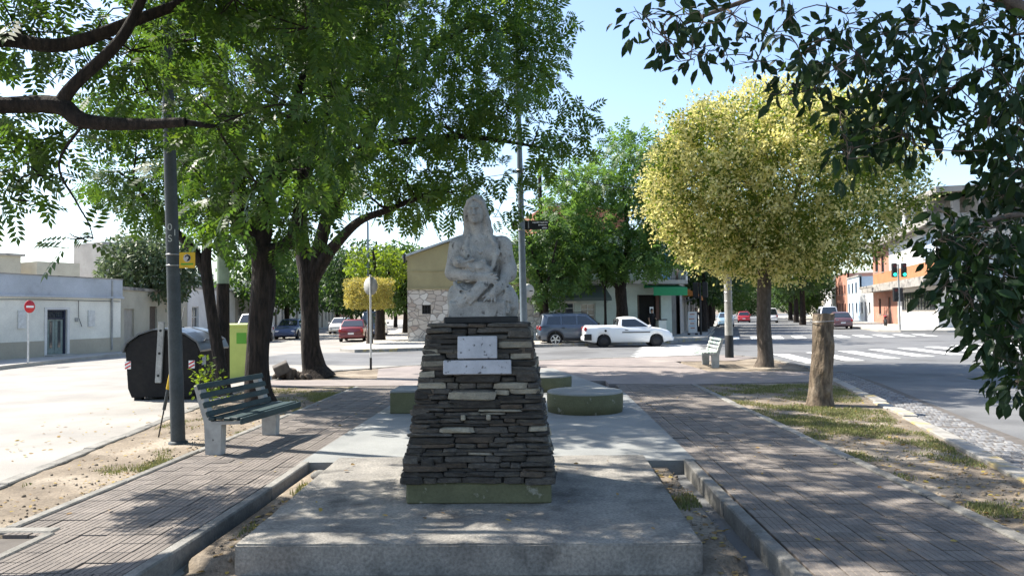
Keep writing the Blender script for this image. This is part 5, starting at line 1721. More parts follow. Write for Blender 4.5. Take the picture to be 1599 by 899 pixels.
# ---- traffic lights, board
def signal_head(par, x, z, rz, lit, y=-.12, back=False):
    h = MB(); h.M = Matrix.Rotation(rz, 4, 'Z')
    h.box((x, y, z), (.34, .22, 1.0), bev=.03)
    o = h.build('signal_head', M_['trim'], par)
    for k in range(3):
        c = MB(); c.M = Matrix.Rotation(rz, 4, 'Z')
        c.cyl((x, y - .13, z + .31 - k * .31), (x, y - .105, z + .31 - k * .31), .115, n=16)
        m = M_['go'] if (lit and k == 2) else (M_['lamp_off_r'] if k == 0 else M_['black'])
        c.build('lens', m, o)
        v = MB(); v.M = Matrix.Rotation(rz, 4, 'Z')
        v.tube([(x + .13 * math.cos(a), y - .2, z + .31 - k * .31 + .13 * math.sin(a)) for a in np.linspace(.1, math.pi - .1, 10)], .012, 5)
        v.build('visor', M_['trim'], o)
M_['go'] = emit_mat('green_signal', (.02, .85, .45), 1.6)
M_['lamp_off_r'] = pm('red_lens', (.10, .01, .01), rough=.3)
tl = thing('traffic_light', 'traffic light with two green lamps lit in front of the white corner building', 'traffic light', (26.3, 53.9, 0))
MB().tube([(0, 0, 0), (0, 0, 4.75)], [.075, .06], 14).build('pole', M_['pole_grey'], tl)
signal_head(tl, -.34, 4.30, 0, True); signal_head(tl, .34, 4.30, 0, True)
signal_head(tl, -.30, 2.55, 0, False); signal_head(tl, .30, 2.55, R(60), False)
t2 = thing('traffic_light', 'dark traffic light seen from behind beside the shop corner', 'traffic light', (10.75, 48.0, 0), R(160))
MB().tube([(0, 0, 0), (0, 0, 3.4)], [.075, .06], 14).build('pole', M_['trim'], t2)
signal_head(t2, -.3, 2.9, 0, False); signal_head(t2, .3, 2.9, 0, False)
ab = thing('advertising_board', 'white printed pavement board standing by the shop corner', 'board', (10.35, 48.6, 0), R(8))
MB().b2((-.3, -.03, .12), (.3, .03, 1.5), bev=.01).build('panel', M_['white_wall'], ab)
lr = random.Random(9)
for k in range(7):
    MB().b2((-.2 + lr.uniform(-.05, .1), -.036, 1.3 - k * .15), (.2 - lr.uniform(0, .15), -.031, 1.37 - k * .15)).build('printed_line', M_['light_blue'] if k % 2 else M_['salmon'], ab)
for x_ in (-.25, .25): MB().b2((x_ - .02, -.2, 0), (x_ + .02, .2, .1)).build('foot', M_['trim'], ab)

# ================================================================= people
def person(label, loc, rz, shirt, trousers, arm_pose, H=1.7, skirt=False):
    k = H / 1.7
    P = SDF((-.42, -.34, -.02), (.42, .34, 1.76), .018)
    for s in (-1, 1):
        st_ = .10 * s if arm_pose == 'walk' else 0
        P.cone((s * .09, 0, .88), (s * .095, -.02 + st_, .48), .085, .062, .03)
        P.cone((s * .095, -.02 + st_, .48), (s * .09, .03 + st_ * 1.9, .08), .058, .042, .02)
        P.ell((s * .09, -.03 + st_ * 1.9, .045), (.045, .12, .045), .02)
        sh = (s * .19, 0, 1.38)
        if arm_pose == 'bent' or (arm_pose == 'half' and s > 0):
            el, ha = (s * .25, -.02, 1.10), (s * .13, -.24, 1.08)
        else:
            el, ha = (s * .25, .03 - st_ * .6, 1.10), (s * .25, -.06 - st_, .84)
        P.cone(sh, el, .055, .045, .03); P.cone(el, ha, .042, .032, .015)
        P.ell((ha[0], ha[1] - .02, ha[2] - .03), (.03, .035, .055), .012)
        for f in range(4):
            P.cone((ha[0] + (f - 1.5) * .014, ha[1] - .03, ha[2] - .06), (ha[0] + (f - 1.5) * .016, ha[1] - .05, ha[2] - .11 + .01 * abs(f - 1)), .010, .008, .006)
        P.cone((ha[0] - s * .02, ha[1] - .03, ha[2] - .02), (ha[0] - s * .04, ha[1] - .06, ha[2] - .05), .011, .009, .006)
    P.ell((0, .01, .95), (.165, .115, .14), .04)
    P.ell((0, .01, 1.12), (.15, .105, .16), .05)
    P.ell((0, .01, 1.31), (.185, .11, .13), .05)
    P.cone((0, .01, 1.42), (0, -.005, 1.52), .055, .05, .02)
    P.ell((0, -.01, 1.60), (.075, .092, .115), .02)
    P.ell((0, -.105, 1.595), (.012, .02, .018), .012)
    for s in (-1, 1): P.ell((s * .077, 0, 1.60), (.012, .02, .03), .008)
    V, F = P.mesh()
    cen = V[F].mean(1)
    idx = np.zeros(len(F), int)
    idx[(cen[:, 2] < 1.45) & (cen[:, 2] > .92)] = 1
    idx[cen[:, 2] <= .92] = 2
    out = (np.abs(cen[:, 0]) > .19) & (cen[:, 2] < 1.16) | (cen[:, 1] < -.13) & (cen[:, 2] > .9)
    idx[out & (cen[:, 2] > .68)] = 0
    idx[cen[:, 2] < .085] = 3
    t = thing('person', label, 'person', loc, rz)
    t.scale = (k, k, k)
    me = np_mesh('body', V, F, None, True, [M_['skin'], shirt, trousers, M_['black']], idx)
    link_mesh('body', me, t)
    Hh = SDF((-.14, -.16, 1.45), (.14, .16, 1.76), .014)
    Hh.ell((0, .02, 1.635), (.088, .10, .105), .01)
    Hh.ell((0, .05, 1.56), (.075, .06, .09), .02)
    Hh.box((0, -.13, 1.57), (.07, .07, .085), .03, .01, sub=True)
    V, F = Hh.mesh()
    link_mesh('hair', np_mesh('hair', V, F, M_['hair'], True), t)
    return t
M_['skin'] = pm('skin', (.42, .25, .18), rough=.6)
M_['hair'] = pm('dark_hair', (.02, .015, .012), rough=.7)
M_['dark_cloth'] = pm('dark_cloth', (.015, .015, .018), rough=.9)
M_['jeans'] = pm('jeans', (.05, .07, .12), rough=.9)
M_['pale_cloth'] = pm('pale_cloth', (.45, .48, .55), rough=.9)
person('person in a dark top standing in the green shop doorway', (7.45, 46.85, .0), R(30), M_['dark_cloth'], M_['dark_cloth'], 'half')
person('person in a pale shirt walking along the pavement beyond the shop', (12.0, 63.0, .0), R(165), M_['pale_cloth'], M_['jeans'], 'walk')
person('person in dark clothes on the pavement behind the printed board', (12.2, 56.0, .0), R(-20), M_['jeans'], M_['dark_cloth'], 'walk', 1.75)
# crown clumps of the trees: x, y, z, radius in metres
CL = {}
CL['NL'] = [(-2.8, 6.8, 4.6, 0.43),(-3.9, 7.0, 4.2, 0.45),(-5.7, 7.1, 5.5, 0.42),(-2.3, 7.1, 5.4, 0.49),(-5.9, 7.1, 4.1, 0.41),(-2.1, 6.8, 4.3, 0.47),(-4.9, 6.8, 4.3, 0.35),(-4.7, 6.8, 5.3, 0.34),(-3.0, 6.9, 3.5, 0.41),(-4.0, 7.0, 5.4, 0.37),(-2.7, 7.1, 2.9, 0.39),(-5.1, 6.7, 3.3, 0.47),(-2.3, 7.0, 3.6, 0.45),(-5.8, 7.7, 5.4, 0.48),(-5.5, 7.6, 4.6, 0.43),(-2.4, 7.6, 4.8, 0.43),(-3.1, 7.7, 3.6, 0.39),(-3.4, 7.3, 4.4, 0.4),(-6.6, 7.7, 5.8, 0.5),(-4.0, 7.3, 5.4, 0.49),(-4.6, 7.5, 4.5, 0.48),(-2.9, 7.5, 5.4, 0.4),(-2.0, 7.3, 5.5, 0.47),(-5.7, 7.4, 3.8, 0.46),(-2.4, 7.5, 3.1, 0.41),(-6.4, 7.6, 4.4, 0.41),(-4.8, 7.4, 5.2, 0.43),(-3.9, 7.3, 3.9, 0.42),(-2.1, 7.3, 3.8, 0.41),(-4.7, 6.5, 3.1, 0.3),(-4.5, 6.6, 2.9, 0.25),(-4.8, 6.6, 2.7, 0.25),(-4.0, 6.4, 2.3, 0.16),(-5.0, 6.8, 3.0, 0.3),(-4.6, 7.0, 3.4, 0.3),(-0.2, 4.2, 5.8, 0.55),(-1.5, 9.3, 8.0, 0.55),(-2.8, 3.2, 8.3, 0.55),(0.3, 7.5, 5.8, 0.55),(0.7, 7.8, 8.1, 0.55),(-1.8, 6.5, 5.2, 0.55),(-4.1, 10.0, 4.8, 0.55),(-1.6, 4.6, 5.9, 0.55),(-5.1, 6.7, 4.8, 0.55),(-1.0, 10.8, 8.4, 0.55),(-0.0, 5.2, 5.4, 0.55),(-3.0, 3.7, 6.1, 0.55),(-3.6, 5.1, 5.0, 0.55),(1.3, 6.4, 5.4, 0.55),(-1.2, 3.8, 4.8, 0.55),(-2.6, 4.7, 8.6, 0.55),(-4.5, 4.7, 5.4, 0.55),(1.3, 6.2, 8.2, 0.55),(-3.8, 8.6, 7.8, 0.55),(0.4, 4.3, 7.3, 0.55),(-3.9, 10.8, 7.7, 0.55),(-2.5, 6.5, 8.0, 0.55),(-0.4, 3.0, 8.1, 0.55),(-5.0, 5.2, 7.9, 0.55),(-2.6, 5.6, 6.8, 0.55),(-4.0, 7.5, 6.5, 0.55),(-0.4, 5.8, 7.2, 0.55),(-0.1, 4.1, 8.2, 0.55),(-1.6, 3.3, 6.2, 0.55),(-0.2, 10.0, 8.4, 0.55),(-2.0, 11.2, 7.6, 0.55),(0.1, 5.2, 8.3, 0.55),(0.6, 6.2, 6.2, 0.55),(-1.0, 8.2, 6.1, 0.55),(-1.1, 7.5, 8.4, 0.55),(-0.7, 8.6, 8.4, 0.55),(0.4, 9.2, 6.8, 0.55),(-1.0, 9.2, 6.8, 0.55),(-2.7, 3.0, 5.3, 0.55),(-1.8, 2.7, 7.1, 0.55),(-0.9, 7.1, 6.8, 0.55),(0.5, 9.4, 7.9, 0.55),(-4.1, 6.1, 7.0, 0.55),(-3.0, 4.0, 4.7, 0.55),(-3.8, 6.7, 8.6, 0.55),(-3.9, 5.5, 8.5, 0.55),(-1.7, 5.8, 8.6, 0.55),(-2.2, 7.5, 6.0, 0.55),(-4.2, 7.6, 8.2, 0.55),(-3.1, 9.3, 6.8, 0.55),(-5.5, 6.7, 7.6, 0.55),(-3.7, 4.9, 7.5, 0.55),(-2.0, 5.0, 4.8, 0.55),(-1.5, 4.5, 7.8, 0.55),(-4.9, 4.7, 6.6, 0.55),(-0.8, 10.1, 7.4, 0.55),(-3.1, 10.1, 8.3, 0.55),(-2.2, 8.1, 7.0, 0.55),(-3.6, 5.7, 6.1, 0.55),(-3.4, 3.0, 7.0, 0.55),(-3.0, 7.3, 7.2, 0.55),(-5.3, 6.1, 6.1, 0.55),(1.4, 6.5, 7.1, 0.55),(-0.6, 6.6, 5.3, 0.55),(-0.1, 3.1, 6.5, 0.55),(-3.4, 6.7, 5.7, 0.55),(-4.0, 9.8, 7.3, 0.55),(0.9, 5.0, 6.6, 0.55),(-4.3, 5.8, 4.9, 0.55),(1.1, 5.4, 5.3, 0.55),(-2.8, 6.0, 5.1, 0.55),(-2.8, 7.7, 8.3, 0.55),(-1.7, 2.6, 4.9, 0.55),(1.0, 7.5, 7.0, 0.55),(-3.8, 2.9, 5.5, 0.55),(-1.2, 5.7, 6.0, 0.55),(-3.9, 2.7, 8.3, 0.55),(-0.7, 2.9, 5.3, 0.55),(-4.0, 3.9, 7.2, 0.55),(-0.7, 4.2, 7.1, 0.55),(-1.4, 6.3, 7.6, 0.55),(-1.9, 10.0, 7.1, 0.55),(-5.3, 5.4, 4.9, 0.55),(-2.9, 4.9, 5.9, 0.55),(-0.6, 6.1, 8.3, 0.55),(0.5, 3.9, 5.0, 0.55),(-4.2, 8.5, 4.9, 0.55),(0.1, 7.0, 7.3, 0.55),(-3.9, 3.8, 8.4, 0.55),(-1.8, 2.4, 8.5, 0.55),(-0.5, 4.6, 4.7, 0.55),(-4.3, 11.0, 6.2, 0.55),(-2.5, 4.2, 7.3, 0.55),(-0.4, 5.0, 6.5, 0.55),(-1.5, 3.5, 8.1, 0.55),(-5.6, 6.2, 8.5, 0.55),(-2.6, 8.9, 7.9, 0.55),(-4.0, 8.6, 6.3, 0.55),(1.0, 8.5, 6.2, 0.55),(-3.1, 11.5, 8.4, 0.55),(-4.2, 9.3, 8.6, 0.55),(-4.2, 4.0, 4.7, 0.55),(-2.0, 6.7, 6.7, 0.55),(-2.1, 10.8, 8.6, 0.55),(-2.9, 7.3, 5.1, 0.6),(-2.4, 7.2, 4.9, 0.5),(-3.3, 7.5, 5.6, 0.6),(-2.6, 7.0, 5.4, 0.5),(-3.4, 7.3, 5.0, 0.5),(-2.2, 7.4, 5.5, 0.5)]  # unseen overhead clumps added to shade the statue, right path and lawn
CL['T1'] = [(-8.7, 14.6, 5.8, 0.63),(-6.3, 14.4, 3.8, 0.62),(-6.9, 14.6, 5.1, 0.5),(-8.3, 14.2, 4.4, 0.48),(-7.4, 14.2, 3.9, 0.55),(-7.5, 14.3, 5.8, 0.71),(-7.8, 15.2, 4.0, 0.52),(-7.1, 15.2, 5.8, 0.64),(-8.2, 15.1, 5.3, 0.64),(-9.1, 15.6, 4.5, 0.62),(-6.5, 15.1, 4.2, 0.61),(-6.8, 15.5, 3.3, 0.55),(-9.3, 15.4, 6.0, 0.5),(-7.5, 15.5, 5.0, 0.58),(-6.8, 16.0, 5.0, 0.6),(-8.0, 16.2, 4.8, 0.58),(-9.1, 15.7, 5.8, 0.72),(-8.0, 16.3, 6.0, 0.52),(-7.1, 16.4, 4.1, 0.55),(-8.4, 15.8, 4.0, 0.68),(-9.6, 16.1, 4.6, 0.55)]
CL['T2'] = [(-5.1, 11.6, 5.4, 0.52),(-3.5, 11.5, 7.9, 0.74),(-5.1, 11.8, 7.2, 0.52),(-2.1, 11.5, 5.7, 0.55),(-3.6, 11.9, 3.6, 0.56),(-3.1, 11.8, 5.2, 0.6),(-4.9, 11.8, 8.3, 0.52),(-3.5, 11.5, 6.6, 0.64),(-5.5, 11.4, 4.0, 0.57),(-4.8, 11.7, 3.1, 0.52),(-4.4, 11.7, 4.5, 0.72),(-6.0, 11.7, 8.2, 0.66),(-2.6, 11.4, 7.3, 0.61),(-5.6, 11.2, 6.3, 0.56),(-4.4, 11.5, 6.1, 0.51),(-6.2, 12.7, 8.4, 0.51),(-6.0, 12.2, 5.3, 0.52),(-3.3, 12.4, 6.1, 0.59),(-3.2, 12.3, 7.7, 0.67),(-5.2, 12.4, 5.6, 0.6),(-5.5, 12.3, 3.4, 0.52),(-6.1, 12.4, 6.4, 0.74),(-5.2, 12.6, 7.3, 0.61),(-4.1, 12.5, 8.4, 0.52),(-4.1, 12.1, 5.0, 0.61),(-2.5, 12.6, 6.9, 0.54),(-4.1, 12.2, 3.1, 0.68),(-5.5, 12.4, 4.4, 0.51),(-5.2, 12.7, 9.0, 0.71),(-4.2, 12.2, 6.7, 0.54),(-3.4, 12.0, 4.2, 0.57),(-2.5, 12.1, 5.2, 0.5),(-4.4, 12.2, 4.1, 0.57),(-2.5, 12.4, 8.5, 0.67),(-6.2, 12.9, 8.7, 0.71),(-6.1, 12.9, 5.9, 0.62),(-4.6, 13.5, 8.3, 0.6),(-6.0, 13.6, 5.0, 0.55),(-2.6, 12.8, 5.7, 0.62),(-4.1, 12.8, 4.5, 0.55),(-3.8, 13.3, 6.2, 0.62),(-3.6, 12.9, 7.3, 0.65),(-6.8, 13.6, 7.1, 0.62),(-3.3, 12.9, 8.9, 0.68),(-5.4, 12.9, 3.5, 0.64),(-4.9, 13.1, 9.2, 0.54),(-5.5, 13.6, 7.5, 0.74),(-4.8, 13.1, 6.4, 0.62),(-2.6, 13.3, 8.4, 0.68),(-2.6, 12.9, 7.1, 0.58),(-4.3, 12.8, 3.4, 0.56),(-4.9, 13.2, 5.3, 0.61),(-3.2, 13.2, 4.7, 0.6),(-3.7, 14.3, 7.1, 0.62),(-6.0, 14.1, 5.7, 0.51),(-5.0, 13.7, 9.0, 0.52),(-3.2, 14.1, 5.4, 0.74),(-6.2, 13.9, 4.6, 0.65),(-4.0, 14.4, 4.4, 0.66),(-5.7, 14.0, 3.7, 0.7),(-6.7, 13.7, 6.8, 0.6),(-5.7, 14.0, 7.5, 0.61),(-2.9, 14.1, 7.9, 0.53),(-4.8, 13.7, 4.7, 0.51),(-6.8, 13.7, 9.0, 0.64),(-4.3, 14.1, 8.3, 0.69),(-3.3, 14.2, 9.1, 0.62),(-4.8, 14.2, 6.3, 0.5),(-6.0, 14.2, 8.6, 0.54),(-4.8, 14.4, 7.5, 0.68),(-5.9, 13.8, 9.6, 0.6),(-2.8, 14.3, 6.3, 0.5),(-7.0, 14.2, 5.6, 0.51),(-7.0, 13.7, 7.8, 0.71),(-4.8, 14.3, 3.4, 0.61),(-4.2, 14.4, 9.7, 0.65)]  # clumps above the view are added to cast shade
CL['T3'] = [(-2.1, 17.3, 6.2, 0.78),(-1.4, 17.5, 4.7, 0.71),(-3.0, 16.7, 10.1, 0.71),(-2.6, 17.0, 7.5, 0.65),(-4.2, 17.0, 4.7, 0.79),(-1.1, 17.2, 11.1, 0.89),(-4.8, 17.4, 10.8, 0.71),(-0.3, 17.4, 10.0, 0.95),(-5.2, 17.6, 12.2, 0.73),(-4.2, 17.3, 7.4, 0.7),(-0.8, 17.5, 8.4, 0.81),(-4.7, 16.8, 6.0, 0.69),(-3.9, 17.6, 9.6, 0.69),(-5.3, 16.6, 9.4, 0.93),(-3.2, 17.5, 5.6, 0.65),(-0.5, 17.3, 6.6, 0.93),(-2.0, 17.4, 12.2, 0.68),(-3.7, 17.5, 12.4, 0.68),(-2.1, 16.7, 9.2, 0.77),(-5.5, 17.4, 7.8, 0.79),(-2.6, 17.5, 4.1, 0.64),(-0.8, 17.5, 12.6, 0.87),(-6.1, 17.6, 11.2, 0.69),(-5.4, 17.8, 8.6, 0.73),(-5.1, 18.2, 7.2, 0.76),(-2.0, 18.6, 4.6, 0.82),(-4.8, 18.2, 5.3, 0.73),(-3.5, 18.7, 6.9, 0.7),(-2.5, 18.1, 10.1, 0.76),(-4.9, 18.1, 10.0, 0.79),(-2.6, 17.9, 11.8, 0.65),(-2.6, 18.7, 7.8, 0.72),(-0.8, 18.0, 10.5, 0.85),(-4.8, 18.4, 12.0, 0.81),(-1.8, 18.6, 6.3, 0.73),(-3.3, 18.1, 9.2, 0.77),(-6.0, 18.2, 11.8, 0.71),(-1.0, 17.8, 7.0, 0.9),(-0.8, 18.1, 9.1, 0.82),(-0.7, 17.9, 11.9, 0.68),(-3.1, 18.1, 5.1, 0.69),(-3.6, 18.3, 12.8, 0.76),(-6.2, 18.6, 13.3, 0.67),(-3.6, 17.9, 10.2, 0.87),(-3.8, 18.1, 8.0, 0.76),(0.2, 18.3, 8.4, 0.93),(-6.0, 17.7, 10.2, 0.69),(-1.9, 18.4, 13.1, 0.64),(-4.8, 17.7, 12.8, 0.84),(-5.8, 18.2, 6.0, 0.78),(-2.0, 17.7, 8.4, 0.81),(-2.8, 19.4, 12.6, 0.75),(-1.0, 19.7, 6.7, 0.65),(-4.4, 18.9, 5.9, 0.84),(-3.3, 19.7, 8.6, 0.77),(-0.1, 19.7, 8.5, 0.91),(-5.0, 19.3, 13.2, 0.89),(-5.4, 19.0, 8.8, 0.81),(-5.3, 19.1, 10.6, 0.65),(-1.9, 19.5, 9.6, 0.69),(-2.3, 18.8, 5.2, 0.72),(-3.8, 19.5, 10.8, 0.77),(-6.4, 19.4, 13.4, 0.82),(-5.4, 18.8, 7.4, 0.7),(-5.6, 19.8, 5.3, 0.85),(-6.4, 19.6, 10.0, 0.81),(-0.7, 19.6, 10.8, 0.86),(-2.0, 19.2, 8.2, 0.7),(-4.2, 18.9, 7.9, 0.94),(-1.4, 19.6, 13.2, 0.95),(-1.9, 19.5, 11.2, 0.76),(-3.0, 18.9, 7.1, 0.93),(-4.4, 19.5, 12.1, 0.68),(-3.4, 18.8, 4.7, 0.79),(-6.4, 19.2, 11.7, 0.83),(-3.8, 19.5, 13.6, 0.69),(-4.0, 19.1, 9.5, 0.73),(0.1, 19.1, 9.7, 0.67),(-2.2, 19.0, 6.4, 0.83),(-0.9, 19.7, 12.1, 0.71),(-2.6, 19.9, 14.1, 0.68),(-6.3, 19.6, 6.2, 0.86),(-5.7, 20.7, 5.2, 0.73),(-2.9, 20.3, 11.4, 0.79),(-2.8, 21.0, 10.2, 0.93),(-0.6, 20.8, 13.5, 0.83),(-3.9, 20.9, 13.7, 0.7),(-5.0, 20.5, 7.4, 0.66),(-0.6, 20.4, 8.1, 0.92),(-3.8, 20.8, 7.9, 0.87),(-7.1, 20.2, 13.6, 0.7),(0.1, 20.8, 10.3, 0.68),(-6.3, 21.0, 8.9, 0.71),(-2.1, 20.3, 5.1, 0.75),(-6.9, 20.5, 10.6, 0.78),(-4.3, 19.9, 5.8, 0.79),(-5.7, 20.6, 11.2, 0.87),(-2.1, 20.2, 14.0, 0.77),(-6.4, 20.9, 6.5, 0.83),(-4.3, 20.9, 9.4, 0.94),(-6.6, 19.9, 12.0, 0.75),(-5.6, 20.3, 12.8, 0.83),(-1.6, 20.9, 11.2, 0.66),(-1.8, 20.5, 6.7, 0.87),(-1.8, 20.7, 12.5, 0.76),(-5.3, 20.3, 9.8, 0.84),(-2.9, 19.9, 6.6, 0.66),(-1.3, 20.8, 9.5, 0.95),(0.0, 20.3, 11.4, 0.68),(-4.7, 20.0, 14.0, 0.82),(-3.9, 20.4, 12.1, 0.74),(-2.0, 20.1, 8.2, 0.76),(-4.3, 20.2, 10.8, 0.8),(-6.0, 20.1, 14.2, 0.69),(-3.5, 20.3, 5.1, 0.86),(0.5, 18.2, 9.0, 0.55),(0.3, 18.0, 8.3, 0.5),(0.1, 18.0, 7.6, 0.6),(0.8, 17.8, 6.7, 0.45),(1.2, 17.8, 6.2, 0.45),(0.8, 17.8, 5.9, 0.6),(0.4, 18.0, 5.6, 0.5),(0.9, 17.9, 5.5, 0.4),(0.2, 18.2, 6.3, 0.5),(1.3, 17.8, 5.8, 0.3),(-0.5, 17.8, 5.0, 0.45),(-0.7, 17.6, 4.3, 0.5),(-0.9, 17.6, 3.9, 0.4),(0.1, 17.9, 5.0, 0.35),(0.6, 18.0, 7.2, 0.3)]  # top clumps lie out of view, added for their shadows
CL['T4'] = [(6.3, 40.4, 4.5, 1.33),(4.0, 40.8, 8.9, 1.25),(3.8, 40.7, 5.0, 1.19),(5.9, 40.7, 7.7, 1.31),(1.6, 40.0, 6.6, 1.19),(7.7, 40.7, 6.3, 1.48),(1.7, 39.9, 4.2, 1.12),(6.8, 40.1, 10.2, 1.26),(1.5, 39.9, 9.3, 1.39),(1.6, 41.5, 7.4, 1.34),(3.3, 41.5, 8.7, 1.32),(7.8, 41.3, 5.1, 1.56),(6.6, 41.5, 8.3, 1.14),(1.4, 41.1, 4.2, 1.56),(6.0, 42.0, 6.4, 1.2),(4.9, 42.0, 4.5, 1.26),(5.3, 41.1, 10.3, 1.21),(3.5, 41.0, 6.4, 1.55),(5.5, 42.3, 8.7, 1.61),(1.4, 43.3, 7.5, 1.13),(2.1, 43.4, 4.6, 1.61),(7.2, 43.3, 5.3, 1.48),(4.8, 43.0, 5.4, 1.17),(2.9, 42.4, 9.1, 1.21),(5.9, 42.7, 11.1, 1.19),(7.7, 42.3, 9.8, 1.37),(7.9, 42.7, 7.4, 1.3),(3.5, 42.5, 7.1, 1.46),(3.3, 44.1, 5.9, 1.41),(3.8, 44.8, 10.1, 1.39),(1.1, 44.8, 5.8, 1.62),(7.3, 43.9, 7.4, 1.26),(5.7, 44.7, 11.5, 1.53),(5.9, 44.2, 9.2, 1.3),(8.0, 44.5, 5.0, 1.61),(2.0, 44.1, 8.8, 1.19),(5.8, 43.8, 5.1, 1.5),(2.1, 44.9, 3.8, 1.37),(7.9, 44.8, 10.5, 1.45),(4.2, 44.4, 7.9, 1.37)]
CL['T4b'] = [(0.3, 39.8, 6.0, 1.04),(-0.5, 39.2, 4.4, 0.93),(0.6, 39.3, 3.0, 0.83),(1.9, 39.7, 5.4, 0.94),(1.9, 39.2, 3.5, 0.92),(2.2, 41.0, 4.2, 0.91),(0.8, 40.8, 4.3, 1.08),(-0.6, 40.0, 5.3, 1.04),(0.8, 40.0, 2.5, 0.97),(0.9, 40.8, 6.2, 0.86),(-0.4, 40.9, 3.4, 1.0)]
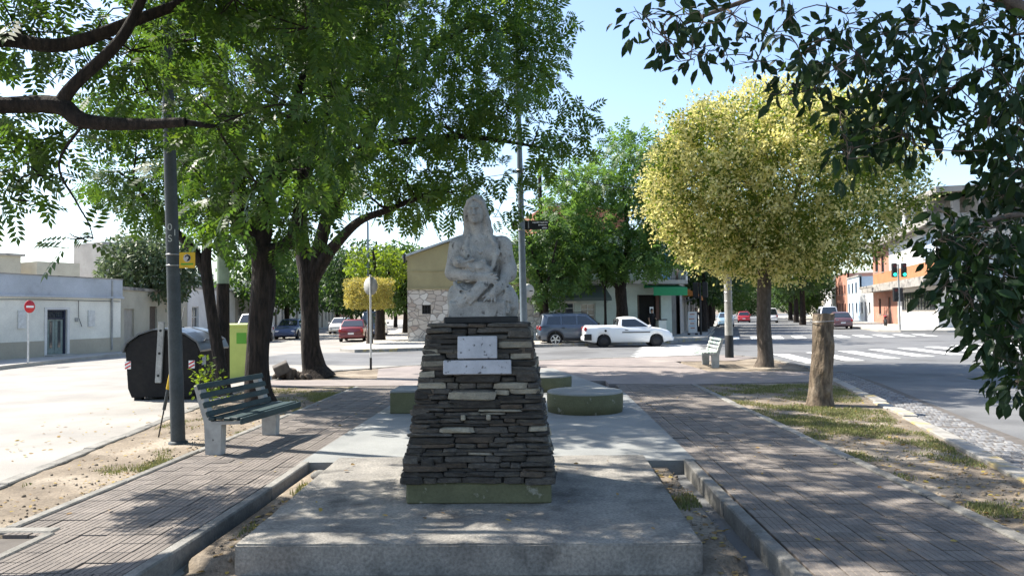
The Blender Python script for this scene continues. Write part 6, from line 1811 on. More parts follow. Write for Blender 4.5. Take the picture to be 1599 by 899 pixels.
CL['NR'] = [(0.64, 4.04, 3.22, 0.19),(0.73, 4.8, 3.51, 0.14),(0.73, 3.94, 3.06, 0.16),(0.87, 4.63, 3.32, 0.14),(0.93, 4.41, 3.14, 0.19),(0.93, 4.28, 3.06, 0.18),(1.06, 4.57, 3.39, 0.18),(0.98, 4.17, 3.24, 0.14),(0.82, 4.1, 3.25, 0.19),(0.89, 4.28, 3.36, 0.16),(1.23, 4.81, 3.3, 0.14),(1.18, 4.48, 3.2, 0.19),(1.1, 3.98, 3.2, 0.17),(1.21, 4.4, 3.37, 0.19),(1.38, 4.54, 3.12, 0.14),(1.38, 4.51, 3.12, 0.2),(1.43, 4.51, 3.3, 0.14),(1.57, 4.9, 3.41, 0.14),(1.46, 4.14, 3.24, 0.17),(1.57, 4.57, 3.45, 0.17),(1.57, 4.25, 3.07, 0.19),(1.58, 4.3, 3.07, 0.2),(1.82, 4.7, 3.02, 0.15),(1.67, 4.34, 2.9, 0.15),(1.58, 4.0, 3.06, 0.18),(1.86, 4.71, 3.31, 0.16),(1.67, 4.64, 2.99, 0.16),(1.52, 4.3, 2.85, 0.16),(1.89, 4.57, 3.08, 0.14),(1.63, 3.95, 2.89, 0.2),(2.11, 4.89, 3.48, 0.17),(1.76, 4.11, 3.24, 0.16),(1.89, 4.25, 3.01, 0.14),(1.77, 3.99, 2.97, 0.17),(1.97, 4.35, 2.87, 0.18),(2.17, 4.79, 2.98, 0.14),(2.04, 4.78, 2.83, 0.16),(1.85, 4.43, 2.78, 0.14),(2.25, 4.68, 3.33, 0.15),(2.05, 4.36, 3.21, 0.17),(2.12, 4.38, 2.99, 0.2),(1.91, 3.93, 2.8, 0.2),(2.2, 4.42, 2.74, 0.17),(2.26, 4.54, 2.8, 0.17),(2.1, 4.62, 2.71, 0.14),(2.02, 4.39, 2.67, 0.17),(1.85, 4.27, 2.52, 0.19),(2.02, 4.63, 2.58, 0.17),(1.92, 4.5, 2.53, 0.17),(1.69, 3.97, 2.4, 0.14),(2.07, 3.96, 3.13, 0.15),(2.04, 3.93, 3.09, 0.18),(2.05, 3.91, 2.83, 0.2),(2.58, 4.89, 3.13, 0.19),(2.19, 4.13, 2.71, 0.18),(2.13, 4.01, 2.69, 0.14),(2.16, 4.27, 2.57, 0.18),(2.13, 4.27, 2.59, 0.17),(2.47, 4.42, 3.18, 0.14),(2.2, 3.92, 2.96, 0.14),(2.38, 4.15, 2.84, 0.19),(2.26, 3.96, 2.77, 0.15),(2.8, 4.88, 2.75, 0.19),(2.78, 4.78, 2.72, 0.19),(2.58, 4.22, 3.22, 0.15),(2.58, 4.25, 3.21, 0.19),(2.55, 4.18, 2.94, 0.16),(2.66, 4.34, 2.97, 0.14),(2.51, 4.07, 2.65, 0.17),(2.8, 4.56, 2.76, 0.14),(2.79, 4.35, 3.18, 0.17),(2.98, 4.63, 3.25, 0.14),(2.53, 3.92, 2.75, 0.17),(2.72, 4.22, 2.81, 0.19),(3.03, 4.62, 2.73, 0.15),(2.57, 3.91, 2.56, 0.19),(2.52, 4.06, 2.45, 0.14),(2.86, 4.55, 2.5, 0.16),(2.64, 4.03, 2.35, 0.18),(2.74, 4.22, 2.4, 0.16),(3.18, 4.77, 3.14, 0.17),(2.61, 3.92, 2.86, 0.16),(3.28, 4.81, 2.86, 0.18),(2.94, 4.35, 2.77, 0.18),(2.81, 4.65, 2.36, 0.15),(2.94, 4.83, 2.38, 0.13),(2.89, 4.57, 2.24, 0.14),(2.81, 4.44, 2.26, 0.19),(2.99, 4.59, 2.16, 0.16),(3.2, 4.84, 2.14, 0.18),(2.65, 4.71, 2.15, 0.16),(2.74, 4.86, 2.13, 0.17),(2.37, 3.98, 1.95, 0.15),(2.89, 4.87, 2.04, 0.14),(2.73, 4.44, 2.02, 0.18),(2.45, 3.96, 2.02, 0.19),(3.03, 4.73, 1.98, 0.15),(2.49, 3.94, 1.91, 0.16),(2.67, 4.86, 1.93, 0.13),(2.42, 4.47, 1.93, 0.14),(2.56, 4.48, 1.82, 0.19),(2.33, 4.05, 1.78, 0.16),(2.52, 4.19, 1.85, 0.16),(2.68, 4.54, 1.85, 0.14),(2.6, 4.15, 1.77, 0.17),(2.45, 3.91, 1.77, 0.14),(2.69, 4.21, 1.7, 0.19),(2.8, 4.36, 1.73, 0.14),(2.24, 4.08, 1.72, 0.17),(2.53, 4.54, 1.72, 0.15),(2.29, 3.93, 1.64, 0.18),(2.25, 3.92, 1.67, 0.19),(2.7, 4.46, 1.64, 0.18),(2.75, 4.61, 1.62, 0.2),(2.74, 4.41, 1.55, 0.19),(3.0, 4.8, 1.54, 0.15),(2.56, 3.93, 1.47, 0.2),(2.72, 4.19, 1.49, 0.19),(2.44, 4.0, 1.44, 0.19),(2.53, 4.12, 1.44, 0.15),(3.07, 4.85, 1.35, 0.16),(2.91, 4.55, 1.36, 0.19),(2.55, 3.92, 1.3, 0.16),(3.16, 4.87, 1.19, 0.2),(2.61, 3.93, 1.18, 0.15),(2.91, 4.48, 1.12, 0.14),(2.68, 4.17, 1.21, 0.2),(2.82, 4.43, 1.16, 0.18),(2.59, 4.79, 2.03, 0.14),(2.39, 4.37, 2.0, 0.18),(3.06, 4.58, 3.42, 0.18),(3.02, 4.53, 3.38, 0.16),(3.13, 4.68, 2.32, 0.18),(3.0, 4.49, 2.28, 0.17),(3.06, 4.6, 1.82, 0.17),(2.65, 3.91, 1.79, 0.15)]
# ================================================================= foliage
def unit(v): return v / (np.linalg.norm(v, axis=-1, keepdims=True) + 1e-9)


def frames(X, up, g, roll=.6):
    """orthonormal frames with x axis X and z axis close to up"""
    Z = up + g.normal(size=X.shape) * roll
    Z = unit(Z - X * (Z * X).sum(-1, keepdims=True))
    return X, np.cross(Z, X), Z


def pinnate(pairs=6, lw=.26, ll=.42):
    """one compound leaf along +x, unit length: diamonds for leaflets"""
    V, F = [], []
    def leaf(base, ang, ln, w, z):
        d = np.array((math.cos(ang), math.sin(ang), -.22)); n = np.array((-math.sin(ang), math.cos(ang), 0))
        b = len(V)
        V.extend([base, base + d * ln * .45 + n * w / 2 + (0, 0, .02), base + d * ln, base + d * ln * .45 - n * w / 2 + (0, 0, .02)])
        F.append((b, b + 1, b + 2, b + 3))
    for i in range(pairs):
        t = .15 + .75 * i / (pairs - 1)
        ln = ll * (1 - .25 * abs(t - .5) * 2)
        for s in (-1, 1):
            leaf(np.array((t, 0, -.12 * t * t)), s * 1.0, ln, ln * lw, 0)
    leaf(np.array((.92, 0, -.11)), 0, ll * .8, ll * lw, 0)
    return np.array(V), np.array(F)


def simple_leaf(w=.5):
    V = np.array([(0, 0, 0), (.3, w * .42, .03), (.68, w * .40, .02), (1, 0, -.06), (.68, -w * .40, .02), (.3, -w * .42, .03)], float)
    return V, np.array([(0, 1, 2, 3), (0, 3, 4, 5)])


def quad_leaf(w=.55):
    V = np.array([(0, 0, 0), (.5, w / 2, .05), (1, 0, -.05), (.5, -w / 2, .05)], float)
    return V, np.array([(0, 1, 2, 3)])


def scatter(P, X, size, tmpl, g, up=None, roll=.6):
    TV, TF = tmpl
    up = np.array((0, 0, 1.0)) if up is None else up
    A, B, Cc = frames(unit(X), np.broadcast_to(up, X.shape).astype(float), g, roll)
    s = size[:, None, None]
    V = P[:, None, :] + s * (TV[None, :, 0:1] * A[:, None, :] + TV[None, :, 1:2] * B[:, None, :] + TV[None, :, 2:3] * Cc[:, None, :])
    F = TF[None] + (np.arange(len(P)) * len(TV))[:, None, None]
    return V.reshape(-1, 3), F.reshape(-1, TF.shape[1])


def ball(n, g, lo=.25):
    d = unit(g.normal(size=(n, 3)))
    return d * (lo + (1 - lo) * g.random((n, 1))) ** .55, d


def clump_leaves(clumps, per, size, tmpl, g, droop=.35, flat=.75, lo=.2, outward=.8, roll=.6):
    Ps, Xs, Ss = [], [], []
    for x, y, z, r in clumps:
        n = max(6, int(per * r * r))
        b, d = ball(n, g, lo)
        b[:, 2] *= flat
        Ps.append(np.array((x, y, z)) + b * r)
        X = d * outward + g.normal(size=(n, 3)) * .55
        X[:, 2] -= droop
        Xs.append(X); Ss.append(size * g.uniform(.7, 1.25, n))
    return scatter(np.concatenate(Ps), np.concatenate(Xs), np.concatenate(Ss), tmpl, g, roll=roll)


def branch_to(clumps, nodes, g, r_tip=.008, sag=.08, twigs=0, rmax=.07):
    """limbs grow from the nearest part of the skeleton to every clump; nodes: list of (point, radius)"""
    mb = MB()
    P = np.array([n[0] for n in nodes], float)
    Rr = np.array([n[1] for n in nodes], float)
    todo = np.array([c[:3] for c in clumps], float)
    rad = [c[3] for c in clumps]
    dist = np.array([np.min(np.linalg.norm(P - c, axis=1)) for c in todo])
    for i in np.argsort(dist):
        c = todo[i]
        dv = np.linalg.norm(P - c, axis=1)
        j = int(np.argmin(dv + .6 * np.maximum(0, P[:, 2] - c[2] + .2)))
        a, ra = P[j], Rr[j]
        ln = np.linalg.norm(c - a)
        r0 = min(ra * .7, .012 + .014 * ln + .02 * rad[i], rmax)
        side = g.normal(size=3) * ln * .10
        n = max(4, int(ln / .35) + 2)
        pts, rr = [], []
        for k in range(n + 1):
            t = k / n
            p_ = a + (c - a) * t + side * math.sin(math.pi * t) + np.array((0, 0, ln * sag * math.sin(math.pi * t))) + (g.normal(size=3) * .02 * ln / n * 2 if 0 < k < n else 0)
            pts.append(tuple(p_)); rr.append(max(r_tip, r0 * (1 - t) + r_tip * t))
        mb.tube(pts, rr, 6 if r0 < .04 else 8, caps=False)
        P = np.concatenate([P, np.array(pts[1:])]); Rr = np.concatenate([Rr, np.array(rr[1:])])
        for _ in range(twigs):
            d = unit(g.normal(size=3)) * rad[i] * g.uniform(.5, .95); d[2] *= .7
            e = c + d
            m_ = c + d * .5 + g.normal(size=3) * .06 * rad[i]
            mb.tube([tuple(c), tuple(m_), tuple(e)], [r_tip, r_tip * .7, r_tip * .4], 4, caps=False)
    return mb


def limb_nodes(pts, rads, step=.25):
    out = []
    for (a, ra), (b, rb) in zip(zip(pts[:-1], rads[:-1]), zip(pts[1:], rads[1:])):
        a, b = np.array(a, float), np.array(b, float)
        n = max(1, int(np.linalg.norm(b - a) / step))
        for k in range(n):
            t = k / n
            out.append((tuple(a + (b - a) * t), ra + (rb - ra) * t))
    out.append((tuple(pts[-1]), rads[-1]))
    return out


def smooth_path(pts, rads, n=5):
    """Catmull-Rom"""
    P = [np.array(p, float) for p in pts]
    P = [2 * P[0] - P[1]] + P + [2 * P[-1] - P[-2]]
    o, r = [], []
    for i in range(1, len(P) - 2):
        for k in range(n):
            t = k / n
            p0, p1, p2, p3 = P[i - 1:i + 3]
            o.append(tuple(.5 * (2 * p1 + (p2 - p0) * t + (2 * p0 - 5 * p1 + 4 * p2 - p3) * t ** 2 + (3 * p1 - p0 - 3 * p2 + p3) * t ** 3)))
            r.append(rads[i - 1] * (1 - t) + rads[i] * t)
    o.append(tuple(P[-2])); r.append(rads[-1])
    return o, r


def bark_tube(mb, pts, rads, n=18, rough=.10, seed=0.0, flare=False):
    """a trunk or limb with ridges and knots"""
    pts, rads = smooth_path(pts, rads, 6)
    b0 = len(mb.v)
    mb.tube(pts, rads, n, caps=True)
    for i in range(b0, b0 + n * len(pts)):
        k = (i - b0) // n
        c = Vector(pts[k]); v = Vector(mb.v[i])
        d = v - c
        a = (i - b0) % n
        f = 1 + rough * mnoise.noise(Vector((math.cos(a * 6.283 / n) * 1.6, math.sin(a * 6.283 / n) * 1.6, v.z * 1.1 + seed))) * 1.4 \
            + rough * .8 * mnoise.noise(Vector((math.cos(a * 6.283 / n) * 4, math.sin(a * 6.283 / n) * 4, v.z * .7 + seed + 9)))
        mb.v[i] = tuple(c + d * f)
    return mb


def tree(name, label, base, limbs, clumps, lmat, per, size, tmpl, seed, bark='bark', group=None, twigs=0, droop=.35, flat=.75, trunk_n=1, roll=.6, lo=.2, r_tip=.008, extra=None, rmax=.07):
    """limbs: polylines with radii in world metres; the first trunk_n make the trunk"""
    g = np.random.default_rng(seed)
    t = thing(name, label, 'tree', base, 0, group)
    tm = MB()
    for pts, rr in limbs[:trunk_n]: bark_tube(tm, pts, rr, 22, .10, seed)
    tm.build('trunk', M_[bark], t, off=base)
    for pts, rr in limbs[trunk_n:]:
        m = MB(); bark_tube(m, pts, rr, 12, .08, seed + 3); m.build('limb', M_[bark], t, off=base)
    nodes = []
    for k, (pts, rr) in enumerate(limbs):
        nd = limb_nodes(pts, rr)
        nodes += nd[len(nd) // 2:] if k < trunk_n and len(limbs) > trunk_n else nd[2 * len(nd) // 3:] if len(limbs) == trunk_n else nd
    br = branch_to(clumps, nodes, g, r_tip, twigs=twigs, rmax=rmax)
    tag(br.build('branches', M_[bark], t, off=base), kind='stuff')
    V, F = clump_leaves(clumps, per, size, tmpl, g, droop, flat, lo, roll=roll)
    me = np_mesh('crown', V - np.array(base), F, lmat)
    tag(link_mesh('crown', me, t), kind='stuff')
    if extra: extra(t, g)
    return t


PIN = pinnate(5, .40, .44)
PIN5 = pinnate(4, .45, .50)
PIN3 = pinnate(3, .48, .55)
GRP = 'large trees of the plaza'
tree('shade_tree', 'large tree outside the left edge reaching dark limbs over the path', (-4.75, 4.7, -.05),
     [([(-4.75, 4.7, -.1), (-4.8, 4.75, 1.0), (-4.9, 5.0, 2.2), (-5.0, 5.5, 3.1)], [.26, .20, .18, .17]),
      ([(-5.0, 5.5, 3.1), (-4.9, 5.9, 3.38), (-4.61, 6.2, 3.45), (-4.1, 6.2, 3.44), (-3.87, 6.2, 3.30), (-3.4, 6.2, 3.26), (-2.98, 6.2, 3.27)], [.13, .085, .072, .078, .066, .05, .04]),
      ([(-4.08, 6.2, 3.44), (-3.95, 6.2, 3.62), (-3.6, 6.3, 4.05), (-3.4, 6.4, 4.6), (-2.9, 6.2, 5.3), (-2.0, 5.8, 5.9)], [.06, .05, .045, .04, .03, .02]),
      ([(-5.0, 5.5, 3.1), (-5.1, 6.2, 3.9), (-4.91, 6.6, 4.18), (-4.31, 6.6, 4.12), (-3.62, 6.7, 4.4), (-2.6, 7.0, 4.95), (-1.4, 7.2, 5.6)], [.12, .085, .066, .062, .05, .04, .02]),
      ([(-5.0, 5.5, 3.1), (-5.0, 5.2, 4.5), (-4.2, 4.6, 5.6), (-2.8, 4.2, 6.2), (-1.2, 4.4, 6.5)], [.16, .13, .10, .07, .03]),
      ([(-3.87, 6.22, 3.3), (-4.15, 6.3, 2.95), (-4.05, 6.4, 2.62), (-3.95, 6.4, 2.45), (-3.9, 6.4, 2.3)], [.014, .010, .008, .006, .004])],
     CL['NL'], M_['leaf_pinnate'], 195, .26, PIN, 31, group=GRP, twigs=4, droop=.55)
tree('shade_tree', 'thin leaning tree between the black container and the green bench', (-6.33, 14.9, -.03),
     [([(-6.33, 14.9, -.05), (-6.45, 14.95, .6), (-6.62, 15, 1.5), (-6.76, 15, 2.57), (-6.7, 15, 3.3), (-6.5, 15, 4.2)], [.16, .12, .11, .11, .08, .05]),
      ([(-6.76, 15, 2.5), (-7.06, 15.0, 3.0), (-7.5, 15, 3.45), (-7.87, 15, 3.8), (-8.3, 15, 4.5)], [.11, .09, .08, .06, .03])],
     CL['T1'], M_['leaf_pinnate'], 140, .35, PIN, 32, group=GRP, twigs=3, droop=.5)
tree('shade_tree', 'thick dark leaning tree right behind the green bench', (-4.73, 12.41, -.03),
     [([(-4.62, 12.41, -.08), (-4.70, 12.41, .35), (-4.70, 12.41, 1.1), (-4.60, 12.41, 2.06), (-4.62, 12.41, 2.75)], [.30, .215, .185, .20, .19]),
      ([(-4.66, 12.41, 2.65), (-4.3, 12.4, 2.75), (-4.05, 12.4, 3.05), (-3.9, 12.3, 3.9), (-3.4, 12.2, 5.0)], [.16, .11, .10, .08, .05]),
      ([(-4.68, 12.41, 2.7), (-4.95, 12.4, 3.3), (-5.1, 12.5, 4.2), (-5.3, 12.8, 5.6)], [.18, .14, .11, .06]),
      ([(-4.66, 12.41, 2.7), (-4.6, 12.6, 3.6), (-4.4, 13, 4.8), (-4.1, 13.2, 6.2)], [.18, .14, .10, .05])],
     CL['T2'], M_['leaf_pinnate'], 108, .34, PIN, 33, group=GRP, twigs=3, droop=.5)
tree('shade_tree', 'large spreading tree with flared base left of the statue', (-5.78, 18.97, -.03),
     [([(-5.62, 18.97, -.1), (-5.72, 18.97, .25), (-5.80, 18.97, .8), (-5.82, 18.97, 1.6), (-5.85, 18.97, 2.65)], [.50, .30, .23, .215, .25]),
      ([(-5.78, 18.97, 2.5), (-5.45, 18.9, 3.0), (-5.1, 18.8, 3.4), (-4.42, 18.5, 3.95), (-3.6, 18.2, 4.2), (-2.4, 17.9, 4.6)], [.22, .18, .14, .11, .08, .05]),
      ([(-5.85, 18.97, 2.5), (-6.02, 19, 3.4), (-6.06, 19, 4.3), (-5.9, 19.1, 5.6), (-5.3, 19.2, 7.5), (-5.0, 19.2, 9)], [.24, .20, .17, .13, .09, .05]),
      ([(-5.78, 18.97, 2.6), (-5.5, 18.95, 3.6), (-5.2, 18.9, 4.6), (-4.6, 18.8, 5.4), (-3.78, 18.6, 5.9), (-1.91, 18.2, 6.0), (-.64, 18, 5.8), (.3, 17.9, 5.6)], [.22, .18, .15, .12, .10, .07, .045, .03]),
      ([(-5.5, 18.95, 3.7), (-4.8, 18.9, 5.2), (-3.9, 18.8, 6.8), (-2.6, 18.5, 8.2), (-1.2, 18.3, 9.0)], [.15, .12, .09, .06, .03])],
     CL['T3'], M_['leaf_pinnate_b'], 68, .45, PIN, 34, group=GRP, twigs=3, droop=.5)


def up_tree(x, y, h_trunk, r, fork=None):
    """trunk with three rising limbs"""
    L = [([(x, y, -.1), (x + .03, y, h_trunk * .5), (x, y, h_trunk)], [r * 1.35, r, r * .9])]
    for k in range(4):
        a = k * 1.6 + x
        q_ = h_trunk * .9 + 1.2
        L.append(([(x, y, h_trunk * .92), (x + .35 * q_ * .4 * math.cos(a), y + .35 * q_ * .4 * math.sin(a), h_trunk + .35 * q_),
                   (x + .6 * q_ * .5 * math.cos(a), y + .6 * q_ * .5 * math.sin(a), h_trunk + .8 * q_)], [r * .6, r * .4, r * .22]))
    return L


def ell_clumps(c, rad, sp, r, seed, shell=.35, keep=1.0):
    """clumps through an ellipsoid, mostly near its surface"""
    rr = random.Random(seed); out = []
    for _ in range(6000):
        d = Vector((rr.gauss(0, 1), rr.gauss(0, 1), rr.gauss(0, 1))).normalized()
        s = shell + (1 - shell) * rr.random() ** .6
        p_ = Vector((c[0] + d.x * rad[0] * s, c[1] + d.y * rad[1] * s, c[2] + d.z * rad[2] * s))
        if all((p_ - Vector(o[:3])).length > sp for o in out) and rr.random() < keep:
            out.append((p_.x, p_.y, p_.z, r * rr.uniform(.75, 1.2)))
    return out


M_['leaf_t4'] = leaf_mat('far_pinnate_leaf', [(.045, .098, .025), (.068, .13, .03), (.055, .115, .035), (.09, .155, .035)], .48, val=2.0)
GS = 'street trees across the road'
tree('street_tree', 'tall tree with forked dark trunk behind the white pickup', (5.05, 43, 0),
     [([(5.05, 43, -.1), (5.1, 43, 1.5), (5.05, 43, 2.9)], [.42, .34, .32]),
      ([(5.05, 43, 2.8), (4.6, 43, 3.4), (4.0, 43, 4.4), (3.0, 43, 6)], [.22, .18, .14, .08]),
      ([(5.05, 43, 2.8), (5.35, 43, 4.2), (5.5, 43, 6), (5.2, 42.5, 9)], [.28, .22, .15, .07])],
     CL['T4'], M_['leaf_t4'], 36, .62, PIN5, 41, group=GS, droop=.3)
tree('street_tree', 'small tree above the rear of the grey sport utility vehicle', (.6, 39.9, 0), up_tree(.6, 39.9, 2.6, .16), CL['T4b'], M_['leaf_mid'], 90, .5, PIN3, 42, group=GS)
tree('street_tree', 'thin sapling in front of the pale green shop wall', (4.0, 41.8, 0), up_tree(4.0, 41.8, 3.0, .07), ell_clumps((3.9, 41.8, 4.3), (.9, .9, .8), .6, .5, 3), M_['leaf_mid'], 90, .45, PIN3, 43, group=GS)

# ---- the round blossoming privet
PC = np.array((6.95, 20.9, 5.0)); PR = (3.8, 3.6, 2.72)


def privet_shape(d):
    r = 1 + .07 * mnoise.noise(d * 3.6) + .05 * math.sin(3 * d.x + 1.3) * math.cos(2.5 * d.z) + .05 * math.sin(7 * d.y + 5 * d.x)
    return r


pcl = []
rr = random.Random(77)
for _ in range(9000):
    d = Vector((rr.gauss(0, 1), rr.gauss(0, 1), rr.gauss(0, 1))).normalized()
    s = privet_shape(d) * (.80 + .2 * rr.random() ** .5) * (.93 if rr.random() < .8 else .55)
    p_ = Vector((PC[0] + d.x * PR[0] * s, PC[1] + d.y * PR[1] * s, PC[2] + d.z * PR[2] * s * (1 if d.z > -.5 else .92)))
    if all((p_ - Vector(o[:3])).length > .65 for o in pcl): pcl.append((p_.x, p_.y, p_.z, rr.uniform(.40, .62)))


def blossoms(t, g):
    Ps, Xs, Ss = [], [], []
    for x, y, z, r in pcl:
        d = unit(np.array(((x - PC[0]) / PR[0], (y - PC[1]) / PR[1], (z - PC[2]) / PR[2])))
        w = .80 - .72 * d[0] - .18 * d[1] + .10 * d[2] + g.normal() * .18      # more bloom on the left half
        n = int(np.clip(w, .06, 1.15) * 300)
        c = np.array((x, y, z)) + d * .16
        for _ in range(max(1, n // 14)):
            q0 = c + g.normal(size=3) * r * .42
            m = 14
            Ps.append(q0 + g.normal(size=(m, 3)) * .095); Xs.append(g.normal(size=(m, 3)) + d); Ss.append(g.uniform(.06, .115, m))
    V, F = scatter(np.concatenate(Ps), np.concatenate(Xs), np.concatenate(Ss), quad_leaf(.7), g, roll=1.5)
    tag(link_mesh('blossom', np_mesh('blossom', V - np.array(t.location), F, M_['blossom']), t), kind='stuff')


tree('blossoming_tree', 'round clipped tree covered in cream yellow blossom on the right', (6.46, 20.91, -.03),
     [([(6.40, 20.91, -.1), (6.46, 20.91, .3), (6.44, 20.91, 1.4), (6.5, 20.91, 2.5), (6.62, 20.91, 3.2)], [.30, .215, .18, .19, .17]),
      ([(6.5, 20.91, 2.4), (6.2, 20.8, 3.2), (5.4, 20.6, 4.2)], [.12, .10, .06]),
      ([(6.6, 20.91, 3.1), (7.0, 20.9, 4.0), (7.6, 21, 5.2)], [.13, .10, .06]),
      ([(6.6, 20.91, 3.1), (6.5, 21.2, 4.2), (6.2, 21.6, 5.6)], [.13, .10, .06])],
     pcl, M_['leaf_lig'], 720, .125, quad_leaf(.5), 51, bark='bark_grey', droop=.1, flat=1.0, roll=1.0, extra=blossoms, rmax=.045)

# ---- clipped yellow drum tree and neighbours by the stone clad house
dr_ = []
rr = random.Random(6)
for _ in range(3000):
    a = rr.random() * 6.28; s = math.sqrt(rr.random()); zz = rr.uniform(-1, 1)
    e = (s ** 6 + abs(zz) ** 6)
    if s < .6 and abs(zz) < .6: continue
    p_ = Vector((-9.05 + 1.22 * s * math.cos(a), 40.2 + 1.22 * s * math.sin(a), 2.73 + zz * .72 * (1 - .12 * s ** 4)))
    if all((p_ - Vector(o[:3])).length > .26 for o in dr_): dr_.append((p_.x, p_.y, p_.z, .19))
tree('topiary_tree', 'small tree clipped to a yellow green drum beside the stone clad house', (-9.05, 40.2, 0), [([(-9.05, 40.2, -.1), (-9.0, 40.2, .9), (-9.05, 40.2, 2.2)], [.2, .14, .11])],
     dr_, M_['leaf_drum'], 1500, .13, quad_leaf(.4), 61, bark='bark_grey', flat=1, droop=0, roll=1.2, rmax=.03)
tree('street_tree', 'bright lime green tree just behind the clipped drum tree', (-9.6, 45.5, 0), up_tree(-9.6, 45.5, 2.6, .28), ell_clumps((-9.5, 45.5, 4.5), (2.0, 1.8, 1.1), .75, .6, 8), M_['leaf_lime'], 190, .26, simple_leaf(), 62, group=GS)
tree('street_tree', 'dense dark green tree left of the clipped drum tree', (-12.6, 56.5, 0), up_tree(-12.6, 56.5, 2.4, .25), ell_clumps((-13.4, 56.5, 4.4), (2.6, 2.4, 2.7), 1.0, .85, 9), M_['leaf_dark'], 120, .34, simple_leaf(), 63, group=GS)
tree('street_tree', 'slim green tree behind the lime tree and the stone clad house', (-10.9, 62, 0), up_tree(-10.9, 62, 2.6, .2), ell_clumps((-11.0, 62, 4.6), (2.2, 2.4, 3.0), 1.0, .85, 10), M_['leaf_mid'], 110, .36, simple_leaf(), 64, group=GS)
tree('street_tree', 'dusty green tree in front of the low cream house', (-20.6, 39.5, 0), up_tree(-20.6, 39.5, 2.2, .16), ell_clumps((-20.9, 39.5, 4.15), (2.55, 2.2, 1.95), .82, .62, 12), M_['leaf_grey'], 300, .27, simple_leaf(), 65, group=GS)
SPEC = [(-20.2, 54, 4.6, (2.9, 2.6, 2.4), 'leaf_mid', 'green tree seen between the lamp post and the leaning trunk'),
        (-20.7, 61, 4.8, (3.0, 2.8, 2.6), 'leaf_mid', 'green tree filling the gap between the second and third trunks'),
        (-21.6, 72, 5.0, (3.2, 3.0, 2.8), 'leaf_dark', 'dark tree over the parked blue hatchback'),
        (-22.6, 84, 5.4, (3.6, 3.4, 3.2), 'leaf_dark', 'farther dark tree on the left side of the left street'),
        (-17.4, 92, 5.4, (4.0, 3.4, 3.4), 'leaf_dark', 'far tree closing the view down the left street'),
        (-26.0, 104, 5.6, (4.4, 4, 3.6), 'leaf_mid', 'farthest tree on the left side of the left street')]
for i, (x, y, z, rad, lm, lb) in enumerate(SPEC):
    tree('street_tree', lb, (x, y, 0), up_tree(x, y, z - rad[2] * .8, .2), ell_clumps((x, y, z), rad, 1.15, .95, 20 + i), M_[lm], 62, .42, simple_leaf(), 70 + i, group=GS)
SPEC = [(12.6, 55.5, 5.4, (2.6, 2.8, 2.9), 'leaf_dark', 'dark tree over the pavement right of the green shop'),
        (14.6, 63.5, 5.6, (3.0, 3.2, 3.2), 'leaf_dark', 'second dark tree behind the shop corner along the right street'),
        (17.0, 72, 5.6, (3.2, 3.4, 3.2), 'leaf_dark', 'third dark tree along the left side of the right street'),
        (20.0, 84, 6.0, (3.6, 3.6, 3.4), 'leaf_mid', 'fourth tree along the left side of the right street'),
        (26.5, 110, 7.0, (5.0, 4.4, 4.4), 'leaf_mid', 'far tree closing the view down the right street'),
        (28.6, 79.5, 6.4, (3.2, 3.2, 3.0), 'leaf_dark', 'dark forked tree on the right side of the right street'),
        (33.0, 94, 6.8, (3.8, 3.6, 3.6), 'leaf_mid', 'green tree with pale trunk base beyond the white van'),
        (38.5, 112, 7.0, (4.6, 4.2, 4.0), 'leaf_dark', 'farthest tree on the right side of the right street'),
        (24.5, 128, 6.5, (5.5, 4.4, 5.0), 'leaf_dark', 'broad dark tree at the far left end of the right street'),
        (42.5, 118, 5.4, (4.4, 4.2, 4.4), 'leaf_mid', 'green tree far along the right pavement of the right street'),
        (49.0, 140, 5.4, (5.0, 4.4, 4.6), 'leaf_dark', 'dark tree farther along the right pavement of the right street'),
        (57.0, 196, 5.6, (9.0, 6.0, 5.4), 'leaf_mid', 'broad tree closing the very end of the right street'),
        (34.0, 134, 6.5, (5.5, 4.4, 5.2), 'leaf_mid', 'broad green tree at the far left pavement of the right street')]
for i, (x, y, z, rad, lm, lb) in enumerate(SPEC):
    tree('street_tree', lb, (x, y, 0), up_tree(x, y, z - rad[2] * .75, .26), ell_clumps((x, y, z), rad, 1.2, 1.0, 40 + i), M_[lm], 58, .44, simple_leaf(), 90 + i, group=GS)

# ---- near tree on the right with broad dark leaves
NRB = (3.75, 3.9, -.03)
nr_limbs = [([(3.75, 3.9, -.1), (3.7, 3.95, 1.2), (3.6, 4.0, 2.2)], [.16, .12, .11]),
            ([(3.6, 4.0, 2.1), (3.2, 4.15, 2.9), (2.6, 4.3, 3.45), (1.9, 4.4, 3.62), (1.2, 4.5, 3.45), (.8, 4.5, 3.3)], [.07, .05, .035, .024, .014, .008]),
            ([(3.6, 4.0, 2.2), (3.4, 4.1, 3.2), (3.0, 4.3, 4.0), (2.2, 4.5, 4.4)], [.08, .06, .04, .02]),
            ([(3.6, 4.0, 2.2), (3.8, 3.9, 3.6), (4.1, 3.9, 5.0), (3.9, 3.8, 6.6)], [.10, .085, .06, .03]),
            ([(3.65, 4.0, 1.6), (3.2, 4.1, 1.95), (2.75, 4.1, 2.1), (2.4, 4.1, 2.05)], [.05, .03, .018, .008])]

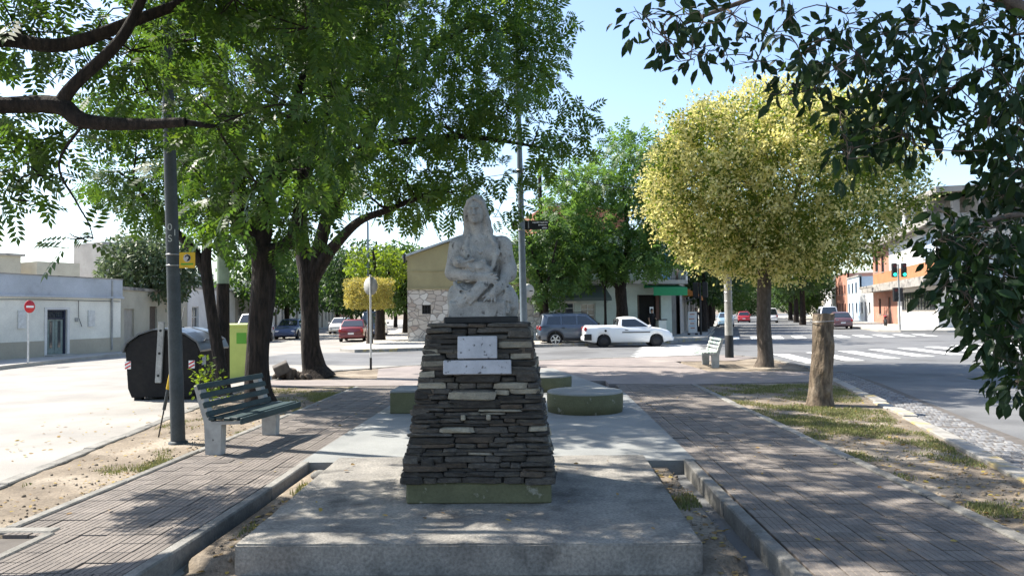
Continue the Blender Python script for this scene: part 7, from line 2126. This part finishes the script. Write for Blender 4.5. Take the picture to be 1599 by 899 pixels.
g = np.random.default_rng(140)
nr = thing('broadleaf_tree', 'near tree with broad glossy dark leaves hanging in from the right edge', 'tree', NRB)
m = MB(); bark_tube(m, *nr_limbs[0], 18, .08, 2.0); m.build('trunk', M_['bark_grey'], nr, off=NRB)
nodes = []
for pts, rr_ in nr_limbs[1:]:
    m = MB(); bark_tube(m, pts, rr_, 10, .06, 4.0); m.build('limb', M_['bark_grey'], nr, off=NRB)
    nodes += limb_nodes(pts, rr_, .12)
tag(branch_to(CL['NR'], nodes, g, .0035, .05, twigs=4, rmax=.018).build('branches', M_['bark_grey'], nr, off=NRB), kind='stuff')
P_, X_, S_ = [], [], []
for x, y, z, r in CL['NR']:
    n = int((700 if x > 2.0 else 260) * r * r) + (8 if x > 1.6 else 5)
    b, d = ball(n, g, .1)
    P_.append(np.array((x, y, z)) + b * r); X = d * .7 + g.normal(size=(n, 3)) * .4; X[:, 2] -= .75
    X_.append(X); S_.append(.088 * g.uniform(.6, 1.35, n))
for _ in range(150):                        # unseen leaf mass added overhead to block sky light from the path
    c = np.array((g.uniform(1.6, 6.6), g.uniform(.5, 7.5), g.uniform(4.4, 7.4)))
    if c[2] < 2.0 + .52 * c[1]: continue
    n = 60
    b, d = ball(n, g, .1)
    P_.append(c + b * .5); X = d * .7 + g.normal(size=(n, 3)) * .4; X[:, 2] -= .6
    X_.append(X); S_.append(.11 * g.uniform(.7, 1.3, n))
P_, X_, S_ = np.concatenate(P_), np.concatenate(X_), np.concatenate(S_)
LV = np.array([(0, 0, 0), (.12, .0, .0), (.32, .21, .05), (.40, 0, -.01), (.32, -.21, .05), (.66, .20, .02), (.70, 0, -.05), (.66, -.20, .02), (1.0, 0, -.16)], float)
LF = np.array([(1, 3, 2, 2), (1, 4, 3, 3), (2, 3, 6, 5), (3, 4, 7, 6), (5, 6, 8, 8), (6, 7, 8, 8)])
lme = bpy.data.meshes.new('leaf'); lme.from_pydata([tuple(v) for v in LV], [], [tuple(dict.fromkeys(f)) for f in LF.tolist()] + [(0, 1, 2), (0, 4, 1)])
lme.materials.append(M_['leaf_big'])
# the leaves nearest to the path and in view are single parts, the rest is one mass
inview = (P_[:, 1] > 3.2) & (P_[:, 0] / P_[:, 1] < .66) & (P_[:, 2] < 1.6 + .42 * P_[:, 1])
order = np.argsort(np.where(inview, np.linalg.norm(P_ - np.array((0, 0, 1.6)), axis=1) - S_ * 14, 99))
A_, B_, C_ = frames(unit(X_), np.broadcast_to(np.array((0, -.4, .6)), X_.shape).astype(float), g, .7)
single = order[:300]
for i in single:
    M = Matrix(((A_[i, 0], B_[i, 0], C_[i, 0]), (A_[i, 1], B_[i, 1], C_[i, 1]), (A_[i, 2], B_[i, 2], C_[i, 2])))
    link_mesh('leaf', lme, nr, tuple(P_[i] - np.array(NRB)), M.to_euler(), (float(S_[i]),) * 3)
rest = np.setdiff1d(np.arange(len(P_)), single)
TV = LV; TF = np.array([(0, 1, 2, 2), (0, 4, 1, 1)] + LF.tolist())
V = P_[rest][:, None, :] + S_[rest][:, None, None] * (TV[None, :, 0:1] * A_[rest][:, None, :] + TV[None, :, 1:2] * B_[rest][:, None, :] + TV[None, :, 2:3] * C_[rest][:, None, :])
tri = np.array([(0, 1, 2), (0, 4, 1), (1, 3, 2), (1, 4, 3), (2, 3, 6), (2, 6, 5), (3, 4, 7), (3, 7, 6), (5, 6, 8), (6, 7, 8)])
F = tri[None] + (np.arange(len(rest)) * len(TV))[:, None, None]
tag(link_mesh('crown', np_mesh('crown', V.reshape(-1, 3) - np.array(NRB), F.reshape(-1, 3), M_['leaf_big']), nr), kind='stuff')
# ================================================================= shrub, grass, litter, cables
g = np.random.default_rng(3)
sb = thing('shrub', 'small bright leafy shrub between the black container and the bench', 'shrub', (-5.75, 12.9, -.03))
scl = ell_clumps((-5.8, 12.95, .45), (.2, .2, .42), .18, .13, 4, shell=.1)
tag(branch_to(scl, limb_nodes([(-5.75, 12.95, -.05), (-5.75, 12.95, .9)], [.02, .008], .1), g, .003).build('stems', M_['bark_grey'], sb, off=(-5.75, 12.9, -.03)), kind='stuff')
V, F = clump_leaves(scl, 900, .09, simple_leaf(.55), g, droop=.2, flat=1)
tag(link_mesh('leaves', np_mesh('leaves', V - np.array((-5.75, 12.9, -.03)), F, M_['leaf_lime']), sb), kind='stuff')


def blades(name, n, region, dens, hmin, hmax, seed):
    """short grass over a region, thinned by a patchy mask"""
    g = np.random.default_rng(seed)
    Ps = []
    tries = 0
    while len(Ps) < n and tries < 6 * n:
        tries += 1
        x, y = region(g)
        v = .5 * math.sin(x * 2.3 + 1.7 * math.sin(y * .9 + seed)) * math.sin(y * 1.9 + 1.3 * math.sin(x * 1.7)) + .3 * math.sin(x * 6.1 + seed) * math.sin(y * 5.3 + 2 * math.sin(x * 3))
        if v + dens(x, y) > g.random() * .55: Ps.append((x, y, soil_z(x, y) - .004))
    n = len(Ps)
    P = np.array(Ps)
    a = g.uniform(0, 6.28, n); lean = g.uniform(.1, .9, n); h = hmin + (hmax * 1.5 - hmin) * g.random(n) ** 2.2; w = g.uniform(.003, .007, n) * 1.3
    dx, dy = np.cos(a), np.sin(a)
    b0 = P + np.stack([-dy * w, dx * w, 0 * w], 1); b1 = P + np.stack([dy * w, -dx * w, 0 * w], 1)
    tp = P + np.stack([dx * lean * h, dy * lean * h, h], 1)
    V = np.stack([b0, b1, tp], 1).reshape(-1, 3)
    o = link_mesh(name, np_mesh(name, V, np.arange(3 * n).reshape(-1, 3), M_['grass']))
    return tag(o, None, None, None, 'stuff')


def lawn_region(g):
    while True:
        y = 4.6 + 11.6 * g.random() ** 1.1
        x0 = 3.42 + .006 * y; x1 = 4.61 + (y - 7.17) * .222 - .16
        if x1 > x0 + .1: return x0 + (x1 - x0) * g.random(), y


gr = blades('grass', 60000, lawn_region, lambda x, y: -.02 + .22 * (y > 9.0) - .12 * (y < 8.0), .008, .032, 2)
tag(gr, 'short worn grass of the right lawn', 'grass')


def left_region(g):
    y = 5.7 + 10.5 * g.random()
    x1 = -4.10 + .008 * (y - 5.6); x0 = -5.18 - (y - 7.03) * .145 + .2
    t_ = g.random()
    return x1 - (x1 - x0) * t_ ** 2.0, y


g2_ = blades('grass', 15000, left_region, lambda x, y: -.22 + .35 * (y > 13.5), .01, .035, 4)
tag(g2_, 'sparse dry grass along the left path edging', 'grass')


def trough_region(g):
    y = 4.6 + 3.3 * g.random()
    return ((-2.08 - .22 * g.random()) if g.random() < .4 else (1.17 + .24 * g.random())), y


g3_ = blades('grass', 2600, trough_region, lambda x, y: -.28, .01, .05, 6)
tag(g3_, 'weeds in the sunken strips beside the platform', 'grass')


def litter(name, label, n, region, zf, size, seed):
    g = np.random.default_rng(seed)
    P = []
    for _ in range(n):
        x, y = region(g); P.append((x, y, zf(x, y) + .006))
    P = np.array(P)
    a = g.uniform(0, 6.28, n)
    X = np.stack([np.cos(a), np.sin(a), g.normal(size=n) * .15], 1)
    V, F = scatter(P, X, size * g.uniform(.6, 1.4, n), simple_leaf(.6), g, roll=.25)
    return tag(link_mesh(name, np_mesh(name, V, F, M_['dry_leaf'])), label, 'leaves', None, 'stuff')


litter('fallen_leaves', 'dry leaves scattered over the right lawn', 800, lawn_region, soil_z, .045, 11)
litter('fallen_leaves', 'dry leaves scattered over the left soil strip', 300, left_region, soil_z, .04, 12)
litter('fallen_leaves', 'dry leaves collected in the sunken strips beside the platform', 150, trough_region, soil_z, .06, 13)
litter('fallen_leaves', 'few yellow leaves fallen on the paths', 46, lambda g: ((-3.9 + 1.3 * g.random()) if g.random() < .4 else (1.7 + 1.5 * g.random()), 4.6 + 9 * g.random()), lambda x, y: .0, .05, 14)
litter('fallen_leaves', 'few leaves fallen on the platform and concrete pad', 30, lambda g: (-1.9 + 3 * g.random(), 5.0 + 2.8 * g.random()), lambda x, y: .078, .045, 15)
litter('fallen_leaves', 'specks of leaves along the gutter of the left street', 160, lambda g: (-6.3 - abs(g.normal()) * .8, 6 + 8 * g.random()), lambda x, y: ROAD_Z + .006, .05, 16)

# pebbles and clods on the bare soil
ps_, fs_ = [], []
bm = bmesh.new(); bmesh.ops.create_icosphere(bm, subdivisions=1, radius=1)
iv = np.array([v.co[:] for v in bm.verts]); bm.verts.index_update(); jf = np.array([[v.index for v in f.verts] for f in bm.faces]); bm.free()
g = np.random.default_rng(21)
for k in range(1500):
    x, y = (lawn_region(g) if k % 2 else left_region(g)) if k % 7 else trough_region(g)
    s = .006 + .016 * g.random() ** 3
    ps_.append(iv * s * g.uniform(.6, 1.3, 3) + np.array((x, y, soil_z(x, y) + s * .2))); fs_.append(jf + len(iv) * k)
tag(link_mesh('pebbles', np_mesh('pebbles', np.concatenate(ps_), np.concatenate(fs_), M_['soil'])), 'small stones and clods on the bare soil', 'pebbles', None, 'stuff')
st = thing('loose_stone', 'pale loose stone lying between the left kerb and the platform corner', 'stone', (-2.2, 7.55, -.11))
bm = bmesh.new(); bmesh.ops.create_icosphere(bm, subdivisions=3, radius=.10)
for v in bm.verts: v.co = Vector((v.co.x * 1.1, v.co.y * .9, v.co.z * .7)) * (1 + .25 * mnoise.noise(v.co * 12))
me = bpy.data.meshes.new('stone'); bm.to_mesh(me); bm.free(); me.materials.append(M_['kerb'])
for p_ in me.polygons: p_.use_smooth = True
link_mesh('stone', me, st, (0, 0, .05))


def cable(label, a, b, sag, r=.012, n=24):
    a, b = Vector(a), Vector(b)
    pts = [a.lerp(b, k / n) - Vector((0, 0, sag * 4 * (k / n) * (1 - k / n))) for k in range(n + 1)]
    o = MB().tube([p_ - a for p_ in pts], r, 5).build('overhead_cable', M_['black'])
    o.location = a
    tag(o, label, 'cable', 'overhead cables')


cable('upper overhead cable crossing the pale sky at the far left', (-34, 26, 6.3), (-6, 33, 6.9), .35)
cable('lower overhead cable crossing the pale sky at the far left', (-34, 26, 6.05), (-6, 33, 6.5), .35)
cable('overhead cable running from the left street to the steel lamp', (-24, 40, 7.5), (-.5, 22.6, 5.9), .3)
cable('overhead cable leaving the steel lamp towards the right street', (-.5, 22.6, 5.9), (26, 54, 9.5), .5)
cable('overhead cable against the sky left of the broad dark leaves', (14, 40, 10.2), (52, 56, 14.6), .4, .014)
cable('lower overhead cable in front of the unfinished top floor', (12, 48, 7.2), (34, 60, 7.8), .5)
up = thing('utility_pole', 'dark wooden pole seen through the leaves right of the steel lamp', 'pole', (.42, 41.3, 0))
MB().tube([(0, 0, 0), (0, 0, 10.2)], [.13, .10], 12).build('pole', M_['bark'], up)
MB().lathe([(.105, 9.6), (.12, 9.6), (.12, 9.75), (.105, 9.75)], 12).build('clamp_band', M_['steel'], up)
